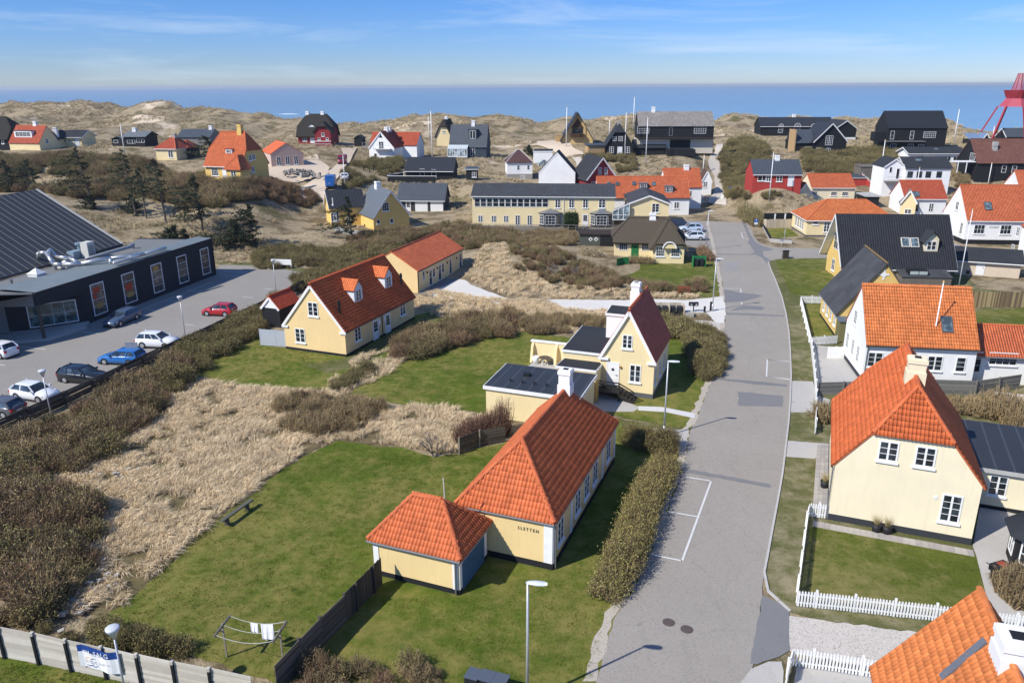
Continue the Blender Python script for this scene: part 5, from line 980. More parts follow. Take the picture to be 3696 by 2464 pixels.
ht.downpipe(onwall(ht, 'f', a3(475, 1000))[0], -.08, 5.6, WHITE)
for q in (a3(352, 1165), a3(822, 1165)):
    k, z = onwall(ht, 'f', q); b = MB(); rr = 2.0; pts = [(k - rr, -.002), (k - rr * .55, -1.15), (k + rr * .55, -1.15), (k + rr, -.002)]
    b.prism([(x, y, .1) for x, y in pts], (0, 0, 2.65)); o = ht.part('bay_window', b, BLACKP); rf = MB(); e_ = [(k - rr * 1.18, .0), (k - rr * .65, -1.4), (k + rr * .65, -1.4), (k + rr * 1.18, .0)]; top = (k, -.05, 3.55)
    for i in range(3): rf.poly([(*e_[i], 2.76), (*e_[i + 1], 2.76), top])
    rf.poly([(*e_[3], 2.76), (*e_[0], 2.76), top]); rf.poly([(x, y, 2.76) for x, y in reversed(e_)]); ht.part('bay_roof', rf, GREYM, o)
    for (p0, p1) in ((pts[0], pts[1]), (pts[1], pts[2]), (pts[2], pts[3])):
        a_ = Vector((*p0, .7)); c_ = Vector((*p1, .7)); d_ = c_ - a_; e = d_.normalized(); nrm = Vector((e.y, -e.x, 0)); w_ = d_.length - .25; window(ht.root, a_ + e * .12 + nrm * .012, math.atan2(e.y, e.x), w_, 1.75, 2 if w_ < 1.8 else 3, 3, sill=False, mid=False)
wg = FH('yellow_gable_wing', 'yellow gabled end wing of the long building with a glazed stair on its side', a3(1068, 1245), 0, -4, a3(1430, 1245), 11, 4.9, PALEY, 'building'); wg.roof(tile_uv('grey_concrete_tiles', (.055, .058, .064), .3, .4, .8), 1.35, 'y', oh=.3, og=.35, verge=WHITE); wins(wg, 'f', (a3(1318, 1045),), 1.3, 1.6, 2, 3)
gs = thing('glazed_stair', 'white framed glazed stair enclosure climbing the yellow wing', 'stair', wg.M @ Vector((-2.95, -.6, 0)), R(-4)); MB().prism([(.05, 0, 1.9), (2.9, 0, 1.9), (2.9, 0, 4.7), (.05, 0, 3.5)], (0, 1.4, 0)).build('glazing', glass('stair_glass', (.10, .13, .14)), gs)
f_ = MB().bar((0, -.03, 1.9), (2.95, -.03, 1.9), .1).bar((0, -.03, 3.5), (2.95, -.03, 4.75), .12).bar((0, -.03, 2.75), (2.95, -.03, 2.75), .08)
for x, z in ((0, 3.5), (1.0, 3.92), (1.95, 4.3), (2.93, 4.7)): f_.bar((x, -.03, 1.85), (x, -.03, z), .1)
f_.build('frame', WHITE, gs)
dk = thing('hotel_deck', 'grey timber deck with railings along the long yellow building', 'deck', ht.A, R(-4.5)); MB().box(-.5, -5.0, -.3, ht.W + 1.0, -.05, .32).build('platform', GWOOD, dk)
for i in range(22): x = -.4 + i * (ht.W + 1.2) / 21; MB().box(x, -5.0, .32, x + .09, -4.9, 1.35).build('post', GRY, dk)
MB().box(-.5, -5.0, 1.3, ht.W + 1.0, -4.92, 1.38).build('rail', GRY, dk); MB().box(-.5, -4.98, .8, ht.W + 1.0, -4.94, .86).build('rail', GRY, dk)
tc_ = FH('thatched_cottage', 'low yellow cottage with brown thatched roof, green door and rounded gable', b3(818, 170), 0, -7, b3(1360, 200), 6.4, 2.45, PALEY); tc_.roof(TH_B, 2.75, 'x', ('h', 2.2, .12), ('h', 2.2, .12), oh=.45, og=.3, th=.35); wins(tc_, 'f', (b3(893, 88), b3(1075, 92)), 1.35, 1.15, 4, 2, mid=False, sill=False); k, z = onwall(tc_, 'f', b3(985, 110)); tc_.door('f', k, .95, 2.05, plain('green_door', (.015, .16, .04), .5), diamond=True); tc_.chimney(tc_.W * .56, tc_.S * .5, .9, .9, 1.1, WHITEW); tc_.part('ridge_roll', MB().tube((2.0, tc_.S / 2, 5.55), (tc_.W - 2.0, tc_.S / 2, 5.55), .26, .26, 8), TH_B)
tg = FH('thatched_gable', 'projecting yellow end of the thatched cottage under a domed thatch hood', b3(1132, 222), 0, -6, b3(1374, 228), 5.6, 2.45, PALEY, 'annex'); tg.roof(TH_B, 3.2, 'y', ('h', 2.4, .1), ('h', 1.6, .3), oh=.4, og=.35, th=.35); wins(tg, 'f', (b3(1188, 130), b3(1310, 132)), 1.25, 1.4, 4, 3, mid=False)
ar = MB(); n_ = 14; cx_ = tg.W * .5
ring = [(cx_ + .95 * math.cos(math.pi * i / n_), 2.35 + .95 * math.sin(math.pi * i / n_)) for i in range(n_ + 1)]; ar.prism([(x, -.55, z) for x, z in ring], (0, .9, 0)); tg.part('arched_brow', ar, PALEY)
rm = MB()
for i in range(n_): a_, b2_ = ring[i], ring[i + 1]; rm.bar((a_[0], -.62, a_[1]), (b2_[0], -.62, b2_[1]), .16, .16, (0, 1, 0))
tg.part('arch_trim', rm, WHITE); tg.part('ridge_roll', MB().tube((tg.W / 2, 2.4, 6.0), (tg.W / 2, 4.2, 6.0), .28, .28, 8), TH_B)
s_ = FH('boat_shed', 'grey green boarded shed with two white diamond signs and a bay with its shade as a black panel', a3(622, 1400), 0, -4, a3(930, 1420), 3.0, 2.0, boards('grey_green_boards', (.085, .095, .08)), 'shed'); flat_roof(s_, DWOOD, .16, .25, None, .1)
for q in (a3(722, 1332), a3(772, 1332)):
    k, z = onwall(s_, 'f', q)
    for r_, m_, d_ in ((.36, WHITE, .02), (.17, BLACKP, .05)): s_.part('diamond_sign', MB().prism([(k - r_, -d_, z), (k, -d_, z - r_), (k + r_, -d_, z), (k, -d_, z + r_)], (0, -.02, 0)), m_)
k0 = onwall(s_, 'f', a3(808, 1360))[0]; s_.part('bay_shade_panel', MB().box(k0, -.03, .05, s_.W - .1, -.01, 1.85), BLACKP)  # flat black panel on the wall stands in for the shade inside the bay
h = FH('white_tower_house', 'small white house with brown hipped roof on a stone base', a3(-45, 782), 4.0, 4, a3(186, 782), 6.5, 4.0, WHITEW); h.roof(tile_uv('plum_tiles', (.10, .05, .045)), 2.4, 'x', ('h', 2.6), ('h', 2.6), oh=.3, ridgecap=plain('pale_ridge', (.5, .48, .45), .9)); h.plinth(1.2, plain('stone_base', (.30, .28, .25), .9)); wins(h, 'f', (a3(58, 675), a3(150, 672)), .6, 1.1, 1, 2, sill=False); wins(h, 'f', (a3(98, 762),), 1.2, .8, 3, 1, sill=False)
h = FH('white_plain_gable', 'plain windowless white gable house with flat side roofs', a3(245, 858), 3.2, -6, a3(578, 858), 8, 3.3, WHITEW); h.roof(BLK_F, 4.4, 'y', oh=.02, og=.0, verge=WHITE)
h = FH('white_back_wing', 'white flat roofed wing behind the plain white gable', a3(195, 640), 5.5, -4, a3(372, 640), 6, 3.0, WHITEW, 'annex'); flat_roof(h, BLK_F, .25, .1, WHITE, .1)
gh = thing('greenhouse', 'small glass greenhouse with a pitched roof beside the white gables', 'greenhouse', G(a3(250, 700), 4.6), R(10)); MB().prism([(0, 0, 0), (2.6, 0, 0), (2.6, 0, 1.7), (1.3, 0, 2.6), (0, 0, 1.7)], (0, 3.2, 0)).build('glazing', plain('greenhouse_glass', (.35, .42, .42), .15, .6), gh); MB().bar((0, -.02, 1.7), (1.3, -.02, 2.6), .08).bar((2.6, -.02, 1.7), (1.3, -.02, 2.6), .08).bar((0, -.02, 0), (0, -.02, 1.7), .08).bar((2.6, -.02, 0), (2.6, -.02, 1.7), .08).bar((1.3, -.02, 0), (1.3, -.02, 2.6), .06).build('frame', GREYM, gh)
h = FH('red_gabled_cottage', 'red boarded cottage with black roof and white verge boards behind the long roof', a3(688, 865), 3.6, 16, a3(955, 858), 9, 2.2, REDW); h.roof(BLK_F, 4.3, 'y', oh=.5, og=.5, verge=WHITE); wins(h, 'f', (a3(808, 707), a3(863, 707)), .85, 1.5, 2, 4, sill=False); wins(h, 'f', (a3(758, 830),), 1.4, 1.3, 4, 3, mid=False, sill=False)
h = House('long_orange_roofed_house', 'white house with a very long orange tile roof and small dormers', G(a3(785, 1100), .3), R(-1), 1, 8, 3.3, WHITEW); h.W = width_to(h.A, R(-1), a3(1622, 1097)[0]); h.roof(ORF, 3.6, 'x', oh=.2, ridgecap=CAP, gutter=plain('dark_gutter', (.05, .05, .05), .5)); wins(h, 'f', (a3(1512, 1020),), 1.0, 1.3, 2, 3)
for q in (a3(1440, 895), a3(1205, 870)): x, y = onroof(h, q); h.dormer(x, max(.6, y - .3), 1.6, 1.35, .05, GREYM, GREYM, (1.2, 1.1, 3, 2), flat=True)
for q in (a3(890, 845), a3(968, 845), a3(1122, 842), a3(1303, 845)): x, y = onroof(h, q); h.skylight(x - .4, y * math.sqrt(1 + h.k ** 2), .8, .9)
h = FH('orange_roofed_white_house', 'white house with orange tile roof and a broad white chimney beside the beach lane', a3(1398, 1035), .4, -2, a3(1732, 1030), 8.5, 4.2, WHITEW); h.roof(ORF, 3.3, 'x', oh=.25, ridgecap=CAP); h.chimney(h.W * .64, h.S * .5, .95, .9, .9, WHITEW); wins(h, 'f', (a3(1632, 915),), .9, 1.3, 2, 3)
lw = FH('lane_wing', 'white wing with dark side roof, lattice gate and shadowed yard along the lane', a3(1735, 935), .8, -4, a3(1826, 935), 5, 3.4, WHITEW, 'annex'); lw.roof(plain('rust_roof', (.09, .05, .035), .8), 2.3, 'y', oh=.2, og=.1, verge=WHITE); wins(lw, 'f', (a3(1775, 830),), .9, 1.3, 2, 3)
gt = thing('lattice_gate', 'white lattice double gate between white piers on the lane', 'gate', G(a3(1722, 1005), .35), R(-4)); 
for x in (0, 4.6): MB().box(x, 0, 0, x + .5, .5, 1.9).build('pier', WHITEW, gt)
for x in (.55, 2.6): b = MB().bar((x, .2, .3), (x + 1.95, .2, .3), .08).bar((x, .2, 1.4), (x + 1.95, .2, 1.4), .08); [b.bar((x + i * .32, .2, .1), (x + i * .32, .2, 1.5), .06) for i in range(7)]; b.build('gate_leaf', WHITE, gt)
zw = thing('white_garden_wall', 'angled white garden wall running up the slope behind the orange roofs', 'wall', G(a3(1165, 700), 2.5)); 
wp = [G(a3(1175, 720), 2.6), G(a3(1172, 640), 4.2), G(a3(1380, 680), 3.6), G(a3(1590, 700), 3.0)]
for i, (p0, p1) in enumerate(zip(wp[:-1], wp[1:])): MB().bar(p0 - zw.location + Vector((0, 0, .5)), p1 - zw.location + Vector((0, 0, .5)), .3, 2.8).build('wall_section', WHITEW, zw)
h = FH('gambrel_house', 'black boarded house with gambrel gable, white windows and a white door', a3(860, 568), 8.0, -3, a3(1108, 568), 9.5, 2.5, BOARD_K); h.roof(BLK_F, 5.2, 'y', ('h', 1.4, .62), ('g',), oh=.4, og=.4, verge=WHITE); wins(h, 'f', (a3(940, 410), a3(998, 410)), 1.05, 1.1, 3, 2, mid=False, sill=False); wins(h, 'f', (a3(914, 512), a3(1062, 512)), 1.1, 1.5, 2, 3, sill=False); k, z = onwall(h, 'f', a3(990, 530)); h.door('f', k, 1.1, 2.1, WHITE)
h.chimney(4, h.S / 2, .7, .7, .8, plain('grey_render', (.40, .36, .33), .9))
h = FH('low_black_barn', 'low black outbuilding with grey seamed roof next to the gambrel house', a3(1122, 562), 8.0, -3, a3(1404, 562), 6, 2.0, BOARD_K, 'shed'); h.roof(DKSEAM, 1.7, 'x', oh=.4, og=.3); wins(h, 'f', (a3(1285, 540),), 1.6, .6, 2, 1, mat=BLACKP, sill=False)
h = FH('tan_shed', 'small tan shed with flat dark roof beside the gambrel house', a3(700, 560), 8.2, 10, a3(850, 545), 3.5, 2.3, plain('tan_boards', (.42, .28, .14), .8), 'shed'); flat_roof(h, ZINC, .15, .3, None, .2)
h = FH('long_black_house', 'long black two storey house with pale grey roof, stone base and white windows', a3(1152, 500), 9.6, -3, a3(1842, 508), 8.5, 5.6, BOARD_K); h.roof(GRT, 3.3, 'x', oh=.25, og=.1); h.chimney(h.W * .215, h.S / 2, .8, .8, 1.2, WHITEW); wins(h, 'f', (a3(1205, 328), a3(1728, 330)), 3.0, 1.75, 5, 3, mid=False, sill=False); wins(h, 'f', (a3(1460, 340),), .9, 2.2, 1, 1, mat=plain('grey_door', (.3, .3, .3), .6), sill=False)
h.plinth(2.35, plain('lime_base', (.58, .52, .42), .9), .05); h.part('deck', MB().box(-.2, -1.5, 2.55, h.W + .2, -.06, 2.75), DWOOD); h.part('garage_door', MB().box(h.W * .43, -.09, 0, h.W * .70, -.055, 2.2), BLACKP)
h.part('black_terrace', MB().box(h.W * .37, -5.0, -1.5, h.W * .73, -.2, .15), BLACKP)
h = FH('a_frame_house', 'tan A-frame house with steep dark roof and shingled gable in the dunes', a3(455, 452), 9.6, -2, a3(742, 452), 9, .9, plaster('tan_render', (.62, .44, .20))); h.roof(DKSEAM, 7.2, 'y', oh=.3, og=1.1, th=.2); k0 = h.W / 2
h.part('gable_shingles', MB().prism([(k0 - 1.75, -.05, 4.1), (k0 + 1.75, -.05, 4.1), (k0, -.05, 6.8)], (0, -.06, 0)), boards('brown_shingles', (.07, .035, .02))); h.part('glazing', MB().box(k0 - 1.5, -.08, 2.7, k0 + 1.5, -.02, 4.0), GLASS); h.part('balcony', MB().box(k0 - 1.9, -1.0, 1.7, k0 + 1.9, -.02, 2.6), boards('brown_shingles', (.07, .035, .02)))
h = FH('tan_extension', 'low tan boarded extension at the foot of the A-frame', a3(402, 445), 9.6, -2, a3(548, 450), 3, 1.9, boards('tan_cladding', (.46, .30, .13), .2), 'annex'); flat_roof(h, plain('tan_boards', (.42, .28, .14), .8), .1, .05, None)
ARCH = None
h = FH('arched_window_house', 'long black house with grey roof and three white arched windows on the dune', a4(-75, 640), 9.3, -2, a4(588, 640), 7.5, 3.1, BOARD_K); h.roof(DKSEAM, 2.5, 'x', oh=.3, og=.2, gutter=WHITE); h.chimney(h.W * .5, h.S * .55, .9, .8, 1.0, WHITEW)
for q, w_ in ((a4(118, 560), 1.5), (a4(268, 560), 1.9), (a4(415, 565), 1.5)):
    k, z = onwall(h, 'f', q); h.win('f', k, 1.0, w_, 2.0, 3, 2, sill=False, mid=False); b = MB(); g = MB(); n_ = 8; rr = [(k + w_ / 2 * math.cos(math.pi * i / n_), 3.0 + w_ / 2 * math.sin(math.pi * i / n_)) for i in range(n_ + 1)]
    g.prism([(x, -.34, z) for x, z in rr], (0, .34, 0))
    for i in range(n_): b.bar((rr[i][0], -.37, rr[i][1]), (rr[i + 1][0], -.37, rr[i + 1][1]), .09, .14, (0, 1, 0))
    for i in (2, 4, 6): b.bar((k, -.37, 3.0), (rr[i][0], -.37, rr[i][1]), .05, .06, (0, 1, 0))
    b.bar((k - w_ / 2, -.37, 3.0), (k + w_ / 2, -.37, 3.0), .08); o = h.part('arched_head', b, WHITE); h.part('pane', g, GLASS, o)
h = FH('black_gable_end', 'black gabled building with white verge boards behind the arched windows', a4(608, 668), 9.3, 4, a4(802, 662), 9, 3.2, BOARD_K); h.roof(BLK_F, 2.2, 'y', oh=.3, og=.3, verge=WHITE); h.plinth(.5, WHITE)
h = FH('black_gabled_house', 'black gabled house with tall white balcony window and white verge boards', a4(412, 780), 8.5, 2, a4(712, 775), 9, 2.6, BOARD_K); h.roof(DKSEAM, 4.4, 'y', oh=.5, og=.4, verge=WHITE); wins(h, 'f', (a4(562, 680),), 1.9, 2.4, 4, 4, mid=True, sill=False); wins(h, 'f', (a4(465, 762), a4(553, 768)), 1.2, .9, 2, 1, sill=False)
h = FH('grey_roofed_wing', 'long grey roofed wing with tan end wall joined to the black gable', a4(246, 778), 8.5, 2, a4(420, 778), 7, 2.2, BOARD_K, 'annex'); h.roof(ZINC, 3.0, 'x', oh=.3, og=.1); wins(h, 'f', (a4(370, 755),), 1.8, 1.0, 2, 1, sill=False); h.part('end_wall', MB().box(-.4, -.3, -.5, -.13, 4, 5.4), plain('tan_boards', (.42, .28, .14), .8))
h = FH('black_balcony_house', 'black two storey house with big plain black roof and a full width balcony', a4(1082, 760), 8.2, -3, a4(1618, 760), 9.0, 5.6, BOARD_K); h.roof(plain('black_roof_sheet', (.016, .018, .022), .6), 4.2, 'x', oh=.2, og=.1); wins(h, 'f', (a4(1142, 632), a4(1322, 632)), 1.0, 2.2, 1, 2, sill=False); wins(h, 'f', (a4(1485, 628),), 3.2, 1.6, 6, 3, mid=False, sill=False); wins(h, 'f', (a4(1150, 730), a4(1310, 732), a4(1405, 735)), 1.6, 1.1, 3, 1, mid=False, sill=False)
h.part('balcony', MB().box(-.5, -1.6, 2.0, h.W * .62, -.05, 2.2), plain('grey_timber_deck', (.16, .15, .14), .8)); h.part('side_box', MB().box(-3.0, 1.0, 2.0, -.1, 4.0, 4.4), BOARD_K)
h = FH('low_white_bungalow', 'low white bungalow with flat black roof and white eaves beside the scrub slope', a4(1292, 880), 6.0, -3, a4(1792, 880), 7, 2.3, WHITEW); h.roof(BLK_F, 1.2, 'x', oh=.5, og=.5, verge=WHITE, gutter=WHITE); wins(h, 'f', (a4(1400, 845), a4(1560, 848), a4(1650, 848), a4(1730, 850)), 1.6, 1.2, 2, 1, sill=False); h.skylight(h.W * .5, 1.5, .9, 1.0)
h = FH('white_two_storey_house', 'white two storey house with low black roof and four square upper windows', a4(1238, 1165), 3.0, -4, a4(1645, 1165), 7.5, 5.3, WHITEW); h.roof(BLK_F, 1.9, 'x', oh=.3, og=.3, verge=WHITE); wins(h, 'f', (a4(1305, 993), a4(1390, 993), a4(1472, 993), a4(1572, 993)), 1.1, 1.3, 1, 1, sill=False, mat=plain('blue_frames', (.03, .05, .09), .5)); wins(h, 'f', (a4(1295, 1103), a4(1420, 1103)), .9, .7, 1, 1, sill=False); wins(h, 'f', (a4(1560, 1105),), 2.6, .8, 3, 1, sill=False); h.skylight(h.W * .28, 2.2, 1.2, 1.0)
w2 = House('white_front_gable', 'white gabled corner with balcony railing at the end of the two storey house', h.M @ Vector((-4.2, .8, 0)), R(-4), 4.3, 6.5, 5.5, WHITEW, 'annex'); w2.roof(BLK_F, 1.6, 'y', oh=.2, og=.2, verge=WHITE); wins(w2, 'f', (a4(1192, 985),), .7, 2.2, 1, 1, sill=False); wins(w2, 'f', (a4(1128, 950),), .6, 1.2, 1, 1, sill=False); w2.part('balcony', MB().box(.2, -1.8, 2.4, 4.2, -.02, 2.55).box(.2, -1.8, 3.4, 4.2, -1.72, 3.46).box(.2, -1.8, 2.9, 4.2, -1.74, 2.94), GRY)
h = FH('half_timbered_house', 'dark timbered house with broad brown tile roof and white window shutters', a4(1908, 978), 6.0, -3, a4(2480, 978), 9, 2.4, BOARD_K); h.roof(BRN, 4.6, 'x', oh=.35, og=.2, ridgecap=BRN); h.chimney(h.W * .33, h.S * .28, .8, .8, -1.2, plain('zinc_flue', (.4, .4, .38), .5)); wins(h, 'f', (a4(2168, 942), a4(2262, 945)), 1.0, 1.6, 1, 2, sill=False); wins(h, 'l', (a4(1880, 830),), 2.2, 1.6, 4, 1, sill=False, mid=False); h.part('veranda', MB().box(-4.2, .2, 2.3, -.2, 3.2, 2.45).box(-4.1, .2, 0, -3.95, .35, 2.3).box(-2.2, .2, 0, -2.05, .35, 2.3), WHITE)
h = FH('blue_roofed_cottage', 'small cottage with pale blue glazed roof and a white edged gable', a4(1958, 722), 8.5, -6, a4(2030, 722), 4, 1.6, BOARD_K); h.roof(plain('blue_roof', (.16, .23, .34), .4), 1.6, 'y', oh=.2, og=.2, verge=WHITE); h2_ = House('blue_lean_to', 'sloping pale blue panelled roof beside the small white edged gable', h.M @ Vector((-3.2, .5, 0)), R(-6), 3.3, 4, 1.5, BOARD_K, 'annex'); flat_roof(h2_, plain('blue_roof', (.16, .23, .34), .4), .1, .1, None, 1.4)
h = FH('dark_dune_cottage', 'dark cottage with grey roof and white edged gable under the red sea mark', a4(2182, 712), 8.5, -4, a4(2420, 712), 6, 2.0, BOARD_K); h.roof(ZINC, 2.2, 'x', oh=.2, og=.2, verge=WHITE)
h = FH('red_bungalow', 'red bungalow with grey seamed roof, white windows and a white door', a4(-145, 1105), 5.2, -4, a4(300, 1108), 7, 2.6, plaster('red_render', (.40, .055, .045))); h.roof(ZINC, 2.5, 'x', oh=.3, og=.1, gutter=WHITE); h.chimney(h.W * .55, h.S / 2, .8, .8, .9, WHITEW); wins(h, 'f', (a3(2300, 765),), 1.8, 1.4, 2, 1); wins(h, 'f', (a4(105, 1025), a4(5, 1025)), 1.2, 1.4, 2, 3); k, z = onwall(h, 'f', a4(210, 1050)); h.door('f', k, 1.1, 2.1, WHITE)
h = FH('cream_orange_house', 'cream house with orange hipped roof and small windows behind the junction', a4(388, 1240), 1.0, -2, a4(786, 1236), 7.5, 3.0, CREAM); h.roof(ORF, 2.4, 'x', ('g',), ('g',), oh=.25, ridgecap=CAP, gutter=WHITE); wins(h, 'f', (a4(425, 1165), a4(605, 1168), a4(707, 1170)), 1.3, .85, 3, 2, mid=False)
h = FH('cream_front_wing', 'cream front wing with its own orange gable roof', a4(250, 1300), .6, 8, a4(392, 1290), 8, 2.8, CREAM, 'annex'); h.roof(ORF, 2.2, 'y', oh=.2, og=.1, ridgecap=CAP, verge=WHITE)
gh_ = House('yellow_corner_house', 'yellow house with bright orange hipped roof on the street corner', Vector((50.9, 132.2, 0)), R(-4), 15.0, 9.0, 2.92, PALEY); gh_.roof(ORF2, 2.8, 'x', ('h', 4.3), ('h', 4.0), oh=.25, ridgecap=CAP, gutter=WHITE); gh_.plinth(.3, plain('grey_plinth', (.10, .105, .11), .8)); pw(gh_, 'f', b4(382, 122), .95, .5, 1, 1); pw(gh_, 'f', b4(470, 155), 1.0, 1.7, 2, 3)
for q in (b4(228, 85), b4(246, 100), b4(264, 115), b4(280, 130)): k, z = onwall(gh_, 'l', q); gh_.win('l', k, .8, 1.0, 1.6, 2, 3)
h = FH('low_orange_house', 'low white house with orange roof and a large skylight behind the black roof', a4(1238, 1350), .6, -3, a4(1620, 1350), 7, 3.0, WHITEW); h.roof(REDF, 3.0, 'x', oh=.25, ridgecap=CAP, gutter=WHITE); wins(h, 'f', (a4(1350, 1290),), 1.6, 1.9, 2, 2, sill=False); wins(h, 'f', (a4(1498, 1295),), .9, 1.6, 2, 3, sill=False); x, y = onroof(h, a4(1345, 1180)); h.skylight(x - .9, y * math.sqrt(1 + h.k ** 2) - .6, 1.8, 1.3)
h = FH('beige_roofed_cottage', 'yellow gabled cottage with faded beige roof and white verge boards', a4(1208, 1360), .4, -24, a4(1345, 1365), 7, 2.6, PALEY); h.roof(GRT, 2.2, 'y', oh=.3, og=.3, verge=WHITE); wins(h, 'f', (a4(1285, 1332),), 1.2, .9, 2, 2)
h = FH('dark_lean_to', 'dark lean-to shed with grey lid between the orange roofs', a4(762, 1110), 2.4, -4, a4(905, 1105), 4, 2.0, plaster('red_render', (.40, .055, .045)), 'shed'); flat_roof(h, ZINC, .2, .2, plain('grey_fascia', (.42, .42, .40), .7), .4)
h = FH('dark_carport', 'black carport with flat grey roof in the yard behind the orange hipped roof', a4(890, 1300), .8, -4, a4(1010, 1300), 5, 2.3, BLACKP, 'carport'); flat_roof(h, plain('pale_lid', (.42, .42, .40), .7), .2, .3, None)
h = FH('wooden_hut', 'weathered wooden hut behind the stepped red wall', a4(842, 1025), 4.2, -2, a4(1095, 1025), 4, 2.5, GWOOD, 'shed'); flat_roof(h, GWOOD, .12, .15, None, .2)
rw = thing('stepped_red_wall', 'red garden wall stepping downhill under a white coping', 'wall', G(a4(850, 1100), 3.0)); p0 = G(a4(845, 1030), 4.0); p1 = G(a4(1005, 1150), 2.2); n_ = 9
for i in range(n_): a_ = p0.lerp(p1, i / n_) - rw.location; c_ = p0.lerp(p1, (i + 1) / n_) - rw.location; zt = 2.2 - i * .28; MB().prism([Vector((a_.x, a_.y, -2)), Vector((c_.x, c_.y, -2)), Vector((c_.x, c_.y, zt)), Vector((a_.x, a_.y, zt))], (.1, .3, 0)).build('wall_step', plaster('red_render', (.40, .055, .045)), rw); MB().prism([Vector((a_.x - .05, a_.y - .05, zt + .003)), Vector((c_.x + .03, c_.y - .05, zt + .003)), Vector((c_.x + .03, c_.y - .05, zt + .13)), Vector((a_.x - .05, a_.y - .05, zt + .13))], (.15, .4, 0)).build('coping', WHITE, rw)
h = FH('orange_roof_corner', 'orange roofed house with a white arched dormer at the edge of the village', a4(2290, 1250), 1.0, -10, a4(2500, 1250), 8, 3.0, WHITEW); h.roof(ORF, 3.2, 'x', oh=.2, ridgecap=CAP)
NAVY = boards('navy_cladding', (.020, .023, .032), .2); GCLAD = plain('grey_cladding', (.16, .165, .175), .7); HROOF = plain('hall_roof_sheet', (.034, .037, .043), .6); FLATR = asphalt_material('flat_roof_felt', (.17, .175, .175), .2); RIBR = seam_uv('ribbed_edge_roof', (.17, .20, .205), .3, .8)
SILV = plain('silver_duct', (.62, .62, .61), .32, .5, .75); PALEM = plain('pale_metal', (.58, .57, .52), .6)
C0 = Vector((-48.7, 76.3, 0)); C1 = Vector((-41.5, 105.8, 0)); fd = (C1 - C0).normalized(); fl = (C1 - C0).length; HZ = 5.0
hall = thing('sports_hall', 'dark navy hall with tall white framed windows, big seamed black roof and silver roof ducts', 'hall', C0, math.atan2(fd.y, fd.x))
def HL_(p): return hall_M.inverted() @ Vector(p)
hall_M = Matrix.Translation(C0) @ Matrix.Rotation(math.atan2(fd.y, fd.x), 4, 'Z')
def hb(name, pts, mat, d=None, parent=None, uv=None):
    q = [HL_(p) for p in pts]; b = MB()
    if d is not None: b.prism(q, hall_M.to_3x3().inverted() @ Vector(d))
    else: b.poly(q, uv)
    return b.build(name, mat, parent or hall)
E0, E1 = Vector((-60.2, 63.0, HZ)), Vector((-51.8, 101.5, HZ)); ro = Vector((-13.4, 5.55, 6.5)); E0 = E1 + (Vector((-56.03, 82.2, HZ)) - E1) * 2.1
L_, Wd = (E1 - E0).length, ro.length
roof = hb('roof', [E0, E1, E1 + ro, E0 + ro], HROOF, (0, 0, .25))
for i in range(int(L_ / 1.05)): a = E0.lerp(E1, (i + .6) * 1.05 / L_) + Vector((0, 0, .28)); MB().bar(HL_(a), HL_(a + ro), .07, .07).build('standing_seam', plain('seam_metal', (.12, .125, .13), .5), roof)
MB().bar(HL_(E1 + Vector((0, 0, .22))), HL_(E1 + ro + Vector((0, 0, .22))), .3, .25).build('verge_trim', plain('grey_trim', (.40, .40, .38), .7), roof)
hb('end_wall', [(E1.x, E1.y, -.5), E1, E1 + ro, (E1.x + ro.x, E1.y + ro.y, -.5)], NAVY, (-.3, -.2, 0))
sw = 6.3; n_out = Vector((fd.y, -fd.x, 0))
b = MB().prism([(sw, 0, -.5), (fl, 0, -.5), (fl, 0, HZ + .15), (sw, 0, HZ + .15)], (0, .35, 0)); b.build('wall', NAVY, hall)
b = MB().prism([(-.1, 0, 3.75), (sw, 0, 3.4), (sw, 0, HZ + .15), (-.1, 0, HZ + .15)], (0, .35, 0)); b.build('fascia', NAVY, hall)
far_end = C1 + Vector((-10.5, 1.0, 0)); hb('wall', [(C1.x, C1.y, -.5), (far_end.x, far_end.y, -.5), (far_end.x, far_end.y, HZ), (C1.x, C1.y, HZ)], NAVY, (0, -.3, 0))
pts = [C0, C1, far_end, Vector((E1.x, E1.y, 0)), Vector((E0.x, E0.y, 0)), Vector((-66, 66, 0)), Vector((-63, 77.3, 0))]; b = MB(); q = [HL_((p.x, p.y, HZ - .05)) for p in pts]; b.v = [tuple(p) for p in q]; b.f = [tuple(t) for t in tessellate_polygon([q])]; b.build('flat_roof', FLATR, hall)
qq = [C0 + Vector((0, 0, HZ + .16)), C1 + Vector((0, 0, HZ + .16)), C1 + Vector((-2.2, .3, HZ + .3)), C0 + Vector((-5.0, 1.2, HZ + .3))]; hb('edge_roof', qq, RIBR, None, None, [(0, 0), (fl, 0), (fl, 2.4), (0, 5)])
o, d = Vector(), Vector()
def hall_s(q):
    Mi = hall_M.inverted(); o = Mi @ cam.location; d = Mi.to_3x3() @ ray(q); t = -o.y / d.y; return o + d * t
for k, (l_, r_) in enumerate(((b1(738, 525), b1(843, 480)), (b1(990, 450), b1(1088, 425)), (b1(1222, 370), b1(1308, 350)), (b1(1428, 300), b1(1505, 282)), (b1(1615, 235), b1(1680, 215)))):
    s0, s1 = hall_s(l_).x, hall_s(r_).x; window(hall, (s0, -.01, .55), 0, s1 - s0, 3.6, 1, 4, sill=False, near=True, fw=.1, glassm=glass('hall_glass_%d' % (k % 2), ((.05, .045, .04), (.02, .022, .026))[k % 2]))
CURT = plain('orange_curtain', (.42, .06, .02), .9); OCH = plain('ochre_wall_seen_inside', (.40, .25, .07), .9)
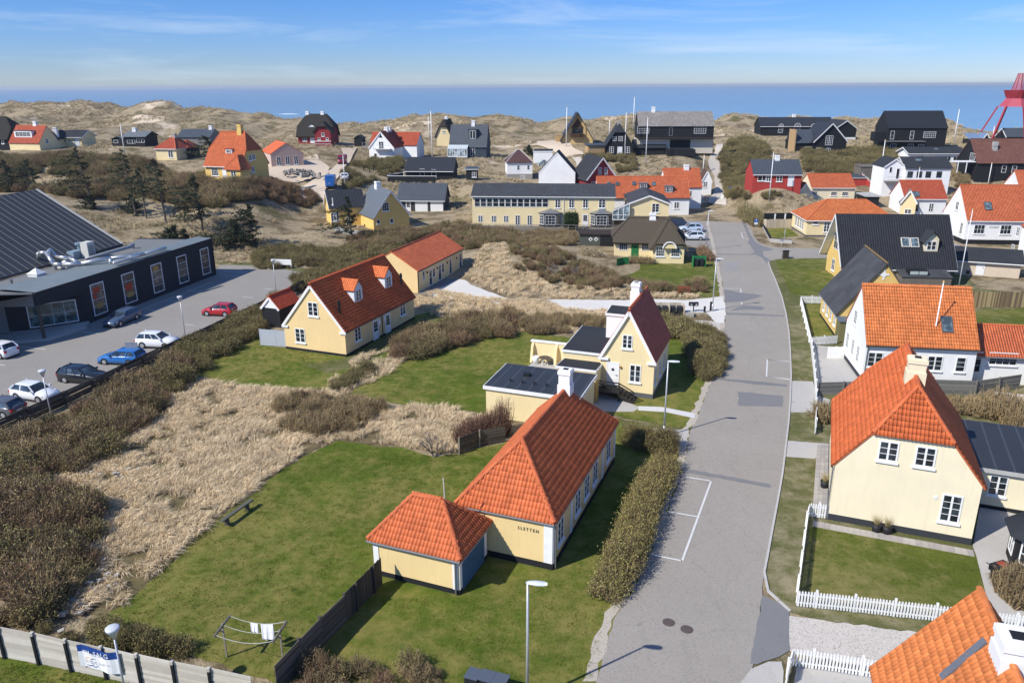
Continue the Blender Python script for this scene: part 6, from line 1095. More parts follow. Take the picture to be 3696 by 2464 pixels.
for (q, w_, hh, m_) in ((b1(770, 437), 1.0, .62, CURT), (b1(1030, 410), 1.1, .78, CURT), (b1(800, 560), .9, .6, OCH), (b1(1045, 470), 1.0, .6, OCH), (b1(1245, 265), 1.0, .6, OCH), (b1(760, 490), .5, .55, CURT)):
    p = hall_s(q); MB().box(p.x - w_ / 2, -.045, p.z - hh / 2, p.x + w_ / 2, -.022, p.z + hh / 2).build('curtain', m_, hall)
L0, L1 = Vector((-53.4, 78.1, 0)), C0 + fd * sw; dd_ = L1 - L0
hb('entrance_wall', [(L0.x, L0.y, -.5), (L1.x, L1.y, -.5), (L1.x, L1.y, HZ - .1), (L0.x, L0.y, HZ - .1)], NAVY, (-.2, .3, 0))
e = dd_.normalized(); ang = math.atan2(e.y, e.x); pl_ = L0 + e * 1.9 + Vector((e.y, -e.x, 0)) * .01; window(hall, HL_((pl_.x, pl_.y, .45)), ang - math.atan2(fd.y, fd.x), 4.7, 2.5, 4, 2, sill=False, near=True, mid=False, fw=.1, glassm=glass('green_glass', (.03, .06, .06)))
L2 = Vector((-63, 77.3, 0)); hb('grey_front', [(L0.x, L0.y, -.5), (L2.x, L2.y, -.5), (L2.x, L2.y, HZ), (L0.x, L0.y, HZ)], GCLAD, (0, .3, 0)); hb('grey_fascia', [(C0.x, C0.y, 3.7), (L2.x, L2.y - 2.0, 3.7), (L2.x, L2.y - 2.0, HZ + .1), (C0.x, C0.y, HZ + .1)], GCLAD, (0, .25, 0))
MB().box(-.12, -.12, 0, .12, .12, 3.8).build('corner_post', plain('brown_post', (.06, .05, .045), .6), hall)
pts = [L0, L1, C0 + fd * 4.2 + Vector((.9, -.5, 0)), C0 + Vector((.5, -.2, 0)), Vector((-51.5, 75.2, 0)), Vector((-56, 76.3, 0))]; hb('entrance_step', [(p.x, p.y, -.1) for p in pts], CONC, (0, 0, .38)); pts2 = [C0 + Vector((.6, -.1, 0)), C0 + fd * 4.8 + Vector((1.2, -.6, 0)), C0 + fd * 4.8 + Vector((.8, 0, 0)), C0 + Vector((.3, .5, 0))]; hb('lower_step', [(p.x, p.y, -.1) for p in pts2], CONC, (0, 0, .25))
rl = MB(); pr = [Vector((-53.2, 75.6, .28)), Vector((-51.2, 75.5, .28)), Vector((-49.3, 76.0, .28))]
for p in pr: rl.tube(HL_(p), HL_(p + Vector((0, 0, .95))), .03)
rl.path([HL_(p + Vector((0, 0, .95))) for p in pr], .03); rl.build('handrail', GREYM, hall)
def hz(q, z): p = G(q, z); return HL_(p)
e0 = _reg(0, 840, 2.8683); Zr = HZ + .55
MB().path([hz(e0(400, 275), Zr + .2), hz(e0(402, 210), Zr + 1.1), hz(e0(480, 205), Zr + 1.2), hz(e0(555, 325), Zr + .1), hz(e0(650, 330), Zr), hz(e0(840, 320), Zr), hz(e0(1140, 262), Zr + .25), hz(e0(1150, 318), Zr - .3)], .24, 10).build('duct', SILV, hall, True)
MB().path([hz(e0(500, 205), Zr + 1.2), hz(e0(520, 175), Zr + 1.2), hz(e0(580, 250), Zr + .6), hz(e0(720, 262), Zr + .5), hz(e0(800, 300), Zr + .2)], .22, 10).build('duct', SILV, hall, True)
MB().path([hz(e0(1150, 265), Zr + .2), hz(e0(1500, 220), Zr + .1), hz(e0(1705, 160), Zr + .2)], .2, 10).build('duct', SILV, hall, True); MB().path([hz(e0(1175, 315), Zr), hz(e0(1715, 155), Zr)], .19, 10).build('duct', SILV, hall, True); MB().path([hz(e0(890, 270), Zr), hz(e0(1380, 140), Zr + .1)], .17, 10).build('duct', plain('dull_duct', (.33, .35, .36), .5, .5, .5), hall, True)
p = hz(e0(925, 250), HZ); MB().box(p.x - .6, p.y - .5, HZ, p.x + .6, p.y + .5, HZ + 1.9).build('air_handling_unit', PALEM, hall); MB().box(p.x - .45, p.y - .54, HZ + .25, p.x + .45, p.y - .505, HZ + 1.5).build('grille', plain('grille_grey', (.32, .31, .28), .7), hall)
p = hz(e0(780, 262), HZ); MB().box(p.x - .7, p.y - .5, HZ, p.x + .7, p.y + .5, HZ + .9).tube((p.x + .9, p.y, HZ), (p.x + .9, p.y, HZ + 1.6), .22).tube((p.x + .9, p.y, HZ + 1.5), (p.x + .9, p.y, HZ + 1.75), .42).build('extractor', plain('blue_grey_unit', (.22, .30, .36), .5), hall)
for q in (e0(382, 440), e0(685, 350)): p = hz(q, HZ); b = MB().box(p.x - .62, p.y - .62, HZ - .05, p.x + .62, p.y + .62, HZ + .22); b.prism([(p.x - .7, p.y - .7, HZ + .22), (p.x + .7, p.y - .7, HZ + .22), (p.x + .7, p.y + .7, HZ + .22), (p.x - .7, p.y + .7, HZ + .22)], (0, 0, .06)); n = len(b.v); b.v += [(p.x - .66, p.y - .66, HZ + .28), (p.x + .66, p.y - .66, HZ + .28), (p.x + .66, p.y + .66, HZ + .28), (p.x - .66, p.y + .66, HZ + .28), (p.x, p.y, HZ + .85)]; b.f += [(n, n + 1, n + 4), (n + 1, n + 2, n + 4), (n + 2, n + 3, n + 4), (n + 3, n, n + 4)]; b.build('roof_dome', WHITE, hall)
for q, r_ in ((e0(575, 380), .17), (e0(125, 540), .12), (e0(1380, 160), .2)): p = hz(q, HZ); MB().tube((p.x, p.y, HZ - .1), (p.x, p.y, HZ + .45), r_).tube((p.x, p.y, HZ + .45), (p.x, p.y, HZ + .6), r_ * 1.4).build('roof_vent', GREYM, hall)
TYRE = plain('tyre_rubber', (.015, .015, .016), .9); RIM = plain('alloy_rim', (.55, .56, .57), .35, .5, .7); CGL = glass('car_glass', (.02, .028, .036)); REDL = plain('tail_light_red', (.45, .01, .012), .25, .6); HEADL = plain('head_light', (.75, .78, .80), .1, .7); TRIM = plain('dark_trim', (.02, .02, .022), .6); PLATE = plain('number_plate', (.75, .75, .72), .5)
def paint(name, c):
    t = NT(name, .28, .5); t.b.inputs['Coat Weight'].default_value = .6; t.b.inputs['Coat Roughness'].default_value = .08; n = t.noise(t.coord(), 2.0, 3); t.col(t.mix(n, sc(c, .93), sc(c, 1.05))); return t.m
STY = {  # profile: (x along, hood/deck top z, half width factor), x=+1 nose; glass: (rear base, rear top, front top, front base)
    'hatch': dict(top=[(-1, .50, .84), (-.97, .64, .93), (-.9, .66, 1), (-.5, .66, 1), (.1, .64, 1), (.38, .62, 1), (.72, .555, .97), (.93, .47, .88), (1, .36, .78)], gl=(-.95, -.70, .08, .42)),
    'estate': dict(top=[(-1, .50, .86), (-.98, .64, .94), (-.92, .665, 1), (-.4, .66, 1), (.1, .64, 1), (.34, .62, 1), (.74, .55, .97), (.94, .46, .88), (1, .35, .78)], gl=(-.96, -.80, .04, .38)),
    'suv': dict(top=[(-1, .50, .86), (-.98, .64, .94), (-.9, .67, 1), (-.4, .67, 1), (.1, .66, 1), (.42, .645, 1), (.76, .60, .97), (.95, .52, .90), (1, .38, .82)], gl=(-.95, -.76, .10, .46)),
    'van': dict(top=[(-1, .50, .95), (-.99, .60, .98), (-.9, .60, 1), (-.4, .60, 1), (.2, .60, 1), (.62, .58, 1), (.80, .50, .97), (.95, .40, .90), (1, .30, .85)], gl=(-.985, -.96, .40, .70))}
def make_car(name, label, pos, deg, style, L, W, Hh, pm, group=None, glassm=None):
    root = thing(name, label, 'van' if style == 'van' else 'car', pos, R(deg), group); S = STY[style]; hl = L / 2; hw = W / 2; rows = []
    for x, zt, wf in S['top']:
        w = hw * wf; zt *= Hh; zb = .12 * Hh + (.09 if abs(x) > .97 else 0); zm = zb + (zt - zb) * .5
        rows.append([(x * hl, 0, zb), (x * hl, w * .86, zb), (x * hl, w, zb + .10), (x * hl, w * 1.0, zm), (x * hl, w * .985, zt - .07), (x * hl, w * .93, zt), (x * hl, 0, zt + .03)])
    b = MB(); n = len(rows[0])
    for r in rows: b.v += r + [(p[0], -p[1], p[2]) for p in r[1:-1]][::-1]
    m_ = n * 2 - 2
    for i in range(len(rows) - 1):
        for j in range(m_): k = (j + 1) % m_; b.f.append((i * m_ + j, i * m_ + k, (i + 1) * m_ + k, (i + 1) * m_ + j))
    b.f.append(tuple(range(m_ - 1, -1, -1))); b.f.append(tuple(range((len(rows) - 1) * m_, len(rows) * m_))); body = b.build('body', pm, root, True)
    rb, rt, ft, fb = [v * hl for v in S['gl']]; zb = .63 * Hh if style != 'van' else .57 * Hh; zt = Hh; bw, tw_ = hw * .95, hw * (.74 if style != 'van' else .90)
    base = [(rb, -bw, zb), (fb, -bw, zb - .02), (fb, bw, zb - .02), (rb, bw, zb)]; top = [(rt, -tw_, zt - .06), (ft, -tw_, zt - .05), (ft, tw_, zt - .05), (rt, tw_, zt - .06)]
    g = MB(); g.v = base + top; g.f = [(0, 1, 5, 4), (1, 2, 6, 5), (2, 3, 7, 6), (3, 0, 4, 7)]
    side_m = pm if style == 'van' else CGL
    g.build('window', glassm or CGL, root) if style != 'van' else g.build('cabin', pm, root)
    mid = (rt + ft) / 2; rf = MB(); nx = 6
    prof = [(rt - .10, zt - .085), (rt + .1, zt - .03), (mid - .2, zt), (mid + .3, zt + .0), (ft - .1, zt - .025), (ft + .06, zt - .07)]
    for i in range(len(prof)):
        x, z = prof[i]
        for t in (-1, -.8, -.35, .35, .8, 1): rf.v.append((x, tw_ * 1.03 * t, z - (.045 if abs(t) == 1 else 0) + (.012 if abs(t) < .5 else 0)))
    for i in range(len(prof) - 1):
        for j in range(5): rf.f.append((i * 6 + j, (i + 1) * 6 + j, (i + 1) * 6 + j + 1, i * 6 + j + 1))
    rf.build('roof', pm, root, True)
    pi = MB()
    for s in (-1, 1):
        pi.bar((rb, s * bw, zb), (rt, s * tw_, zt - .06), .10, .14); pi.bar((fb, s * bw, zb), (ft, s * tw_, zt - .06), .07, .09)
        for fx in ((.45,) if style == 'hatch' else (.36, .68)):
            xb, xt = rb + (fb - rb) * fx, rt + (ft - rt) * fx; pi.bar((xb, s * bw * 1.005, zb), (xt, s * tw_ * 1.01, zt - .07), .09, .05)
    pi.build('pillar', pm if style != 'van' else pm, root)
    if style == 'van':
        w_ = MB()
        for s in (-1, 1): w_.prism([(fb - 1.05, s * bw * 1.0, zb + .1), (fb - .25, s * bw * 1.0, zb + .1), (ft - .05, s * (tw_ + .035), zt - .45), (ft - .75, s * (tw_ + .035), zt - .45)], (0, s * .03, 0))
        w_.prism([(fb + .02, -bw * .9, zb + .04), (fb + .02, bw * .9, zb + .04), (ft + .12, tw_ * .9, zt - .3), (ft + .12, -tw_ * .9, zt - .3)], (.03, 0, .01)); w_.build('window', CGL, root)
        d_ = MB().box(-hl - .02, -hw * .86, .42, -hl + .02, -.02, zt - .22).box(-hl - .02, .02, .42, -hl + .02, hw * .86, zt - .22); d_.build('rear_door', pm, root)
    wr = .205 * Hh if style != 'van' else .15 * Hh; wr = max(.30, min(.34, wr))
    for sx_ in (-.60, .60):
        for s in (-1, 1):
            t = MB().tube((sx_ * hl, s * (hw - .19), wr), (sx_ * hl, s * (hw + .012), wr), wr, wr, 18).build('wheel', TYRE, root); MB().lathe([(wr * .66, 0), (wr * .66, .012), (wr * .55, .016), (.03, .03)], 14).build('rim', RIM, t).matrix_local = Matrix.Translation((sx_ * hl, s * (hw + .012), wr)) @ Matrix.Rotation(-s * math.pi / 2, 4, 'X')
            a = MB(); n = 14
            for q in range(n): t0, t1 = math.pi * q / n, math.pi * (q + 1) / n; a.poly([(sx_ * hl + (wr + .07) * math.cos(t0), s * (hw + .006), wr + (wr + .07) * math.sin(t0)), (sx_ * hl + (wr + .07) * math.cos(t1), s * (hw + .006), wr + (wr + .07) * math.sin(t1)), (sx_ * hl + wr * .98 * math.cos(t1), s * (hw + .006), wr + wr * .98 * math.sin(t1)), (sx_ * hl + wr * .98 * math.cos(t0), s * (hw + .006), wr + wr * .98 * math.sin(t0))])
            a.build('wheel_arch', TRIM, root)
    zl = .5 * Hh
    for s in (-1, 1):
        MB().box(-hl - .015, s * hw * .80 - .13, zl - .10, -hl + .16, s * hw * .80 + .12, zl + .13).build('tail_light', REDL, root); MB().prism([(hl * .93, s * hw * .5, zl - .16), (hl * .80, s * hw * .955, zl - .16), (hl * .78, s * hw * .95, zl - .04), (hl * .93, s * hw * .52, zl - .05)], (.06, s * .02, .0)).build('head_light', HEADL, root)
        MB().box(fb - .22, s * (hw + .02) - .02, zb + .02, fb - .06, s * (hw + .17), zb + .16).build('mirror', pm, root)
    MB().box(-hl - .02, -.26, .36 * Hh, -hl + .03, .26, .36 * Hh + .11).build('number_plate', PLATE, root); MB().box(hl - .06, -hw * .5, .2 * Hh, hl + .012, hw * .5, .31 * Hh).build('grille', TRIM, root)
    MB().box(-hl * .98, -hw * .93, .10, hl * .97, hw * .93, .12 * Hh + .02).build('underbody', TRIM, root)
    return root
def at_px(q, z=.012, dy=0.0, dx=0.0): p = G(q, z); return p + Vector((dx, dy, 0))
PW = paint('white_car_paint', (.78, .79, .80)); PK = paint('black_car_paint', (.012, .013, .016)); PG = paint('grey_car_paint', (.10, .10, .11)); PB = paint('blue_car_paint', (.02, .14, .42)); PR_ = paint('red_car_paint', (.42, .012, .02)); PS = paint('silver_blue_paint', (.42, .52, .64)); PD = paint('slate_car_paint', (.06, .095, .16))
make_car('parked_car', 'slate blue estate car parked along the navy hall in its shade', Vector((-43.6, 82.6, .012)), -102, 'estate', 4.5, 1.72, 1.45, PD)
make_car('parked_car', 'red hatchback parked nose out near the far end of the car park', Vector((-33.8, 85.6, .012)), 171, 'hatch', 3.75, 1.65, 1.42, PR_)
make_car('parked_car', 'white compact SUV parked against the wattle fence', Vector((-35.9, 74.2, .012)), -8, 'suv', 4.1, 1.72, 1.55, PW)
make_car('parked_car', 'bright blue estate car parked beside the wattle fence', Vector((-37.3, 69.4, .012)), 172, 'estate', 4.2, 1.7, 1.42, PB)
make_car('parked_car', 'black estate car with red tail lamp parked beside the wattle fence', Vector((-38.4, 64.6, .012)), -12, 'estate', 4.3, 1.72, 1.42, PK)
make_car('parked_car', 'white hatchback with dark windscreen parked behind a round lamp', Vector((-40.4, 60.6, .012)), -18, 'hatch', 4.0, 1.7, 1.40, PW)
make_car('parked_car', 'dark grey hatchback with black rear window at the end of the parked row', Vector((-41.4, 57.4, .012)), 166, 'hatch', 3.9, 1.7, 1.42, PG)
make_car('parked_car', 'small white city car seen from behind, alone opposite the parked row', G(b1(20, 985), .012) + Vector((-.8, .9, 0)), 160, 'hatch', 3.6, 1.65, 1.5, PW)
g_ = 'silver hatchbacks on the cottage forecourt'
make_car('parked_car', 'silver blue hatchback with white roof sheen, the one nearer the long yellow building', G(a3(1650, 1268), .02) + Vector((0, .9, 0)), 176, 'hatch', 4.3, 1.75, 1.5, PS, g_); make_car('parked_car', 'pale silver hatchback parked beside the thatched cottage', G(a3(1665, 1345), .02) + Vector((0, .9, 0)), 176, 'hatch', 4.3, 1.75, 1.5, paint('pale_silver_paint', (.62, .66, .70)), g_)
pz = T(a2(675, 872)); make_car('parked_van', 'bright blue panel van parked tail first on the sandy track', pz + Vector((0, 2.0, .3)), 96, 'van', 5.0, 1.95, 2.5, paint('van_blue_paint', (.01, .12, .42)))
pz = T(a2(760, 805)); make_car('parked_car', 'white car half hidden behind the blue van', pz + Vector((1.0, 2.0, .3)), 100, 'estate', 4.3, 1.75, 1.45, PW)
pz = T(a2(785, 655)); make_car('parked_van', 'dark red van facing down the sandy lane', pz + Vector((0, 1.5, .3)), -84, 'van', 4.6, 1.85, 2.0, paint('dark_red_van_paint', (.20, .008, .02)))
make_car('parked_car', 'dark blue car behind the black roofed house', G(b4(1515, 372), .02), 10, 'hatch', 4.0, 1.7, 1.45, PD)
def seg_iter(pts, step):
    for a, c in zip(pts[:-1], pts[1:]):
        d = c - a; n = max(1, round(d.length / step))
        for i in range(n): yield a + d * ((i + .5) / n), math.atan2(d.y, d.x), d.length / n
def picket_fence(label, pts, h=.95, sp=.145, w=.085, mat=WHITE, name='picket_fence', posts=True):
    pts = [Vector(p) for p in pts]; r = thing(name, label, 'fence', pts[0])
    me = MB().prism([(-w / 2, -.012, .06), (w / 2, -.012, .06), (w / 2, -.012, h - .07), (0, -.012, h), (-w / 2, -.012, h - .07)], (0, .024, 0)).mesh('picket', mat)
    for p, a, l in seg_iter(pts, sp): put('picket', me, r, False, p - pts[0] + Vector((0, 0, random.uniform(-.012, .012))), a + random.uniform(-.02, .02))
    for a, c in zip(pts[:-1], pts[1:]):
        n = Vector((-(c - a).y, (c - a).x, 0)).normalized() * .035
        for z in (.25, h - .25): MB().bar(a - pts[0] + n + Vector((0, 0, z)), c - pts[0] + n + Vector((0, 0, z)), .035, .08).build('rail', mat, r)
    pm = MB().box(-.05, -.05, 0, .05, .05, h + .06).mesh('post', mat)
    for p, a, l in seg_iter(pts, 2.2): put('post', pm, r, False, p - pts[0] + Vector((-.06 * math.sin(a), .07 * math.cos(a), 0)), a)
    return r
def board_fence(name, label, pts, h=1.7, bw=.14, mat=None, jit=.03, slats=0, post=None, postside=1, pw_=.1, step=None):
    pts = [Vector(p) for p in pts]; r = thing(name, label, 'fence', pts[0]); mats = mat if isinstance(mat, list) else [mat]
    if slats:
        for a, c in zip(pts[:-1], pts[1:]):
            d = c - a; n = max(1, round(d.length / (step or 2.0)))
            for i in range(n):
                p0, p1 = a + d * (i / n), a + d * ((i + 1) / n); sh_ = h / slats
                for k in range(slats):
                    z = sh_ * (k + .5); off = Vector((-d.y, d.x, 0)).normalized() * (.012 * (k % 2)); MB().bar(p0 - pts[0] + off + Vector((0, 0, z + random.uniform(-jit, jit))), p1 - pts[0] + off + Vector((0, 0, z + random.uniform(-jit, jit))), .03, sh_ * .93).build('slat', random.choice(mats), r)
                pp = p0 - pts[0] + Vector((d.y, -d.x, 0)).normalized() * .06 * postside; MB().box(pp.x - pw_ / 2, pp.y - pw_ / 2, -.1, pp.x + pw_ / 2, pp.y + pw_ / 2, h + .08).build('post', post or mats[0], r)
    else:
        mes = [MB().box(-bw / 2 * .94, -.012, 0, bw / 2 * .94, .012, h).mesh('board', m) for m in mats]
        for p, a, l in seg_iter(pts, bw): put('board', random.choice(mes), r, False, p - pts[0] + Vector((0, 0, random.uniform(-jit, jit))), a)
        for p, a, l in seg_iter(pts, 2.0): put('post', MB().box(-.05, .02, 0, .05, .12, h).mesh('post', mats[0]), r, False, p - pts[0], a)
    return r
picket_fence('white picket fence along the front lawn of the cream house', [G(c4(150, 1162)), G(c4(560, 1205)), G(c4(1000, 1255)), G(c4(1420, 1310))], .98)
picket_fence('white picket fence between the cream house lawn and the street verge', [G(c4(150, 1162)), G(c4(170, 1010)), G(c4(212, 688))], .98)
picket_fence('white picket garden gate beside the cream house corner', [G(c4(216, 685)), G(c4(318, 698))], .98, name='picket_gate')
picket_fence('white picket fence beside the gravel drive and bright orange roof', [G(c4(92, 1600)), G(c4(122, 1480)), G(c4(350, 1510)), G(c4(640, 1555))], 1.0)
picket_fence('white picket fence round the small lawn of the grey roofed house', [G(b4(338, 1105)), G(b4(290, 900)), G(b4(258, 765)), G(b4(440, 770))], .95)
picket_fence('white picket cross fence between the grey roofed house and the white yard', [G(b4(342, 1105)), G(b4(552, 1092))], .95)
picket_fence('white picket fence between the street and the concrete yard of the white house', [G(b4(340, 1108)), G(b4(365, 1330)), G(b4(380, 1500)), G(c4(248, 250))], .95)
o = board_fence('white_board_fence', 'solid white board fence beside the white house gable', [G(b4(470, 1205)), G(b4(608, 1208))], 1.2, .12, WHITE)
GREYF = [plain('weathered_board_%d' % i, c, .85) for i, c in enumerate(((.17, .165, .15), (.21, .20, .18), (.14, .135, .125)))]
board_fence('slat_fence', 'grey horizontal board fence behind the cream house beside the concrete yard', [G(b4(388, 1500)), G(b4(800, 1490))], 1.15, slats=6, mat=GREYF, step=2.6, jit=.004)
board_fence('slat_fence', 'grey horizontal board fence below the white house with the flagpole', [G(b4(1290, 1492)), G(b4(1650, 1505)), G(b4(2010, 1450))], 1.35, slats=7, mat=GREYF, step=2.6, jit=.004)
OLDW = [plain('lichen_board_%d' % i, c, .9) for i, c in enumerate(((.30, .22, .11), (.20, .14, .075), (.38, .30, .15), (.13, .095, .06)))]
board_fence('wooden_fence', 'tall lichen stained wooden fence behind the orange roofed white house', [G(b4(1610, 795)), G(b4(2080, 800))], 1.9, .16, OLDW, .06)
NEWW = [plain('pale_board_%d' % i, c, .85) for i, c in enumerate(((.50, .42, .31), (.44, .37, .27), (.54, .47, .36)))]
g1 = _reg(2660, 680, 3.7324); board_fence('wooden_fence', 'pale vertical board fence beside the yellow corner house', [G(g1(352, 520)), G(g1(395, 535)), G(g1(765, 528))], 1.55, .2, NEWW, .02)
sc_ = thing('dark_screen', 'black shade screen on white rounded posts above the pale board fence', 'screen', G(g1(385, 440), 1.0)); a_ = G(g1(362, 528)); c_ = G(g1(775, 520)); MB().bar(a_ - sc_.location + Vector((0, .5, 2.0)), c_ - sc_.location + Vector((0, .5, 2.0)), .04, 1.1).build('screen_cloth', BLACKP, sc_)
for t in (.35, .68): p = a_.lerp(c_, t) - sc_.location + Vector((0, .35, 1.5)); MB().box(p.x - .12, p.y - .05, p.z - 1.4, p.x + .12, p.y + .05, p.z + .95).build('post', WHITE, sc_)
wl_ = thing('white_patio_wall', 'low white patio wall with rounded posts behind the shade screen', 'wall', G(g1(250, 250), .3)); a_ = G(g1(245, 250), .3) - wl_.location; c_ = G(g1(745, 265), .3) - wl_.location; MB().bar(a_ + Vector((0, 0, .7)), c_ + Vector((0, 0, .7)), .15, 1.5).build('wall_panel', WHITE, wl_)
for t in (0, .25, .5, .75, 1): p = a_.lerp(c_, t); MB().box(p.x - .12, p.y - .12, 0, p.x + .12, p.y + .12, 1.7).build('post', WHITE, wl_)
lw_ = thing('garden_wall', 'low pale garden wall with dark capping round the corner lawn', 'wall', G(g1(450, 720))); pts = [G(q) - lw_.location for q in (g1(352, 535), g1(450, 722), g1(740, 745))]
for a_, c_ in zip(pts[:-1], pts[1:]): MB().bar(a_ + Vector((0, 0, .3)), c_ + Vector((0, 0, .3)), .18, .6).build('wall_section', CONC, lw_); MB().bar(a_ + Vector((0, .2, .62)), c_ + Vector((0, .2, .62)), .3, .12).build('capping', BLACKP, lw_)
DKF = [plain('dark_board_%d' % i, c, .85) for i, c in enumerate(((.060, .050, .040), (.085, .070, .055), (.045, .038, .032)))]; DKF2 = [plain('fence_lath_%d' % i, c, .85) for i, c in enumerate(((.10, .085, .065), (.14, .12, .095), (.075, .062, .05)))]
board_fence('wooden_fence', 'dark vertical board fence running from the garage corner across the lawn', [G(c2(742, 985)), G(c2(538, 1200))], 1.62, .13, DKF, .03)
board_fence('woven_fence', 'weathered woven lath fence continuing the dark board fence down to the corner', [G(c2(535, 1205)), G(c2(395, 1345)), G(c2(272, 1480)), G(c2(128, 1640))], 1.55, slats=9, mat=DKF2, step=3.2, jit=.012, post=DKF[1], pw_=.12)
PAN = [plain('pale_panel_%d' % i, c, .9) for i, c in enumerate(((.52, .48, .40), (.58, .54, .46), (.46, .42, .35)))]
fpx = [c1(-180, 1390), c1(35, 1418), c1(235, 1455), c1(425, 1497), c1(632, 1540), c1(838, 1585), c1(1045, 1628), c1(1258, 1670), c1(1500, 1718)]; fpw = [G(q) for q in fpx]
pf = thing('panel_fence', 'pale weathered panel fence with black posts along the lower edge of the lawn', 'fence', fpw[0])
for a_, c_ in zip(fpw[:-1], fpw[1:]):
    d = c_ - a_; k0 = random.uniform(.06, .14)
    for k in range(11): z = .155 * (k + .5) + .02; MB().bar(a_ - fpw[0] + d * .02 + Vector((0, random.uniform(-.012, .012), z)), c_ - fpw[0] - d * .01 + Vector((0, random.uniform(-.012, .012), z + random.uniform(-.008, .008) - (.05 if k > 8 else 0))), .04, .15).build('slat', random.choice(PAN), pf)
    p = a_ - fpw[0] + Vector((d.y, -d.x, 0)).normalized() * .07; MB().box(p.x - .055, p.y - .055, -.1, p.x + .055, p.y + .055, 1.62).build('post', BLACKP, pf); MB().box(p.x - .07, p.y - .07, 1.62, p.x + .07, p.y + .09, 1.78).build('post_cap', PAN[0], pf)
d = (fpw[4] - fpw[3]).normalized(); ang = math.atan2(d.y, d.x); bp = fpw[3] + d * .72 + Vector((d.y, -d.x, 0)) * .16; bn = thing('sale_banner', 'white and blue TIL SALG banner tied to the pale panel fence', 'banner', bp + Vector((0, 0, .55)), ang)
BW, BH = 2.15, 1.15; nb = 10; b = MB(); bl = MB()
def wv(x): return .05 * math.sin(x * 3.1) + .03 * math.sin(x * 7)
for i in range(nb):
    x0, x1 = BW * i / nb, BW * (i + 1) / nb; s0, s1 = .05 * math.sin(x0 * 2.9 + .6), .05 * math.sin(x1 * 2.9 + .6)
    b.poly([(x0, wv(x0), s0 * .5), (x1, wv(x1), s1 * .5), (x1, wv(x1), .78 + s1), (x0, wv(x0), .78 + s0)]); bl.poly([(x0, wv(x0), .78 + s0), (x1, wv(x1), .78 + s1), (x1, wv(x1), BH + s1 * .6), (x0, wv(x0), BH + s0 * .6)])
b.build('banner_sheet', plain('banner_white', (.82, .82, .82), .6), bn); bl.build('banner_band', plain('banner_blue', (.012, .055, .25), .6), bn)
def btext(body, size, x, z, mat, name): o = put(name, text_mesh(body, size, mat, name, .002), bn, False, (x, -.10, z)); o.rotation_euler = (math.pi / 2, 0, 0); return o
btext('TIL SALG', .33, .38, .83, WHITE, 'headline'); btext('EDC', .20, .42, .42, plain('grey_print', (.45, .45, .46), .6), 'logo_letters'); btext('% 23 11 11', .16, .95, .40, plain('grey_print', (.45, .45, .46), .6), 'phone_number')
for (a0, a1_, m_) in ((.9, 2.9, plain('tan_print', (.75, .5, .3), .6)), (3.8, 5.9, plain('banner_blue', (.012, .055, .25), .6))):
    ar = MB(); n_ = 8
    for i in range(n_): t0, t1 = a0 + (a1_ - a0) * i / n_, a0 + (a1_ - a0) * (i + 1) / n_; th0 = .05 * math.sin(math.pi * i / n_) + .01; th1 = .05 * math.sin(math.pi * (i + 1) / n_) + .01; ar.poly([(.66 + .24 * math.cos(t0), -.10, .48 + .24 * math.sin(t0)), (.66 + .24 * math.cos(t1), -.10, .48 + .24 * math.sin(t1)), (.66 + (.24 - th1) * math.cos(t1), -.10, .48 + (.24 - th1) * math.sin(t1)), (.66 + (.24 - th0) * math.cos(t0), -.10, .48 + (.24 - th0) * math.sin(t0))])
    ar.build('logo_arc', m_, bn)
WAT = [plain('wattle_%d' % i, c, .9) for i, c in enumerate(((.055, .045, .036), (.085, .07, .055), (.11, .095, .078)))]
board_fence('wattle_fence', 'dark woven wattle fence between the car park and the brown thicket', [G(P(-20, 1006)), G(P(150, 929)), G(P(330, 843)), G(P(500, 763)), G(P(610, 709)), G(P(700, 661))], 1.15, slats=6, mat=WAT, step=3.0, jit=.03, post=WAT[0], pw_=.1)
GALV = plain('galvanised_steel', (.50, .52, .54), .45, .5, .4)
def street_lamp(label, p, h=6.0, ang=-8, group='street lamps along the road'):
    r = thing('street_lamp', label, 'street lamp', p, R(ang), group); MB().tube((0, 0, 0), (0, 0, h), .075, .045, 10).build('pole', GALV, r, True); MB().tube((0, 0, 0), (0, 0, .9), .095, .095, 10).build('base_sleeve', GALV, r, True)
    b = MB(); pr = [(-.08, .05, .03), (.05, .11, .06), (.35, .17, .075), (.65, .16, .06), (.80, .09, .03)]; n = 8
    for x, w_, t in pr:
        for i in range(n): a = 2 * math.pi * i / n; b.v.append((x, w_ * math.cos(a), h + .02 + t * math.sin(a)))
    for j in range(len(pr) - 1):
        for i in range(n): k = (i + 1) % n; b.f.append((j * n + i, j * n + k, (j + 1) * n + k, (j + 1) * n + i))
    b.f.append(tuple(range(n))); b.f.append(tuple(range(len(pr) * n - 1, (len(pr) - 1) * n - 1, -1))); b.build('lamp_head', plain('lamp_housing', (.62, .66, .68), .5), r, True); return r
p = G(P(1212, 1338), 6.0); p.z = 0; street_lamp('tall grey street lamp on the lawn in front of the garage', p)
street_lamp('tall grey street lamp between the steep house and the road hedge', Vector((11.32, 52.5, 0))); street_lamp('tall grey street lamp beside the bin shelter on the white gravel', G(d1(838, 190)), 6.2); street_lamp('tall grey street lamp on the forecourt kerb near the silver cars', G(d2(383, 795)), 6.2)
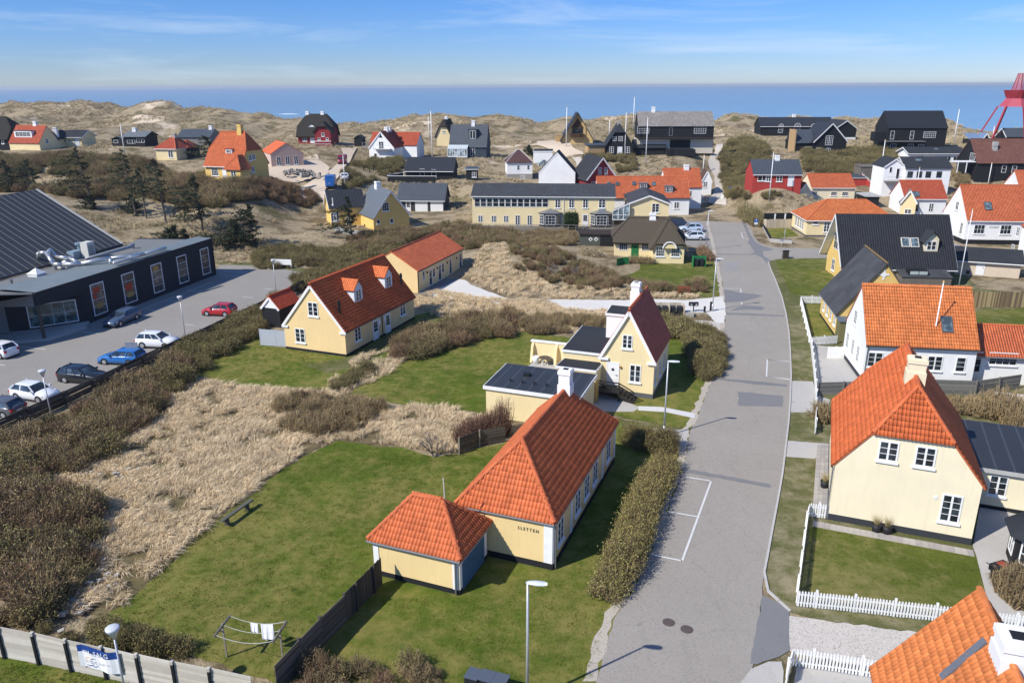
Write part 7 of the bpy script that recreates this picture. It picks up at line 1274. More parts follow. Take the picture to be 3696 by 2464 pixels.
def park_lamp(label, p, h=4.2):
    r = thing('path_lamp', label, 'lamp', p, 0, 'round topped lamps'); MB().tube((0, 0, 0), (0, 0, h - .55), .05, .04, 10).build('pole', GALV, r, True)
    for s in (-1, 1): MB().tube((0, 0, h - .6), (s * .22, 0, h - .05), .03, .03, 8).build('fork', GALV, r, True)
    MB().lathe([(.05, h - .5), (.25, h - .08), (.28, h - .03), (.28, h + .02), (.23, h + .06), (.02, h + .07)], 20).build('lamp_head', plain('lamp_head_grey', (.55, .58, .60), .4), r, True); return r
p = G(P(258, 1442), 4.2); p.z = 0; park_lamp('round topped grey lamp in front of the sale banner', p); park_lamp('round topped grey lamp between the white SUV and the red hatchback', G(b1(1485, 805)), 4.3); p = G(b1(335, 1082), 4.2); p.z = 0; park_lamp('round topped grey lamp in front of the white hatchback', p); park_lamp('round topped grey lamp near the white sign board', G(b2(160, 440)), 4.0)
FP = plain('white_flagpole', (.80, .80, .79), .45)
def flagpole(label, base, top, z=None):
    b = T(base) if z is None else G(base, z); t = col_at(top, b.y); r = thing('flagpole', label, 'flagpole', b, 0, 'white flagpoles'); h = max(4, t.z - b.z); k = max(1.0, b.y / 110)
    MB().tube((0, 0, 0), (0, 0, h), .075 * k, .04 * k, 10).build('pole', FP, r, True); MB().lathe([(.02, h), (.09 * k, h + .05), (.09 * k, h + .14), (.02, h + .2)], 10).build('finial', plain('gilt', (.6, .42, .15), .4), r); return r
flagpole('white flagpole in front of the white house with the skylight', b4(1268, 1385), b4(1375, 602), 0); flagpole('tall white flagpole beside the beige rendered shed', b4(1525, 648), b4(1608, 18), 0)
for base, top, lb in ((a1(1150, 570), a1(1115, 270), 'white flagpole in front of the low black cottage'), (a2(820, 870), a2(797, 565), 'white flagpole behind the bright yellow gabled house'), (a2(1620, 582), a2(1610, 155), 'tall white flagpole near the black bungalow'), (a2(1590, 432), a2(1580, 200), 'thin flagpole beside the pale yellow thatched house'),
                      (a3(498, 492), a3(505, 120), 'white flagpole in front of the A-frame house'), (a3(893, 400), a3(895, 235), 'short flagpole behind the gambrel house'), (a3(1035, 570), a3(1052, 170), 'white flagpole before the gambrel house door'), (a3(1113, 330), a3(1123, 30), 'tallest flagpole beside the long black house'), (a3(1228, 640), a3(1242, 215), 'white flagpole rising from the angled white garden wall'),
                      (a3(1755, 720), a3(1757, 605), 'short flagpole behind the orange tile roof by the lane'), (a3(1690, 1000), a3(1702, 730), 'white flagpole beside the lattice gate'), (a4(8, 1240), a4(42, 790), 'white flagpole by the white patio wall'), (a4(1015, 1112), a4(1058, 680), 'white flagpole at the foot of the stepped red wall'), (a4(1345, 1245), a4(1382, 935), 'white flagpole beside the low orange skylight roof'),
                      (a4(2020, 1090), a4(2045, 890), 'white flagpole in front of the dark timbered house'), (a4(1705, 712), a4(1750, 395), 'white flagpole with furled pennant on the dune'), (a4(2053, 705), a4(2070, 550), 'short flagpole between the small blue roof and the sea mark')): flagpole(lb, base, top)
def sign(name, label, p, h, w_, hh, mat, ang=0, txt=None, tm=None, post=GALV, low=None):
    r = thing(name, label, 'sign', p, R(ang)); MB().tube((0, 0, 0), (0, 0, h + hh), .03, .03, 8).build('post', post, r, True); MB().box(-w_ / 2, -.05, h, w_ / 2, -.032, h + hh).build('sign_plate', mat, r)
    if txt: o = put('symbol', text_mesh(txt, hh * .95, tm or WHITE, 'symbol', .003), r, False, (-w_ * .28, -.058, h + hh * .16)); o.rotation_euler = (math.pi / 2, 0, 0)
    if low: MB().box(-w_ / 2, -.05, h - low - .02, w_ / 2, -.032, h - .02).build('lower_plate', WHITE, r)
    return r
BLS = plain('sign_blue', (.01, .12, .45), .4); sign('road_sign', 'blue dead end sign with white under plate on the grass corner', G(d2(1082, 528)), 1.6, .6, .6, BLS, 0, 'T', WHITE, GALV, .35); pz = T(a3(2000, 935)); sign('road_sign', 'small blue sign in the scrub beside the beach lane', pz, 1.4, .6, .6, BLS, 0, 'i')
sign('road_sign', 'grey sign on a post in front of the pale low wall', G(g1(585, 860)), 1.7, .55, .35, GALV); sign('road_sign', 'narrow upright grey marker post by the corner lawn', G(g1(627, 770)), 2.6, .15, .35, GALV, 10)
sb = thing('notice_board', 'low white sign board on two posts at the car park edge', 'sign', G(b2(130, 262)), R(-8)); MB().box(0, 0, .55, 3.0, .06, 1.35).build('board', WHITE, sb); [MB().box(x, .02, 0, x + .14, .1, 1.3).build('post', WHITE, sb) for x in (.03, 2.83)]; o = put('faint_print', text_mesh('~  ~~ ~', .4, plain('grey_print', (.45, .45, .46), .6), 'faint_print', .002), sb, False, (.8, -.006, .85)); o.rotation_euler = (math.pi / 2, 0, 0)
ps_ = thing('parking_sign', 'grey sign with two plates seen from behind beside the blue estate car', 'sign', G(b1(1075, 1010))); MB().tube((0, 0, 0), (0, 0, 2.0), .03).build('post', GALV, ps_); [MB().box(x, -.02, 1.3, x + .55, .02, 1.95).build('sign_plate', plain('sign_back', (.22, .24, .26), .5), ps_) for x in (-.6, .04)]
SR = plain('sea_mark_red', (.33, .028, .04), .6); SRL = plain('sea_mark_pale_red', (.42, .07, .10), .6); s4 = _reg(3560, 240, 6.0294); Ys = 232.0
sm_p = col_at(s4(515, 1450), Ys); sk = thing('sea_mark', 'tall red wooden sea mark tower with slatted waist on splayed legs', 'tower', (sm_p.x, sm_p.y, H(sm_p.x, sm_p.y)), R(12))
pxm = Ys / FPX / 6.0294 * 1.06; z0 = H(sm_p.x, sm_p.y); zof = lambda y: col_at(s4(640, y), Ys).z - z0
def slatted(name, zb, zt, rb, rt, n=16, gap=.35, mat=SR, sides=8):
    for k in range(sides):
        a0, a1_ = 2 * math.pi * (k + .5) / sides, 2 * math.pi * (k + 1.5) / sides
        for i in range(n):
            f0, f1 = i / n, (i + 1 - gap) / n; q = []
            for f, a in ((f0, a0), (f0, a1_), (f1, a1_), (f1, a0)): r_ = rb + (rt - rb) * f; q.append(Vector((r_ * math.cos(a), r_ * math.sin(a), zb + (zt - zb) * f)))
            yield q
def sl_build(name, *a, **k):
    b = MB(); [b.prism(q, (-q[0].x * .02, -q[0].y * .02, 0)) for q in slatted(name, *a, **k)]; o = b.build(name, k.get('mat', SR), sk); tag(o, kind='stuff'); return o
sl_build('waist_slats', zof(690), zof(515), 195 * pxm, 262 * pxm, n=12, gap=.12); sl_build('skirt_slats', zof(872), zof(694), 300 * pxm, 190 * pxm, n=10, gap=.1, mat=SRL); sl_build('spire_slats', zof(512), zof(150), 118 * pxm, 50 * pxm, n=26, gap=.42, mat=SRL)
for k in range(8): a = 2 * math.pi * (k + .5) / 8; MB().bar((118 * pxm * math.cos(a), 118 * pxm * math.sin(a), zof(512)), (50 * pxm * math.cos(a), 50 * pxm * math.sin(a), zof(148)), .16).build('spire_rib', SR, sk)
for k in range(6): a = 2 * math.pi * (k + .25) / 6; MB().bar((630 * pxm * math.cos(a), 630 * pxm * math.sin(a), -1.5), (290 * pxm * math.cos(a), 290 * pxm * math.sin(a), zof(872)), .42).build('leg', SR, sk)
f1 = _reg(700, 2150, 4.9925); WOODP = plain('weathered_post', (.30, .27, .21), .9)
cl_ = thing('clothesline', 'T-post clothesline with three cords on the lawn', 'clothesline', G(f1(595, 1100))); p2 = G(f1(1615, 1215)) - cl_.location; hh = 1.75; d = p2.normalized(); n_ = Vector((-d.y, d.x, 0))
for b0 in (Vector((0, 0, 0)), p2): MB().bar(b0, b0 + Vector((0, 0, hh + .12)), .07).build('post', WOODP, cl_); MB().bar(b0 - n_ * .72 + Vector((0, 0, hh)), b0 + n_ * .72 + Vector((0, 0, hh)), .08, .09).build('crossarm', plain('dark_crossarm', (.13, .12, .10), .9), cl_); MB().bar(b0 - n_ * .3 + Vector((0, 0, hh)), b0 + Vector((0, 0, hh - .35)), .05).build('brace', WOODP, cl_)
for k in (-.66, 0.02, .66):
    pts = [n_ * k + p2 * (i / 10) + Vector((0, 0, hh + .04 - .28 * (1 - (2 * i / 10 - 1) ** 2))) for i in range(11)]; MB().path(pts, .012, 5).build('cord', plain('cord', (.55, .55, .52), .8), cl_)
def cloth(label, t0, t1, drop, k=.66):
    b = MB(); n = 8; top = []; bot = []
    for i in range(n + 1):
        t = t0 + (t1 - t0) * i / n; p = n_ * k + p2 * t; z = hh + .04 - .28 * (1 - (2 * t - 1) ** 2); w_ = .03 * math.sin(i * 1.7); top.append(cl_.location + p + Vector((0, 0, z + .01))); bot.append(cl_.location + p + n_ * (w_ - .12) + Vector((.06, 0, z - drop)))
    for i in range(n): b.poly([bot[i], bot[i + 1], top[i + 1], top[i]])
    o = b.build('towel', plain('white_cotton', (.82, .82, .84), .95)); tag(o, label, 'laundry', 'washing on the line'); return o
cloth('small grey white cloth hanging on the clothesline', .36, .49, .42); cloth('large white towel hanging on the clothesline', .54, .76, .78)
bp = G(c1(1335, 640)); ben = thing('bench', 'rough timber plank bench at the edge of the dry grass', 'bench', bp); b2p = G(c1(1452, 555)) - bp; d = b2p.normalized(); MB().bar(-d * .45 + Vector((0, 0, .5)), b2p + d * .5 + Vector((0, 0, .5)), .28, .09).build('seat', plain('mossy_wood', (.10, .10, .075), .9), ben); [MB().box(q.x - .12, q.y - .1, 0, q.x + .12, q.y + .1, .46).build('leg', plain('mossy_wood', (.10, .10, .075), .9), ben) for q in (Vector((0, 0, 0)), b2p)]
rb_ = thing('bench', 'small red wooden bench in the tawny grass by the road', 'bench', G(d2(70, 1425)), R(-5)); RW = plain('red_bench_paint', (.30, .06, .03), .7)
for z, y in ((.42, 0), (.42, .18), (.65, .32), (.82, .36)): MB().box(-.75, y, z, .75, y + (.15 if z < .5 else .03), z + (.04 if z < .5 else .13)).build('plank', RW, rb_)
for x in (-.65, .6): MB().box(x, 0, 0, x + .06, .35, .42).build('leg', RW, rb_)
BIN = plain('bin_plastic', (.022, .024, .028), .55); BINL = plain('bin_lid', (.09, .11, .14), .5)
def wheelie(label, p, ang, group, lid=BIN):
    r = thing('wheelie_bin', label, 'bin', p, R(ang), group); b = MB(); b.v = [(-.24, -.28, .05), (.24, -.28, .05), (.24, .25, .05), (-.24, .25, .05), (-.29, -.36, .98), (.29, -.36, .98), (.29, .34, .98), (-.29, .34, .98)]; b.f = [(3, 2, 1, 0), (0, 1, 5, 4), (1, 2, 6, 5), (2, 3, 7, 6), (3, 0, 4, 7), (4, 5, 6, 7)]; b.build('body', BIN, r)
    MB().prism([(-.31, -.40, .985), (.31, -.40, .985), (.31, .36, 1.06), (-.31, .36, 1.06)], (0, 0, .05)).build('lid', lid, r); MB().box(-.26, .36, .93, .26, .42, .97).build('handle', BIN, r); [MB().tube((s * .26, .3, .11), (s * .31, .3, .11), .11, .11, 12).build('wheel', TYRE, r) for s in (-1, 1)]; return r
s5 = _reg(1600, 2380, 7.84)
for q in (s5(850, 420), s5(1230, 480), s5(1620, 580)): p = G(q, 1.0); p.z = 0; wheelie('grey lidded wheelie bin in the row at the lawn corner bushes', p, 160, 'wheelie bins at the lawn corner', BINL)
bs = thing('bin_shelter', 'open timber bin shelter with concrete side beside the white gravel', 'bin shelter', G(d1(290, 240)), R(-3)); Wb = width_to(G(d1(290, 240)), R(-3), d1(570, 240)[0])
for x in (0, Wb * .5, Wb): MB().box(x - .06, -.1, 0, x + .06, 1.0, 1.35).build('side', NEWW[0], bs)
for i in range(int(Wb / .2)): MB().box(i * .2, .95, .1, i * .2 + .18, .99, 1.4).build('slat', random.choice(NEWW), bs)
MB().box(Wb + .1, -.05, 0, Wb + 1.1, .0 + .9, .5).build('concrete_block', CONC, bs)
for k in (.13, .37, .63, .87): wheelie('black wheelie bin standing in the timber bin shelter', bs.matrix_basis @ Vector((Wb * k, .42, 0)), -3, 'bins in the timber shelter')
gbs = thing('green_bin_stand', 'green painted bin stand beside the thatched cottage', 'bin shelter', G(d2(200, 1035)), R(-2)); GRN = plain('green_paint', (.015, .17, .05), .6)
for a_ in ((0, 0, 0, .08, 1.1, 1.5), (1.75, 0, 0, 1.83, 1.1, 1.5), (0, 1.02, 0, 1.83, 1.1, 1.45), (0, 0, 1.42, 1.83, .08, 1.5)): MB().box(*a_).build('panel', GRN, gbs)
for x in (.5, 1.3): wheelie('black wheelie bin standing in the green bin stand', gbs.matrix_basis @ Vector((x, .5, 0)), -2, 'bins in the green stand')
gf = board_fence('green_fence', 'short dark green fence and gate before the cottage hedge', [G(b3(838, 250)), G(b3(880, 235)), G(b3(935, 232))], 1.1, .12, GRN, .01)
lf = MB()
for q, lb in ((d1(822, 188), 'black bollard beside the lamp on white gravel'), (d1(765, 200), 'short dark post near the bin shelter')): p = G(q); o = MB().box(-.1, -.1, 0, .1, .1, 1.1 if 'bollard' in lb else .7).build('bollard', BLACKP); o.location = p; tag(o, lb, 'bollard')
mb_ = thing('letterboxes', 'pair of black letter boxes on a frame beside the bin shelter', 'letterbox', G(d1(662, 200))); [MB().box(x, 0, .75, x + .5, .35, 1.15).build('box', BLACKP, mb_) for x in (-.55, .02)]; [MB().box(x, -.012, .88, x + .2, .0, .98).build('name_plate', WHITE, mb_) for x in (-.4, .17)]; MB().box(-.05, .1, 0, .05, .2, .75).build('post', BLACKP, mb_)
wb = thing('waste_bin', 'dark square litter bin on the grass corner of the junction', 'bin', G(b4(138, 405))); MB().box(-.4, -.3, 0, .4, .3, 1.15).build('body', plain('dark_olive_bin', (.04, .038, .025), .7), wb); MB().box(-.44, -.34, 1.15, .44, .34, 1.2).build('lid', BLACKP, wb)
sa = st.M; stp = thing('entrance_stair', 'black timber landing, steps and rails at the door of the steep house', 'stairs', st.A, st.yaw); kx = onwall(st, 'f', b3(808, 1110))[0]
MB().box(kx - 1.0, -1.5, .58, kx + .9, -.05, .7).build('landing', plain('black_timber', (.018, .016, .015), .7), stp); BT = plain('black_timber', (.018, .016, .015), .7)
for i in range(4): MB().box(kx + .9 + i * .32, -1.45, .45 - i * .15, kx + 1.24 + i * .32, -.25, .50 - i * .15).build('tread', BT, stp)
for y in (-1.5,):
    for x, z0_, z1_ in ((kx - 1.0, 0, 1.65), (kx + .85, 0, 1.65), (kx + 2.1, 0, 1.0)): MB().box(x, y - .05, z0_, x + .1, y + .05, z1_).build('post', BT, stp)
    for dz in (.5, .75, .98): MB().bar((kx - 1.0, y, .64 + dz), (kx + .9, y, .64 + dz), .05, .11).build('rail', BT, stp); MB().bar((kx + .9, y, .64 + dz), (kx + 2.15, y, dz + .02), .05, .1).build('rail', BT, stp)
for y in (-1.5, -.25): MB().bar((kx + .9, y, .5), (kx + 2.2, y, -.02), .06, .24).build('stringer', BT, stp)
t5 = _reg(1880, 1200, 5.6); WM = plain('white_metal', (.75, .75, .73), .5)
tp = thing('garden_table', 'round dark topped garden table on white legs on the walled terrace', 'table', G(t5(480, 650))); MB().lathe([(.52, .70), (.55, .72), (.55, .74), (.02, .745)], 20).build('table_top', plain('dark_table', (.06, .045, .04), .5), tp); [MB().tube((.15 * math.cos(a), .15 * math.sin(a), .7), (.42 * math.cos(a), .42 * math.sin(a), 0), .022).build('leg', WM, tp) for a in (.8, 2.4, 3.9, 5.5)]
for q, an in ((t5(500, 590), 10), (t5(640, 610), -30)):
    ch = thing('garden_chair', 'white framed garden chair with grey back on the walled terrace', 'chair', G(q), R(an), 'terrace chairs'); MB().box(-.24, -.24, .42, .24, .24, .46).build('seat', plain('grey_mesh', (.25, .26, .27), .7), ch); MB().box(-.24, .22, .48, .24, .26, .95).build('backrest', plain('grey_mesh', (.25, .26, .27), .7), ch); [MB().tube((x, y, 0), (x, y, .95 if y > 0 else .65), .022).build('leg', WM, ch) for x in (-.26, .26) for y in (-.26, .26)]; [MB().bar((x, -.26, .65), (x, .26, .68), .05, .03).build('armrest', WM, ch) for x in (-.26, .26)]
o = MB().lathe([(.2, 0), (.32, .3), (.34, .6), (.28, .72), (.25, .70), (.22, .4)], 18).build('plant_pot', WM, None, True); o.location = G(t5(300, 620)); tag(o, 'tall white glazed pot by the terrace wall', 'pot')
POT = plain('black_pot', (.016, .016, .018), .6)
def pot(label, q, r_=.28, h_=.5):
    t = thing('potted_grass', label, 'potted plant', G(q), 0, 'potted grasses of the cream house'); MB().lathe([(r_ * .8, 0), (r_, h_), (r_ * .93, h_), (r_ * .9, h_ - .05)], 16).build('pot', POT, t, True); b = MB()
    for i in range(60): a = random.uniform(0, 6.28); l_ = random.uniform(.4, .75); x, y = .12 * math.cos(a) * random.random(), .12 * math.sin(a) * random.random(); ex, ey = x + .45 * math.cos(a) * random.random(), y + .45 * math.sin(a) * random.random(); w_ = .012; b.poly([(x - w_, y, h_ - .05), (x + w_, y, h_ - .05), (ex, ey, h_ + l_)])
    o = b.build('grass_blades', plain('straw_grass', (.42, .34, .16), .9), t); tag(o, kind='stuff')
pot('black pot of straw grass by the plinth, nearer the street', c4(575, 762)); pot('black pot of straw grass by the plinth, nearer the patio', c4(630, 772)); pot('black pot of straw grass on the slab path beside the cream house', c4(299, 528))
ml = thing('barbecue_trolley', 'black wheeled barbecue trolley standing on the patio slabs', 'trolley', G(c4(1225, 1010)), R(20)); MB().box(-.5, -.3, .5, .5, .3, .85).build('body', POT, ml); MB().box(-.15, -.32, .86, .3, .2, .89).build('red_label', RW, ml); [MB().tube((x, -.34, .2), (x, -.28, .2), .2, .2, 14).build('wheel', TYRE, ml) for x in (-.35, .3)]; MB().path([(-.5, -.25, .8), (-.8, -.25, 1.0), (-.8, .25, 1.0), (-.5, .25, .8)], .025).build('handle', POT, ml); MB().box(-.4, -.2, 0, -.34, .2, .5).build('leg', POT, ml)
WALLW = thing('white_side_wall', 'white rendered stair wall at the right edge behind the felt roof', 'wall', G(c4(1190, 130)), R(-18)); MB().box(0, 0, 0, 4.8, .25, 1.7).build('wall_section', WHITEW, WALLW)
cr_ = thing('patio_set', 'dark garden table and chairs on the white patio', 'table', G(g1(500, 275), .3)); MB().box(-.8, -.4, .68, .8, .4, .74).build('table_top', BLACKP, cr_); [MB().box(x, y, 0, x + .06, y + .06, .7).build('leg', BLACKP, cr_) for x in (-.75, .7) for y in (-.35, .3)]; [MB().box(x, -.25, .4, x + .45, .2, .46).box(x + (0 if x < 0 else .4), -.25, .46, x + (.05 if x < 0 else .45), .2, .95).build('chair', BLACKP, cr_) for x in (-1.5, 1.05)]
def quads(V): V = np.asarray(V, np.float32).reshape(-1, 3); return V, np.arange(len(V), dtype=np.int32).reshape(-1, 4)
def blades(rng, n, h, spread, lean, width, base_r, wind=(1, .25), curl=.5):
    """tuft of bent blades, two quads each"""
    a = rng.uniform(0, 2 * np.pi, n); r = base_r * np.sqrt(rng.uniform(0, 1, n)); bx, by = r * np.cos(a), r * np.sin(a); L = h * rng.uniform(.6, 1.1, n)
    dx = spread * np.cos(a) * rng.uniform(.2, 1, n) + lean * wind[0] * rng.uniform(.3, 1.2, n); dy = spread * np.sin(a) * rng.uniform(.2, 1, n) + lean * wind[1] * rng.uniform(-.6, 1.2, n)
    p0 = np.stack([bx, by, np.full(n, -.03)], 1); p1 = p0 + np.stack([dx * .35 * L, dy * .35 * L, .62 * L], 1); p2 = p1 + np.stack([dx * .75 * L, dy * .75 * L, (.45 - curl * np.hypot(dx, dy)) * L], 1); p2[:, 2] = np.maximum(p2[:, 2], .03)
    t = rng.uniform(0, 2 * np.pi, n); w = np.stack([np.cos(t), np.sin(t), np.zeros(n)], 1) * width * rng.uniform(.6, 1.3, n)[:, None]
    return quads(np.stack([p0 - w, p0 + w, p1 + w, p1 - w, p1 - w, p1 + w, p2 + w * .25, p2 - w * .25], 1))
def _perp(d, rg, w):
    c = np.cross(d, rg.normal(0, 1, d.shape)); return c / (np.linalg.norm(c, axis=1)[:, None] + 1e-6) * np.reshape(w, (-1, 1))
def stems(rg, b, m, e, tw, leaf, nleaf, nsub=3):
    """forked stems b-m-e with side twigs and small leaf quads, as quads and a leaf tint"""
    Q = []; T_ = []
    def bar(p, q, w, k, t): d = _perp(q - p, rg, w * np.ones(len(p))); Q.append(np.stack([p - d, p + d, q + d * k, q - d * k], 1)); T_.append(np.full(len(p), t))
    bar(b, m, tw * 1.6, .7, 0); bar(m, e, tw, .7, 0)
    for k in range(nsub): p = b + (e - b) * rg.uniform(.35, .95, (len(b), 1)); bar(p, p + rg.normal(0, .16, p.shape) + (0, 0, .11), tw * .8, .3, 0)
    for k in range(nleaf): c = m + (e - m) * rg.uniform(.0, 1.1, (len(b), 1)) + rg.normal(0, .11, m.shape); u = rg.normal(0, 1, c.shape); u /= np.linalg.norm(u, axis=1)[:, None]; s = leaf * rg.uniform(.5, 1.25, (len(b), 1)); v = _perp(u, rg, 1) * s * .55; u = u * s; Q.append(np.stack([c - u, c - v, c + u, c + v], 1)); T_.append(np.ones(len(c)))
    V, F = quads(np.concatenate(Q)); return V, F, np.repeat(np.concatenate(T_), 4)
def shrub_mesh(name, rng, mat, n=170, h=1.3, r=1.0, leaf=.07, nleaf=6, tw=.014, up=.55):
    a = rng.uniform(0, 2 * np.pi, n); rr = r * rng.uniform(.25, 1, n) ** .7; e = np.stack([rr * np.cos(a), rr * np.sin(a), h * (1 - .6 * (rr / r) ** 2) * rng.uniform(.6, 1.12, n)], 1); k = rng.uniform(0, .25, n) * r; b = np.stack([k * np.cos(a), k * np.sin(a), 0 * a], 1); m = b * .35 + e * .65; m[:, 2] = e[:, 2] * up; m += rng.normal(0, .06, m.shape); V, F, t = stems(rng, b, m, e, tw, leaf, nleaf); return np_mesh(name, V, F, mat, cols=t)
TWIG_B = leafy('brown_scrub', (.16, .12, .068), (.42, .31, .175), (.33, .26, .115)); TWIG_O = leafy('olive_scrub', (.105, .08, .045), (.28, .22, .115), (.25, .225, .085)); TWIG_R = leafy('reddish_scrub', (.13, .088, .054), (.34, .225, .135), (.26, .18, .095)); STRAW = leafy('straw_grass_blades', (.45, .335, .195), (.93, .76, .50)); STRAW2 = leafy('pale_marram', (.32, .255, .15), (.68, .56, .35)); GRN_T = leafy('green_tuft', (.075, .112, .012), (.19, .225, .032)); DKG = leafy('dark_evergreen', (.015, .028, .012), (.05, .07, .025), (.04, .06, .02)); NEED = leafy('spruce_needles', (.022, .034, .018), (.062, .078, .040), (.06, .066, .036))
r_ = np.random.default_rng(5)
PROTO = {}
def proto(key, me): o = bpy.data.objects.new(key, me); PROTO.setdefault(key.rsplit('_', 1)[0], []).append(o)
for i in range(4):
    V, F = blades(r_, 36, .56, .6, .7, .012, .24, curl=.5); proto('reed_%d' % i, np_mesh('reed_tuft', V, F, STRAW)); V, F = blades(r_, 30, 1.0, .6, .35, .022, .3, curl=.3); proto('marram_%d' % i, np_mesh('marram_tuft', V, F, STRAW2)); V, F = blades(r_, 24, .085, .9, .0, .007, .16, curl=.15); proto('turf_%d' % i, np_mesh('turf_tuft', V, F, GRN_T))
    proto('brown_%d' % i, shrub_mesh('scrub', r_, TWIG_B, 240, 1.35, 1.0, .042, 3, .012)); proto('olive_%d' % i, shrub_mesh('scrub', r_, TWIG_O, 190, 1.3, 1.0, .048, 6, .012)); proto('red_%d' % i, shrub_mesh('scrub', r_, TWIG_R, 240, 1.25, 1.0, .04, 3, .012))
PROTO['mix'] = PROTO['brown'][:2] + PROTO['red'][:2] + PROTO['olive'][:2] + PROTO['brown'][2:3]
def scatter(name, kind, P_, S_, label, cat, wind=None, seed=1, tilt=.12):
    """one object nobody could count: points carrying rotation and size, each drawing one of the prototype plants"""
    P_ = np.asarray(P_, np.float32); n = len(P_); rg_ = np.random.default_rng(seed); me = bpy.data.meshes.new(name); me.vertices.add(n); me.vertices.foreach_set('co', P_.ravel())
    rot = np.stack([rg_.normal(0, tilt, n), rg_.normal(0, tilt, n), rg_.uniform(0, 6.283, n) if wind is None else rg_.normal(0, .45, n) + wind + 3.2 * (fbm(P_[:, 0], P_[:, 1], 3.5, 2, seed) - .5)], 1).astype(np.float32)
    at = me.attributes.new('rot', 'FLOAT_VECTOR', 'POINT'); at.data.foreach_set('vector', rot.ravel()); at = me.attributes.new('siz', 'FLOAT', 'POINT'); at.data.foreach_set('value', np.asarray(S_, np.float32) * np.ones(n, np.float32))
    o = put(name, me); tag(o, label, cat, kind='stuff'); ng = bpy.data.node_groups.new(name + '_nodes', 'GeometryNodeTree'); ng.interface.new_socket('Geometry', in_out='INPUT', socket_type='NodeSocketGeometry'); ng.interface.new_socket('Geometry', in_out='OUTPUT', socket_type='NodeSocketGeometry'); N = ng.nodes.new
    gi, go, iop, jn, tr = N('NodeGroupInput'), N('NodeGroupOutput'), N('GeometryNodeInstanceOnPoints'), N('GeometryNodeJoinGeometry'), N('GeometryNodeGeometryToInstance')
    lk = ng.links.new
    for po in PROTO[kind]: oi = N('GeometryNodeObjectInfo'); oi.inputs['Object'].default_value = po; oi.inputs['As Instance'].default_value = True; lk(oi.outputs['Geometry'], tr.inputs[0])
    a1_ = N('GeometryNodeInputNamedAttribute'); a1_.data_type = 'FLOAT_VECTOR'; a1_.inputs[0].default_value = 'rot'; a2_ = N('GeometryNodeInputNamedAttribute'); a2_.data_type = 'FLOAT'; a2_.inputs[0].default_value = 'siz'; ri = N('FunctionNodeRandomValue'); ri.data_type = 'INT'; ri.inputs['Min'].default_value = 0; ri.inputs['Max'].default_value = len(PROTO[kind]) - 1
    lk(gi.outputs[0], iop.inputs['Points']); lk(tr.outputs[0], iop.inputs['Instance']); iop.inputs['Pick Instance'].default_value = True; lk(ri.outputs[2], iop.inputs['Instance Index']); lk(a1_.outputs[0], iop.inputs['Rotation']); lk(a2_.outputs[0], iop.inputs['Scale']); lk(iop.outputs[0], go.inputs[0])
    md = o.modifiers.new('plants', 'NODES'); md.node_group = ng; return o
def in_poly(poly, x, y):
    c = np.zeros(len(x), bool); n = len(poly)
    for i in range(n):
        x0, y0 = poly[i][:2]; x1, y1 = poly[i - 1][:2]; 
        if y0 == y1: continue
        c ^= ((y0 > y) != (y1 > y)) & (x < (x1 - x0) * (y - y0) / (y1 - y0) + x0)
    return c
def area(qs, dens, seed, z0=None, noise=None, thr=.0):
    poly = [(G(q, 0) if z0 is None else G(q, z0)) for q in qs]; xs = [p.x for p in poly]; ys_ = [p.y for p in poly]; rg_ = np.random.default_rng(seed); A = (max(xs) - min(xs)) * (max(ys_) - min(ys_)); n = int(A * dens); x = rg_.uniform(min(xs), max(xs), n); y = rg_.uniform(min(ys_), max(ys_), n); k = in_poly(poly, x, y)
    if noise: k &= fbm(x + seed * 31, y, noise, 3, seed) > thr
    x, y = x[k], y[k]; return np.stack([x, y, Hn(x, y)], 1)
def sizes(P_, lo, hi, seed, s=5): rg_ = np.random.default_rng(seed); return lo + (hi - lo) * (.5 * rg_.uniform(0, 1, len(P_)) + .5 * fbm(P_[:, 0], P_[:, 1], s, 2, seed))
WIND = .35
field = PP(72, 1110, 120, 1092, 300, 1005, 380, 905, 440, 872, 560, 892, 760, 902, 830, 928, 1000, 938, 1108, 952, 1110, 1000, 1050, 1036, 1000, 1040, 900, 1022, 775, 1008, 690, 1046, 600, 1110, 450, 1230, 300, 1368, 230, 1420, 120, 1402, 205, 1290, 222, 1150)
sheet('dry_field', field, .006, STRAW_G, .3, .6)
p = area(field, 16, 3, None, 1.5, .36); scatter('dry_grass', 'reed', p, sizes(p, .3, 1.45, 4, 1.8), 'field of flattened straw coloured dry grass between thicket and lawn', 'dry grass', WIND, 2, .15)
for k, (qs, dn) in enumerate(((PP(745, 885, 820, 820, 900, 800, 940, 810, 905, 850, 830, 895, 790, 910), 7), (PP(940, 690, 1000, 668, 1180, 692, 1255, 690, 1300, 712, 1400, 715, 1400, 735, 1200, 745, 1000, 730), 7), (QQ(b3, 0, 320, 200, 330, 330, 420, 600, 420, 900, 440, 1200, 470, 1500, 480, 1490, 500, 1150, 500, 900, 510, 270, 505, 0, 480), 6), (QQ(b2, 1680, 320, 1760, 230, 1860, 130, 2000, 150, 2052, 300, 2052, 500, 1900, 440, 1730, 370), 5), (QQ(b3, 0, 520, 280, 530, 420, 600, 800, 620, 900, 650, 800, 740, 500, 790, 0, 760), 7))):
    p = area(qs, dn, 20 + k, None, 1.5, .38); scatter('tawny_grass', 'reed', p, sizes(p, .35, 1.35, 5 + k, 2), ('tawny dry grass strip beside the clothesline lawn hedge', 'tawny dry grass around the white gravel path', 'tawny dry grass on the mound before the thatched cottage', 'tawny dry grass on the bank by the long range', 'tawny dry grass behind the steep house')[k], 'dry grass', WIND, 30 + k, .15)
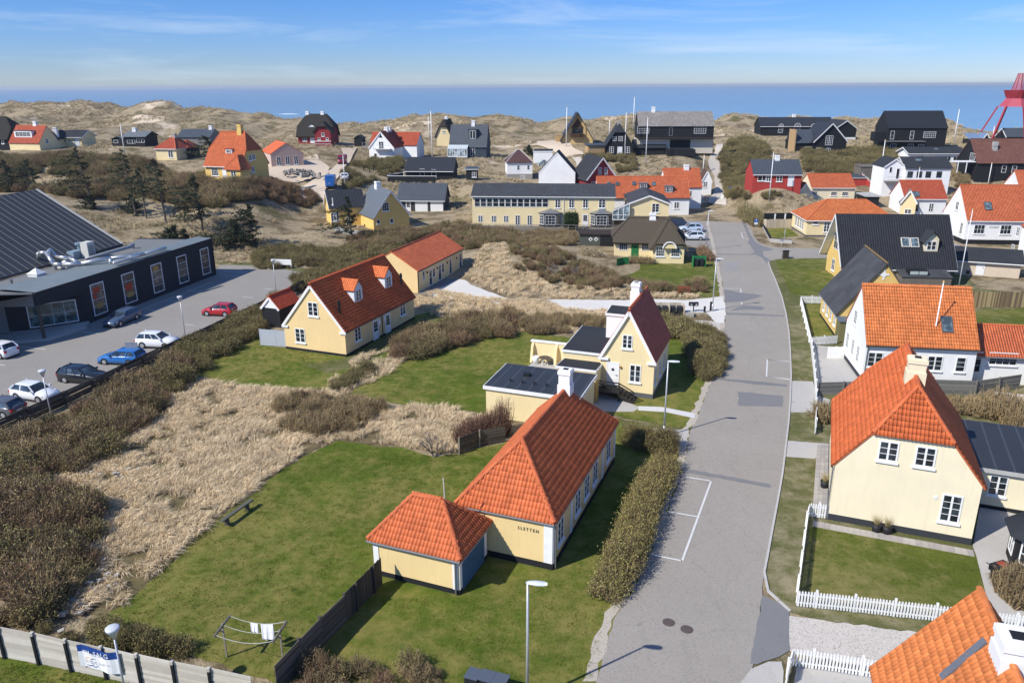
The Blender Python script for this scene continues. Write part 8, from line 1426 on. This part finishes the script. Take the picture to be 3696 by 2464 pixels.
TH = [(PP(0, 1022, 140, 952, 300, 875, 420, 815, 440, 850, 420, 880, 380, 900, 300, 1000, 200, 1050, 80, 1105, 0, 1120), 'mix', 1.5, .9, 1.5, 'dense brown thicket between wattle fence and dry field'),
      (PP(400, 800, 600, 705, 640, 672, 620, 740, 520, 800, 450, 850), 'olive', 1.6, .7, 1.2, 'olive brown hedge bank behind the wattle fence near the duplex'),
      (PP(-40, 1110, 60, 1110, 205, 1150, 215, 1250, 150, 1340, 110, 1400, 0, 1425, -40, 1425), 'mix', 1.5, 1.0, 1.7, 'grey brown thicket at the corner of the dry field'),
      (PP(100, 1405, 250, 1430, 330, 1455, 420, 1480, 380, 1500, 240, 1478, 60, 1440), 'olive', 2.0, .6, .95, 'low olive scrub behind the pale panel fence'),
      (PP(670, 1530, 720, 1512, 800, 1505, 950, 1515, 1050, 1545, 1060, 1640, 640, 1640), 'mix', 1.6, .6, .85, 'olive budding bushes beside the woven fence corner'),
      (PP(650, 920, 720, 898, 800, 912, 880, 935, 860, 965, 760, 990, 680, 985, 640, 960), 'brown', 1.5, .7, 1.1, 'brown scrub patch in the middle of the dry field'),
      (QQ(b2, 580, 1180, 700, 1090, 900, 1030, 1000, 1000, 900, 1110, 700, 1230, 600, 1240), 'olive', 1.8, .6, .95, 'olive scrub strip between the two lawns'),
      (QQ(b2, 1080, 880, 1200, 800, 1500, 690, 1800, 630, 2052, 600, 2052, 760, 1800, 800, 1500, 870, 1280, 960, 1120, 930), 'mix', 1.5, .9, 1.35, 'broad brown hedge between duplex and middle lawn'),
      (QQ(b3, 0, 620, 400, 640, 700, 660, 800, 690, 600, 740, 300, 760, 0, 740), 'brown', 1.2, .7, 1.1, 'brown hedge continuing behind the middle lawn'),
      (QQ(d1, 380, 260, 560, 290, 760, 330, 930, 390, 930, 520, 900, 680, 850, 760, 760, 790, 690, 720, 640, 560, 620, 420, 500, 380, 410, 390), 'olive', 1.9, 1.0, 1.45, 'large olive bush mass between steep house and road'),
      (QQ(b2, 0, 120, 300, 100, 700, 100, 1000, 60, 1200, 20, 1200, 100, 1000, 200, 700, 310, 500, 380, 330, 420, 300, 330, 620, 250, 540, 215, 250, 235, 0, 240), 'olive', 1.3, .8, 1.25, 'olive scrub belt between car park and the bright yellow house'),
      (QQ(a2, 850, 1330, 1240, 1260, 1500, 1270, 1860, 1180, 2352, 1260, 2352, 1400, 2100, 1440, 1930, 1400, 1700, 1270, 1400, 1340, 1200, 1460, 900, 1420), 'mix', 1.2, .8, 1.35, 'brown scrub between the long building and the range roof'),
      (QQ(b3, 0, 120, 150, 90, 330, 150, 520, 220, 800, 300, 1000, 340, 1300, 400, 1560, 330, 1560, 430, 1200, 440, 800, 420, 400, 400, 200, 300, 0, 280), 'mix', .75, .6, 1.15, 'reddish scrub below the thatched cottage lawn'),
      (QQ(a3, 0, 1280, 250, 1250, 560, 1270, 590, 1330, 480, 1420, 200, 1400, 0, 1380), 'brown', 1.2, .8, 1.2, 'brown scrub below the timber deck')]
for k, (qs, kd, dn, lo, hi, lb) in enumerate(TH): p = area(qs, dn * 1.15, 50 + k, hi * .45); scatter('thicket', kd, p, sizes(p, lo * .3, hi * 1.2, 60 + k, 5), lb, 'shrubs', None, 70 + k)
def tarea(qs, dens, seed, noise=None, thr=0): 
    poly = [T(q) for q in qs]; xs = [p.x for p in poly]; ys_ = [p.y for p in poly]; rg_ = np.random.default_rng(seed); A = (max(xs) - min(xs)) * (max(ys_) - min(ys_)); n = int(A * dens); x = rg_.uniform(min(xs), max(xs), n); y = rg_.uniform(min(ys_), max(ys_), n); k = in_poly(poly, x, y)
    if noise: k &= fbm(x + seed * 31, y, noise, 3, seed) > thr
    for px, py, pz, pr in SITE_DATA: k &= (x - px) ** 2 + (y - py) ** 2 > (pr + 1.5) ** 2
    x, y = x[k], y[k]; return np.stack([x, y, Hn(x, y)], 1)
HS = [(QQ(a1, 0, 540, 300, 530, 700, 580, 1100, 620, 1400, 640, 1900, 780, 2352, 780, 2352, 1000, 2000, 1060, 1500, 1000, 1000, 960, 600, 950, 300, 900, 0, 900), 'mix', 1.0, 1.0, 1.9, 'brown scrub covering the slope behind the hall', 12, .34),
      (QQ(a1, 0, 560, 600, 590, 900, 650, 800, 760, 300, 720, 0, 700), 'olive', .9, .8, 1.5, 'olive scrub on the upper slope behind the hall', 9, .4),
      (QQ(a2, 0, 760, 200, 830, 380, 880, 560, 960, 620, 1010, 400, 1040, 200, 1000, 0, 1000), 'red', .7, .9, 1.5, 'reddish brown scrub under the tall yellow house', 10, .3),
      (QQ(a2, 760, 780, 1000, 640, 1200, 570, 1350, 580, 1340, 680, 1220, 760, 1100, 800, 980, 860, 800, 880), 'olive', .7, .9, 1.5, 'olive scrub on the bank beside the sandy track', 9, .3),
      (QQ(a3, 1900, 640, 1960, 520, 2100, 420, 2240, 440, 2352, 560, 2352, 820, 2200, 840, 2150, 980, 2000, 1000, 1960, 860), 'olive', .75, 1.0, 1.7, 'olive brown scrub bank beside the beach lane', 10, .25),
      (QQ(a4, 330, 780, 700, 780, 1000, 760, 1250, 790, 1260, 860, 1100, 900, 1080, 930, 840, 930, 830, 1010, 420, 1000, 320, 960), 'olive', .75, 1.0, 1.7, 'dense olive scrub slope below the black gabled house', 10, .2),
      (QQ(a4, 1690, 960, 1850, 960, 2352, 990, 2352, 1080, 1900, 1090, 1720, 1120), 'brown', .7, .9, 1.4, 'brown scrub below the dark timbered house', 9, .25),
      (QQ(a3, 640, 700, 760, 540, 860, 520, 1000, 580, 1130, 600, 1130, 720, 960, 720, 900, 620, 700, 690), 'olive', .7, .8, 1.4, 'green brown scrub around the red gabled cottage', 9, .25),
      (QQ(a4, -170, 1115, 300, 1118, 240, 1190, 0, 1240, -190, 1220), 'olive', .9, .8, 1.3, 'low scrub below the red bungalow', 9, .2),
      (QQ(a3, 1560, 590, 1700, 480, 1860, 440, 1800, 560, 1780, 640, 1640, 620), 'olive', .6, .8, 1.3, 'scrub on the dune shoulder inside the lane bend', 9, .35)]
for k, (qs, kd, dn, lo, hi, lb, ns, th_) in enumerate(HS): p = tarea(qs, dn, 90 + k, ns, th_); scatter('hill_scrub', kd, p, sizes(p, lo * .8, hi * 1.05, 100 + k, 6), lb, 'shrubs', None, 110 + k)
rg_ = np.random.default_rng(77); n = 70000; yy = 112 + 231 * rg_.uniform(0, 1, n) ** .9; xx = rg_.uniform(-1, 1, n) * (yy * .78 + 10); k = (fbm(xx, yy, 11, 3, 5) > .49) & ~((xx < -28) & (yy < 182) & (yy > 138))
k &= ~((xx > -40) & (xx < 100) & (yy < 152)) & ~((xx > 28) & (xx < 50) & (yy < 172))
for px, py, pz, pr in SITE_DATA: k &= (xx - px) ** 2 + (yy - py) ** 2 > (pr + 2) ** 2
for ll in (lane_l, lane_r):
    for q in ll[1:]: w = T(q); k &= (xx - w.x) ** 2 + (yy - w.y) ** 2 > 3.2 ** 2
for q in (a2(500, 800), a2(600, 820), a2(700, 740), a2(790, 650), a2(840, 560), a2(300, 720), a2(450, 720), a2(560, 640), a2(600, 900), a2(500, 920), a3(320, 470), a3(450, 500), a3(600, 560), a3(620, 660)): w = T(q); k &= (xx - w.x) ** 2 + (yy - w.y) ** 2 > 5.5 ** 2
hx = Hn(xx, yy); k &= hx > -2; P_ = np.stack([xx, yy, hx], 1)[k]; scatter('marram_grass', 'marram', P_, sizes(P_, .35, .95, 9, 14), 'pale marram grass covering the dunes behind the village', 'dune grass', WIND, 9, .15)
for k, (qs, dn, sz) in enumerate(((PP(240, 1415, 450, 1235, 600, 1115, 690, 1052, 775, 1015, 1000, 1048, 1150, 1020, 1040, 1160, 850, 1230, 860, 1290, 640, 1555, 420, 1500), 16, 1), (PP(1300, 1310, 1440, 1100, 1540, 1000, 1500, 1150, 1380, 1420, 1370, 1560, 1100, 1560, 880, 1380, 1050, 1360), 16, 1), (PP(810, 905, 930, 832, 1060, 770, 1310, 778, 1110, 900, 1050, 938), 10, 1.1), (PP(460, 850, 590, 765, 660, 800, 790, 822, 700, 880, 500, 870), 10, 1.1), (QQ(c4, 245, 725, 1100, 895, 1180, 1185, 170, 1075), 14, .9), (PP(-100, 1500, 150, 1540, 400, 1590, 640, 1650, 300, 1700, -100, 1600), 22, 1.3))):
    p = area(qs, dn * 1.1, 140 + k); scatter('lawn_tufts', 'turf', p, sizes(p, .5, 1.25, 141 + k, 2) * sz, ('grass tufts of the lawn with the clothesline', 'grass tufts of the lawn beside the road hedge', 'grass tufts of the middle lawn', 'grass tufts of the duplex lawn', 'grass tufts of the picket fenced lawn', 'grass tufts outside the pale panel fence')[k], 'grass', None, 150 + k)
def big_shrub(name, label, pts, widths, hts, mat, n, leaf, seed, cat='hedge', tw=.02, nleaf=7):
    """one hedge: stems rising along a centre line, one mesh"""
    rg = np.random.default_rng(seed); A = np.array([tuple(p) for p in pts]); o_ = A[0].copy(); A = A - o_; ln = np.linalg.norm(np.diff(A, axis=0), axis=1); cum = np.concatenate([[0], np.cumsum(ln)]); s = rg.uniform(0, cum[-1], n); j = np.clip(np.searchsorted(cum, s) - 1, 0, len(ln) - 1); t = ((s - cum[j]) / ln[j])[:, None]; c = A[j] * (1 - t) + A[j + 1] * t; D_ = np.diff(A, axis=0)[j] / ln[j][:, None]; nn = np.stack([-D_[:, 1], D_[:, 0], 0 * s], 1)
    w = np.interp(s, cum, widths)[:, None]; hh = np.interp(s, cum, hts) * (.6 + .8 * fbm(c[:, 0] + seed * 9, c[:, 1], 2.2, 2, seed)); v = rg.uniform(-1, 1, (n, 1)); b = c + nn * v * w * .35; e = c + nn * v * w * .55 * rg.uniform(.8, 1.15, (n, 1)) + D_ * rg.normal(0, .25, (n, 1)); e[:, 2] = hh * (1 - .5 * np.abs(v[:, 0]) ** 3) * rg.uniform(.5, 1.1, n) + .35 * (rg.uniform(0, 1, n) < .07); m = b + (e - b) * .55 + rg.normal(0, .07, b.shape)
    V, F, tt = stems(rg, b, m, e, tw, leaf, nleaf); o = put(name, np_mesh(name, V, F, mat, cols=tt)); o.location = o_; tag(o, label, cat); return o
HEDG = leafy('budding_hedge', (.12, .085, .05), (.32, .24, .13), (.30, .275, .085)); CLIMB = leafy('dry_climber', (.14, .08, .06), (.36, .21, .15), (.25, .15, .09))
big_shrub('hedge', 'long ragged budding hedge between the yellow house lawn and the road', [G(c3(535, 1090)), G(c3(640, 930)), G(c3(720, 720)), G(c3(775, 560)), G(c3(850, 400)), G(c3(905, 300))], [1.7, 2.2, 2.2, 2.2, 2.3, 2.0], [1.1, 1.55, 1.6, 1.6, 1.6, 1.5], HEDG, 3600, .05, 1, tw=.012)
big_shrub('hedge', 'rounded budding bush at the road end of the yellow house lawn', [G(c3(660, 150)), G(c3(800, 190)), G(c3(960, 210))], [1.6, 2.4, 2.0], [1.2, 1.7, 1.6], HEDG, 1300, .05, 2, 'bush', tw=.012)
big_shrub('climber', 'rusty brown climber heaped over the timber fence behind the lawn', [G(c2(1190, 200)) + Vector((0, .5, 0)), G(c2(1320, 150)) + Vector((0, .5, 0)), G(c2(1480, 110)) + Vector((0, .4, 0))], [1.7, 2.0, 1.8], [1.7, 2.2, 2.4], CLIMB, 1700, .035, 3, 'climber', tw=.012, nleaf=3)
board_fence('slat_fence', 'dark slatted fence under the rusty climber', [G(c2(1190, 225)), G(c2(1312, 178)), G(c2(1465, 152))], 1.25, slats=10, mat=DKF2, step=2.6, jit=.01, post=WOODP)
big_shrub('hedge', 'brown hedge strip before the thatched cottage windows', [G(b3(945, 222)), G(b3(1128, 228))], [1.0, 1.0], [.9, .9], TWIG_B, 700, .05, 4)
big_shrub('hedge', 'bare brown shrub row behind the cream house felt wing', [G(c4(950, 120)), G(c4(1100, 130)), G(c4(1250, 160)), G(c4(1362, 220))], [2.0, 3.0, 3.0, 2.5], [1.3, 1.9, 2.0, 1.8], TWIG_B, 1500, .04, 5, nleaf=4)
big_shrub('bush', 'bare bush beside the picket fence by the cream house', [G(c4(262, 150)), G(c4(325, 190))], [1.6, 1.5], [1.5, 1.3], TWIG_B, 450, .05, 6, 'bush')
big_shrub('bush', 'bare brown bush beside the garden pavilion', [G(c4(1250, 1130)), G(c4(1400, 1120))], [2.2, 2.6], [1.7, 1.9], TWIG_B, 700, .035, 7, 'bush', nleaf=3)
big_shrub('bush', 'rounded olive bush at the forecourt corner of the street', [G(d2(940, 250)), G(d2(1080, 420)), G(d2(1170, 470))], [4.5, 5, 4], [2.0, 2.2, 1.8], TWIG_O, 1500, .09, 8, 'bush', tw=.03)
big_shrub('bush', 'pale dry pampas like bush on the cottage lawn', [G(b3(560, 180)), G(b3(700, 185))], [3.2, 3.0], [1.7, 1.5], STRAW2, 900, .09, 9, 'bush', tw=.03); big_shrub('bush', 'dark green rounded bush by the long building deck', [ht.M @ Vector((onwall(ht, 'f', a3(540, 1160))[0] - .9, -3.4, 0)), ht.M @ Vector((onwall(ht, 'f', a3(540, 1160))[0] + 1.0, -3.4, 0))], [2.4, 2.4], [2.7, 2.7], DKG, 1500, .13, 10, 'bush', tw=.03)
big_shrub('bush', 'small bare bush beside the green bin stand', [G(d2(320, 870)), G(d2(420, 960))], [2, 2.2], [1.5, 1.4], TWIG_R, 600, .06, 11, 'bush')
def bare_tree(label, p, h, seed):
    r = thing('bare_tree', label, 'tree', p); rg = random.Random(seed); tk = MB(); cr_ = MB()
    def br(a, d, l, rad, lvl):
        b = a + d * l; (tk if lvl < 2 else cr_).tube(a, b, rad, rad * .62, 5, False)
        if lvl >= 5: return
        for i in range(3 if lvl < 4 else 2): nd = (d + Vector((rg.uniform(-1, 1), rg.uniform(-1, 1), rg.uniform(-.25, .55))) * .75).normalized(); br(b, nd, l * rg.uniform(.6, .82), rad * .6, lvl + 1)
    for i in range(3): br(Vector((rg.uniform(-.12, .12), rg.uniform(-.1, .1), 0)), Vector((rg.uniform(-.6, .6), rg.uniform(-.5, .5), 1)).normalized(), h * .3, .07, 0)
    m = plain('grey_bark', (.19, .165, .14), .95); tk.build('trunk', m, r); o = cr_.build('crown', m, r); tag(o, kind='stuff'); return r
bare_tree('small bare leafless tree at the edge of lawn and dry grass', G(c2(1045, 240)), 1.9, 3); bare_tree('bare shrub tree on the mound beneath the cottage lawn', T(b3(330, 330)), 1.8, 5); bare_tree('second bare shrub tree among reddish scrub', T(b3(520, 340)), 1.5, 6)
def conifer(label, base, top, spread, seed, dense=1.0, lean=(.12, 0), bare=.38, z=None, droop=.25):
    b = T(base) if z is None else G(base, z); t = col_at(top, b.y); h = max(2.2, t.z - b.z); dxl = t.x - b.x; rg = np.random.default_rng(seed); r = thing('conifer', label, 'tree', b, 0, 'wind shaped conifers'); tk = MB(); n = 6; pts = [Vector((dxl * (i / n) ** 1.3 + rg.normal(0, .04) * (i > 0), rg.normal(0, .05) * (i > 0), h * i / n)) for i in range(n + 1)]
    for i in range(n): tk.tube(pts[i], pts[i + 1], max(.02, .028 * h * (1 - i / n) * .62 + .02), max(.015, .028 * h * (1 - (i + 1) / n) * .62 + .015), 7, False)
    tk.build('trunk', plain('conifer_bark', (.12, .095, .075), .95), r, True); Q = []; tint = []; nb = int(46 * dense); lm = MB()
    for i in range(nb):
        f = bare + (1 - bare) * (i + rg.uniform(0, 1)) / nb; zc = h * f; ci = min(n - 1, int(f * n)); c = np.array(pts[ci].lerp(pts[ci + 1], f * n - ci)); ff = (f - bare) / (1 - bare); L = spread * (.25 + .85 * math.sin(math.pi * min(1, .22 + ff * .8)) ) * rg.uniform(.4, 1.2) * (1.05 - .6 * ff); a = rg.uniform(0, 2 * np.pi); d = np.array([np.cos(a), np.sin(a) , 0]); d[0] += lean[0] * 2 ; L *= (1 + .45 * d[0] * np.sign(lean[0] + 1e-6)); L = max(.25, L); tip = c + d * L + np.array([0, 0, L * rg.uniform(-droop, .25)])
        if L > .5: lm.tube(c, tip, .022 * (L ** .5) + .008, .006, 4, False)
        for k in range(int(12 + 20 * L)):
            s = rg.uniform(.0, 1.03) ** .6; p = c + (tip - c) * s + rg.normal(0, 1, 3) * np.array([.13, .13, .07]) * (.7 + .4 * L); u = rg.normal(0, 1, 3) + (tip - c) / (L + .01); u /= np.linalg.norm(u); v = np.cross(u, rg.normal(0, 1, 3)); v /= np.linalg.norm(v) + 1e-6; sz = rg.uniform(.13, .30); Q.append([p - u * sz, p - v * sz * .28, p + u * sz, p + v * sz * .28]); tint.append(rg.uniform(0, .6))
    lm.build('branches', plain('conifer_bark', (.12, .095, .075), .95), r); V, F = quads(Q); put('crown', np_mesh('crown', V, F, NEED, cols=np.repeat(np.array(tint), 4)), r); return r
CF = [(a1(850, 1050), a1(690, 490), 3.3, .9, .30, 'tall windswept conifer nearest the hall roof, bare lower trunk'), (a1(1255, 1120), a1(1110, 510), 2.9, .9, .42, 'tall windswept conifer with twin stems behind the hall'), (a1(1348, 1145), a1(1270, 680), 1.9, .7, .45, 'slender windswept conifer between two taller ones'), (a1(1525, 1190), a1(1410, 590), 2.8, .9, .42, 'tall windswept conifer with long bare trunk'), (a1(1862, 1250), a1(1770, 740), 2.9, 1.3, .2, 'dense dark conifer standing in the scrub'),
      (a1(1960, 600), a1(1880, 385), 3.0, 1.4, .05, 'dense dark conifer beside the tall yellow house'), (a2(880, 1345), a2(840, 945), 2.6, 1.0, .18, 'dark conifer in front of the bright yellow gabled house'), (a1(2300, 1400), a1(2280, 1010), 4.2, 1.6, .05, 'broad dark conifer above the car park corner'), (a1(2150, 1400), a1(2150, 1150), 3.0, 1.2, .05, 'spreading dark conifer beside the broad one'), (a1(1580, 1395), a1(1600, 1210), 2.2, 1.4, .0, 'low dark green conifer behind the hall roof'), (a1(1700, 1395), a1(1690, 1240), 1.6, 1.1, .0, 'small rounded evergreen next to the low conifer'),
      (a1(100, 900), a1(30, 600), 3.4, 1.2, .1, 'dark conifer at the far left slope'), (a1(330, 880), a1(240, 600), 2.6, 1.0, .2, 'thin dark conifer on the left slope'), (a1(1250, 1100), a1(1190, 920), 2.0, 1.0, .05, 'low dark conifer under the twin stemmed one'), (a1(850, 1060), a1(840, 930), 1.5, 1.0, .0, 'small dark conifer at the foot of the tall windswept one'), (a3(190, 560), a3(160, 470), 1.8, 1.0, .0, 'small dark conifer beside the white back wing')]
for k, (ba, tp_, spd, dn, br_, lb) in enumerate(CF): conifer(lb, ba, tp_, spd, 200 + k, dn, (-.16, 0), br_)
rg2 = random.Random(4); hp = thing('rubble_heap', 'grey heap of rubble and timber on the building site', 'rubble', T(a2(380, 760)))
for i in range(70): x, y = rg2.gauss(0, 2.6), rg2.gauss(0, 1.3); s = rg2.uniform(.15, .5); o = MB().box(-s, -s * .6, -s * .4, s, s * .6, s * .4).build('chunk', random.choice(GREYF + SLAB), hp); o.location = (x, y, max(0, 1.0 - .12 * (x * x * .3 + y * y)) + .3); o.rotation_euler = (rg2.uniform(0, 3), rg2.uniform(0, 3), rg2.uniform(0, 3))
STONE = plain('pale_stone', (.42, .38, .33), .9)
for q, lb, n in ((c1(730, 345), 'pale stone heap in the dry field', 26), (c1(470, 1070), 'scattered pale stones in the dry grass near the corner thicket', 60)):
    hp = thing('stone_heap', lb, 'stones', G(q))
    for i in range(n): s = random.uniform(.06, .2); o = MB().prism([(-s, -s * .6, 0), (s * .8, -s * .7, 0), (s, s * .5, 0), (-s * .3, s * .8, 0)], (s * .2, .05, s * .8)).build('stone', STONE, hp); o.location = (random.gauss(0, .8), random.gauss(0, .5 if n < 40 else 1.1), .14); o.rotation_euler.z = random.uniform(0, 6)
hm = bpy.data.materials.new('sea_haze'); hm.use_nodes = True; hn = hm.node_tree; hn.nodes.clear(); ho = hn.nodes.new('ShaderNodeOutputMaterial'); hv = hn.nodes.new('ShaderNodeVolumePrincipled'); hv.inputs['Color'].default_value = (.80, .88, .97, 1); hv.inputs['Density'].default_value = 1.15e-4; hv.inputs['Anisotropy'].default_value = .2; hn.links.new(hv.outputs[0], ho.inputs['Volume'])
hz_o = MB().box(-15500, -300, -12, 15500, 15500, 34).build('haze', hm); tag(hz_o, kind='stuff')
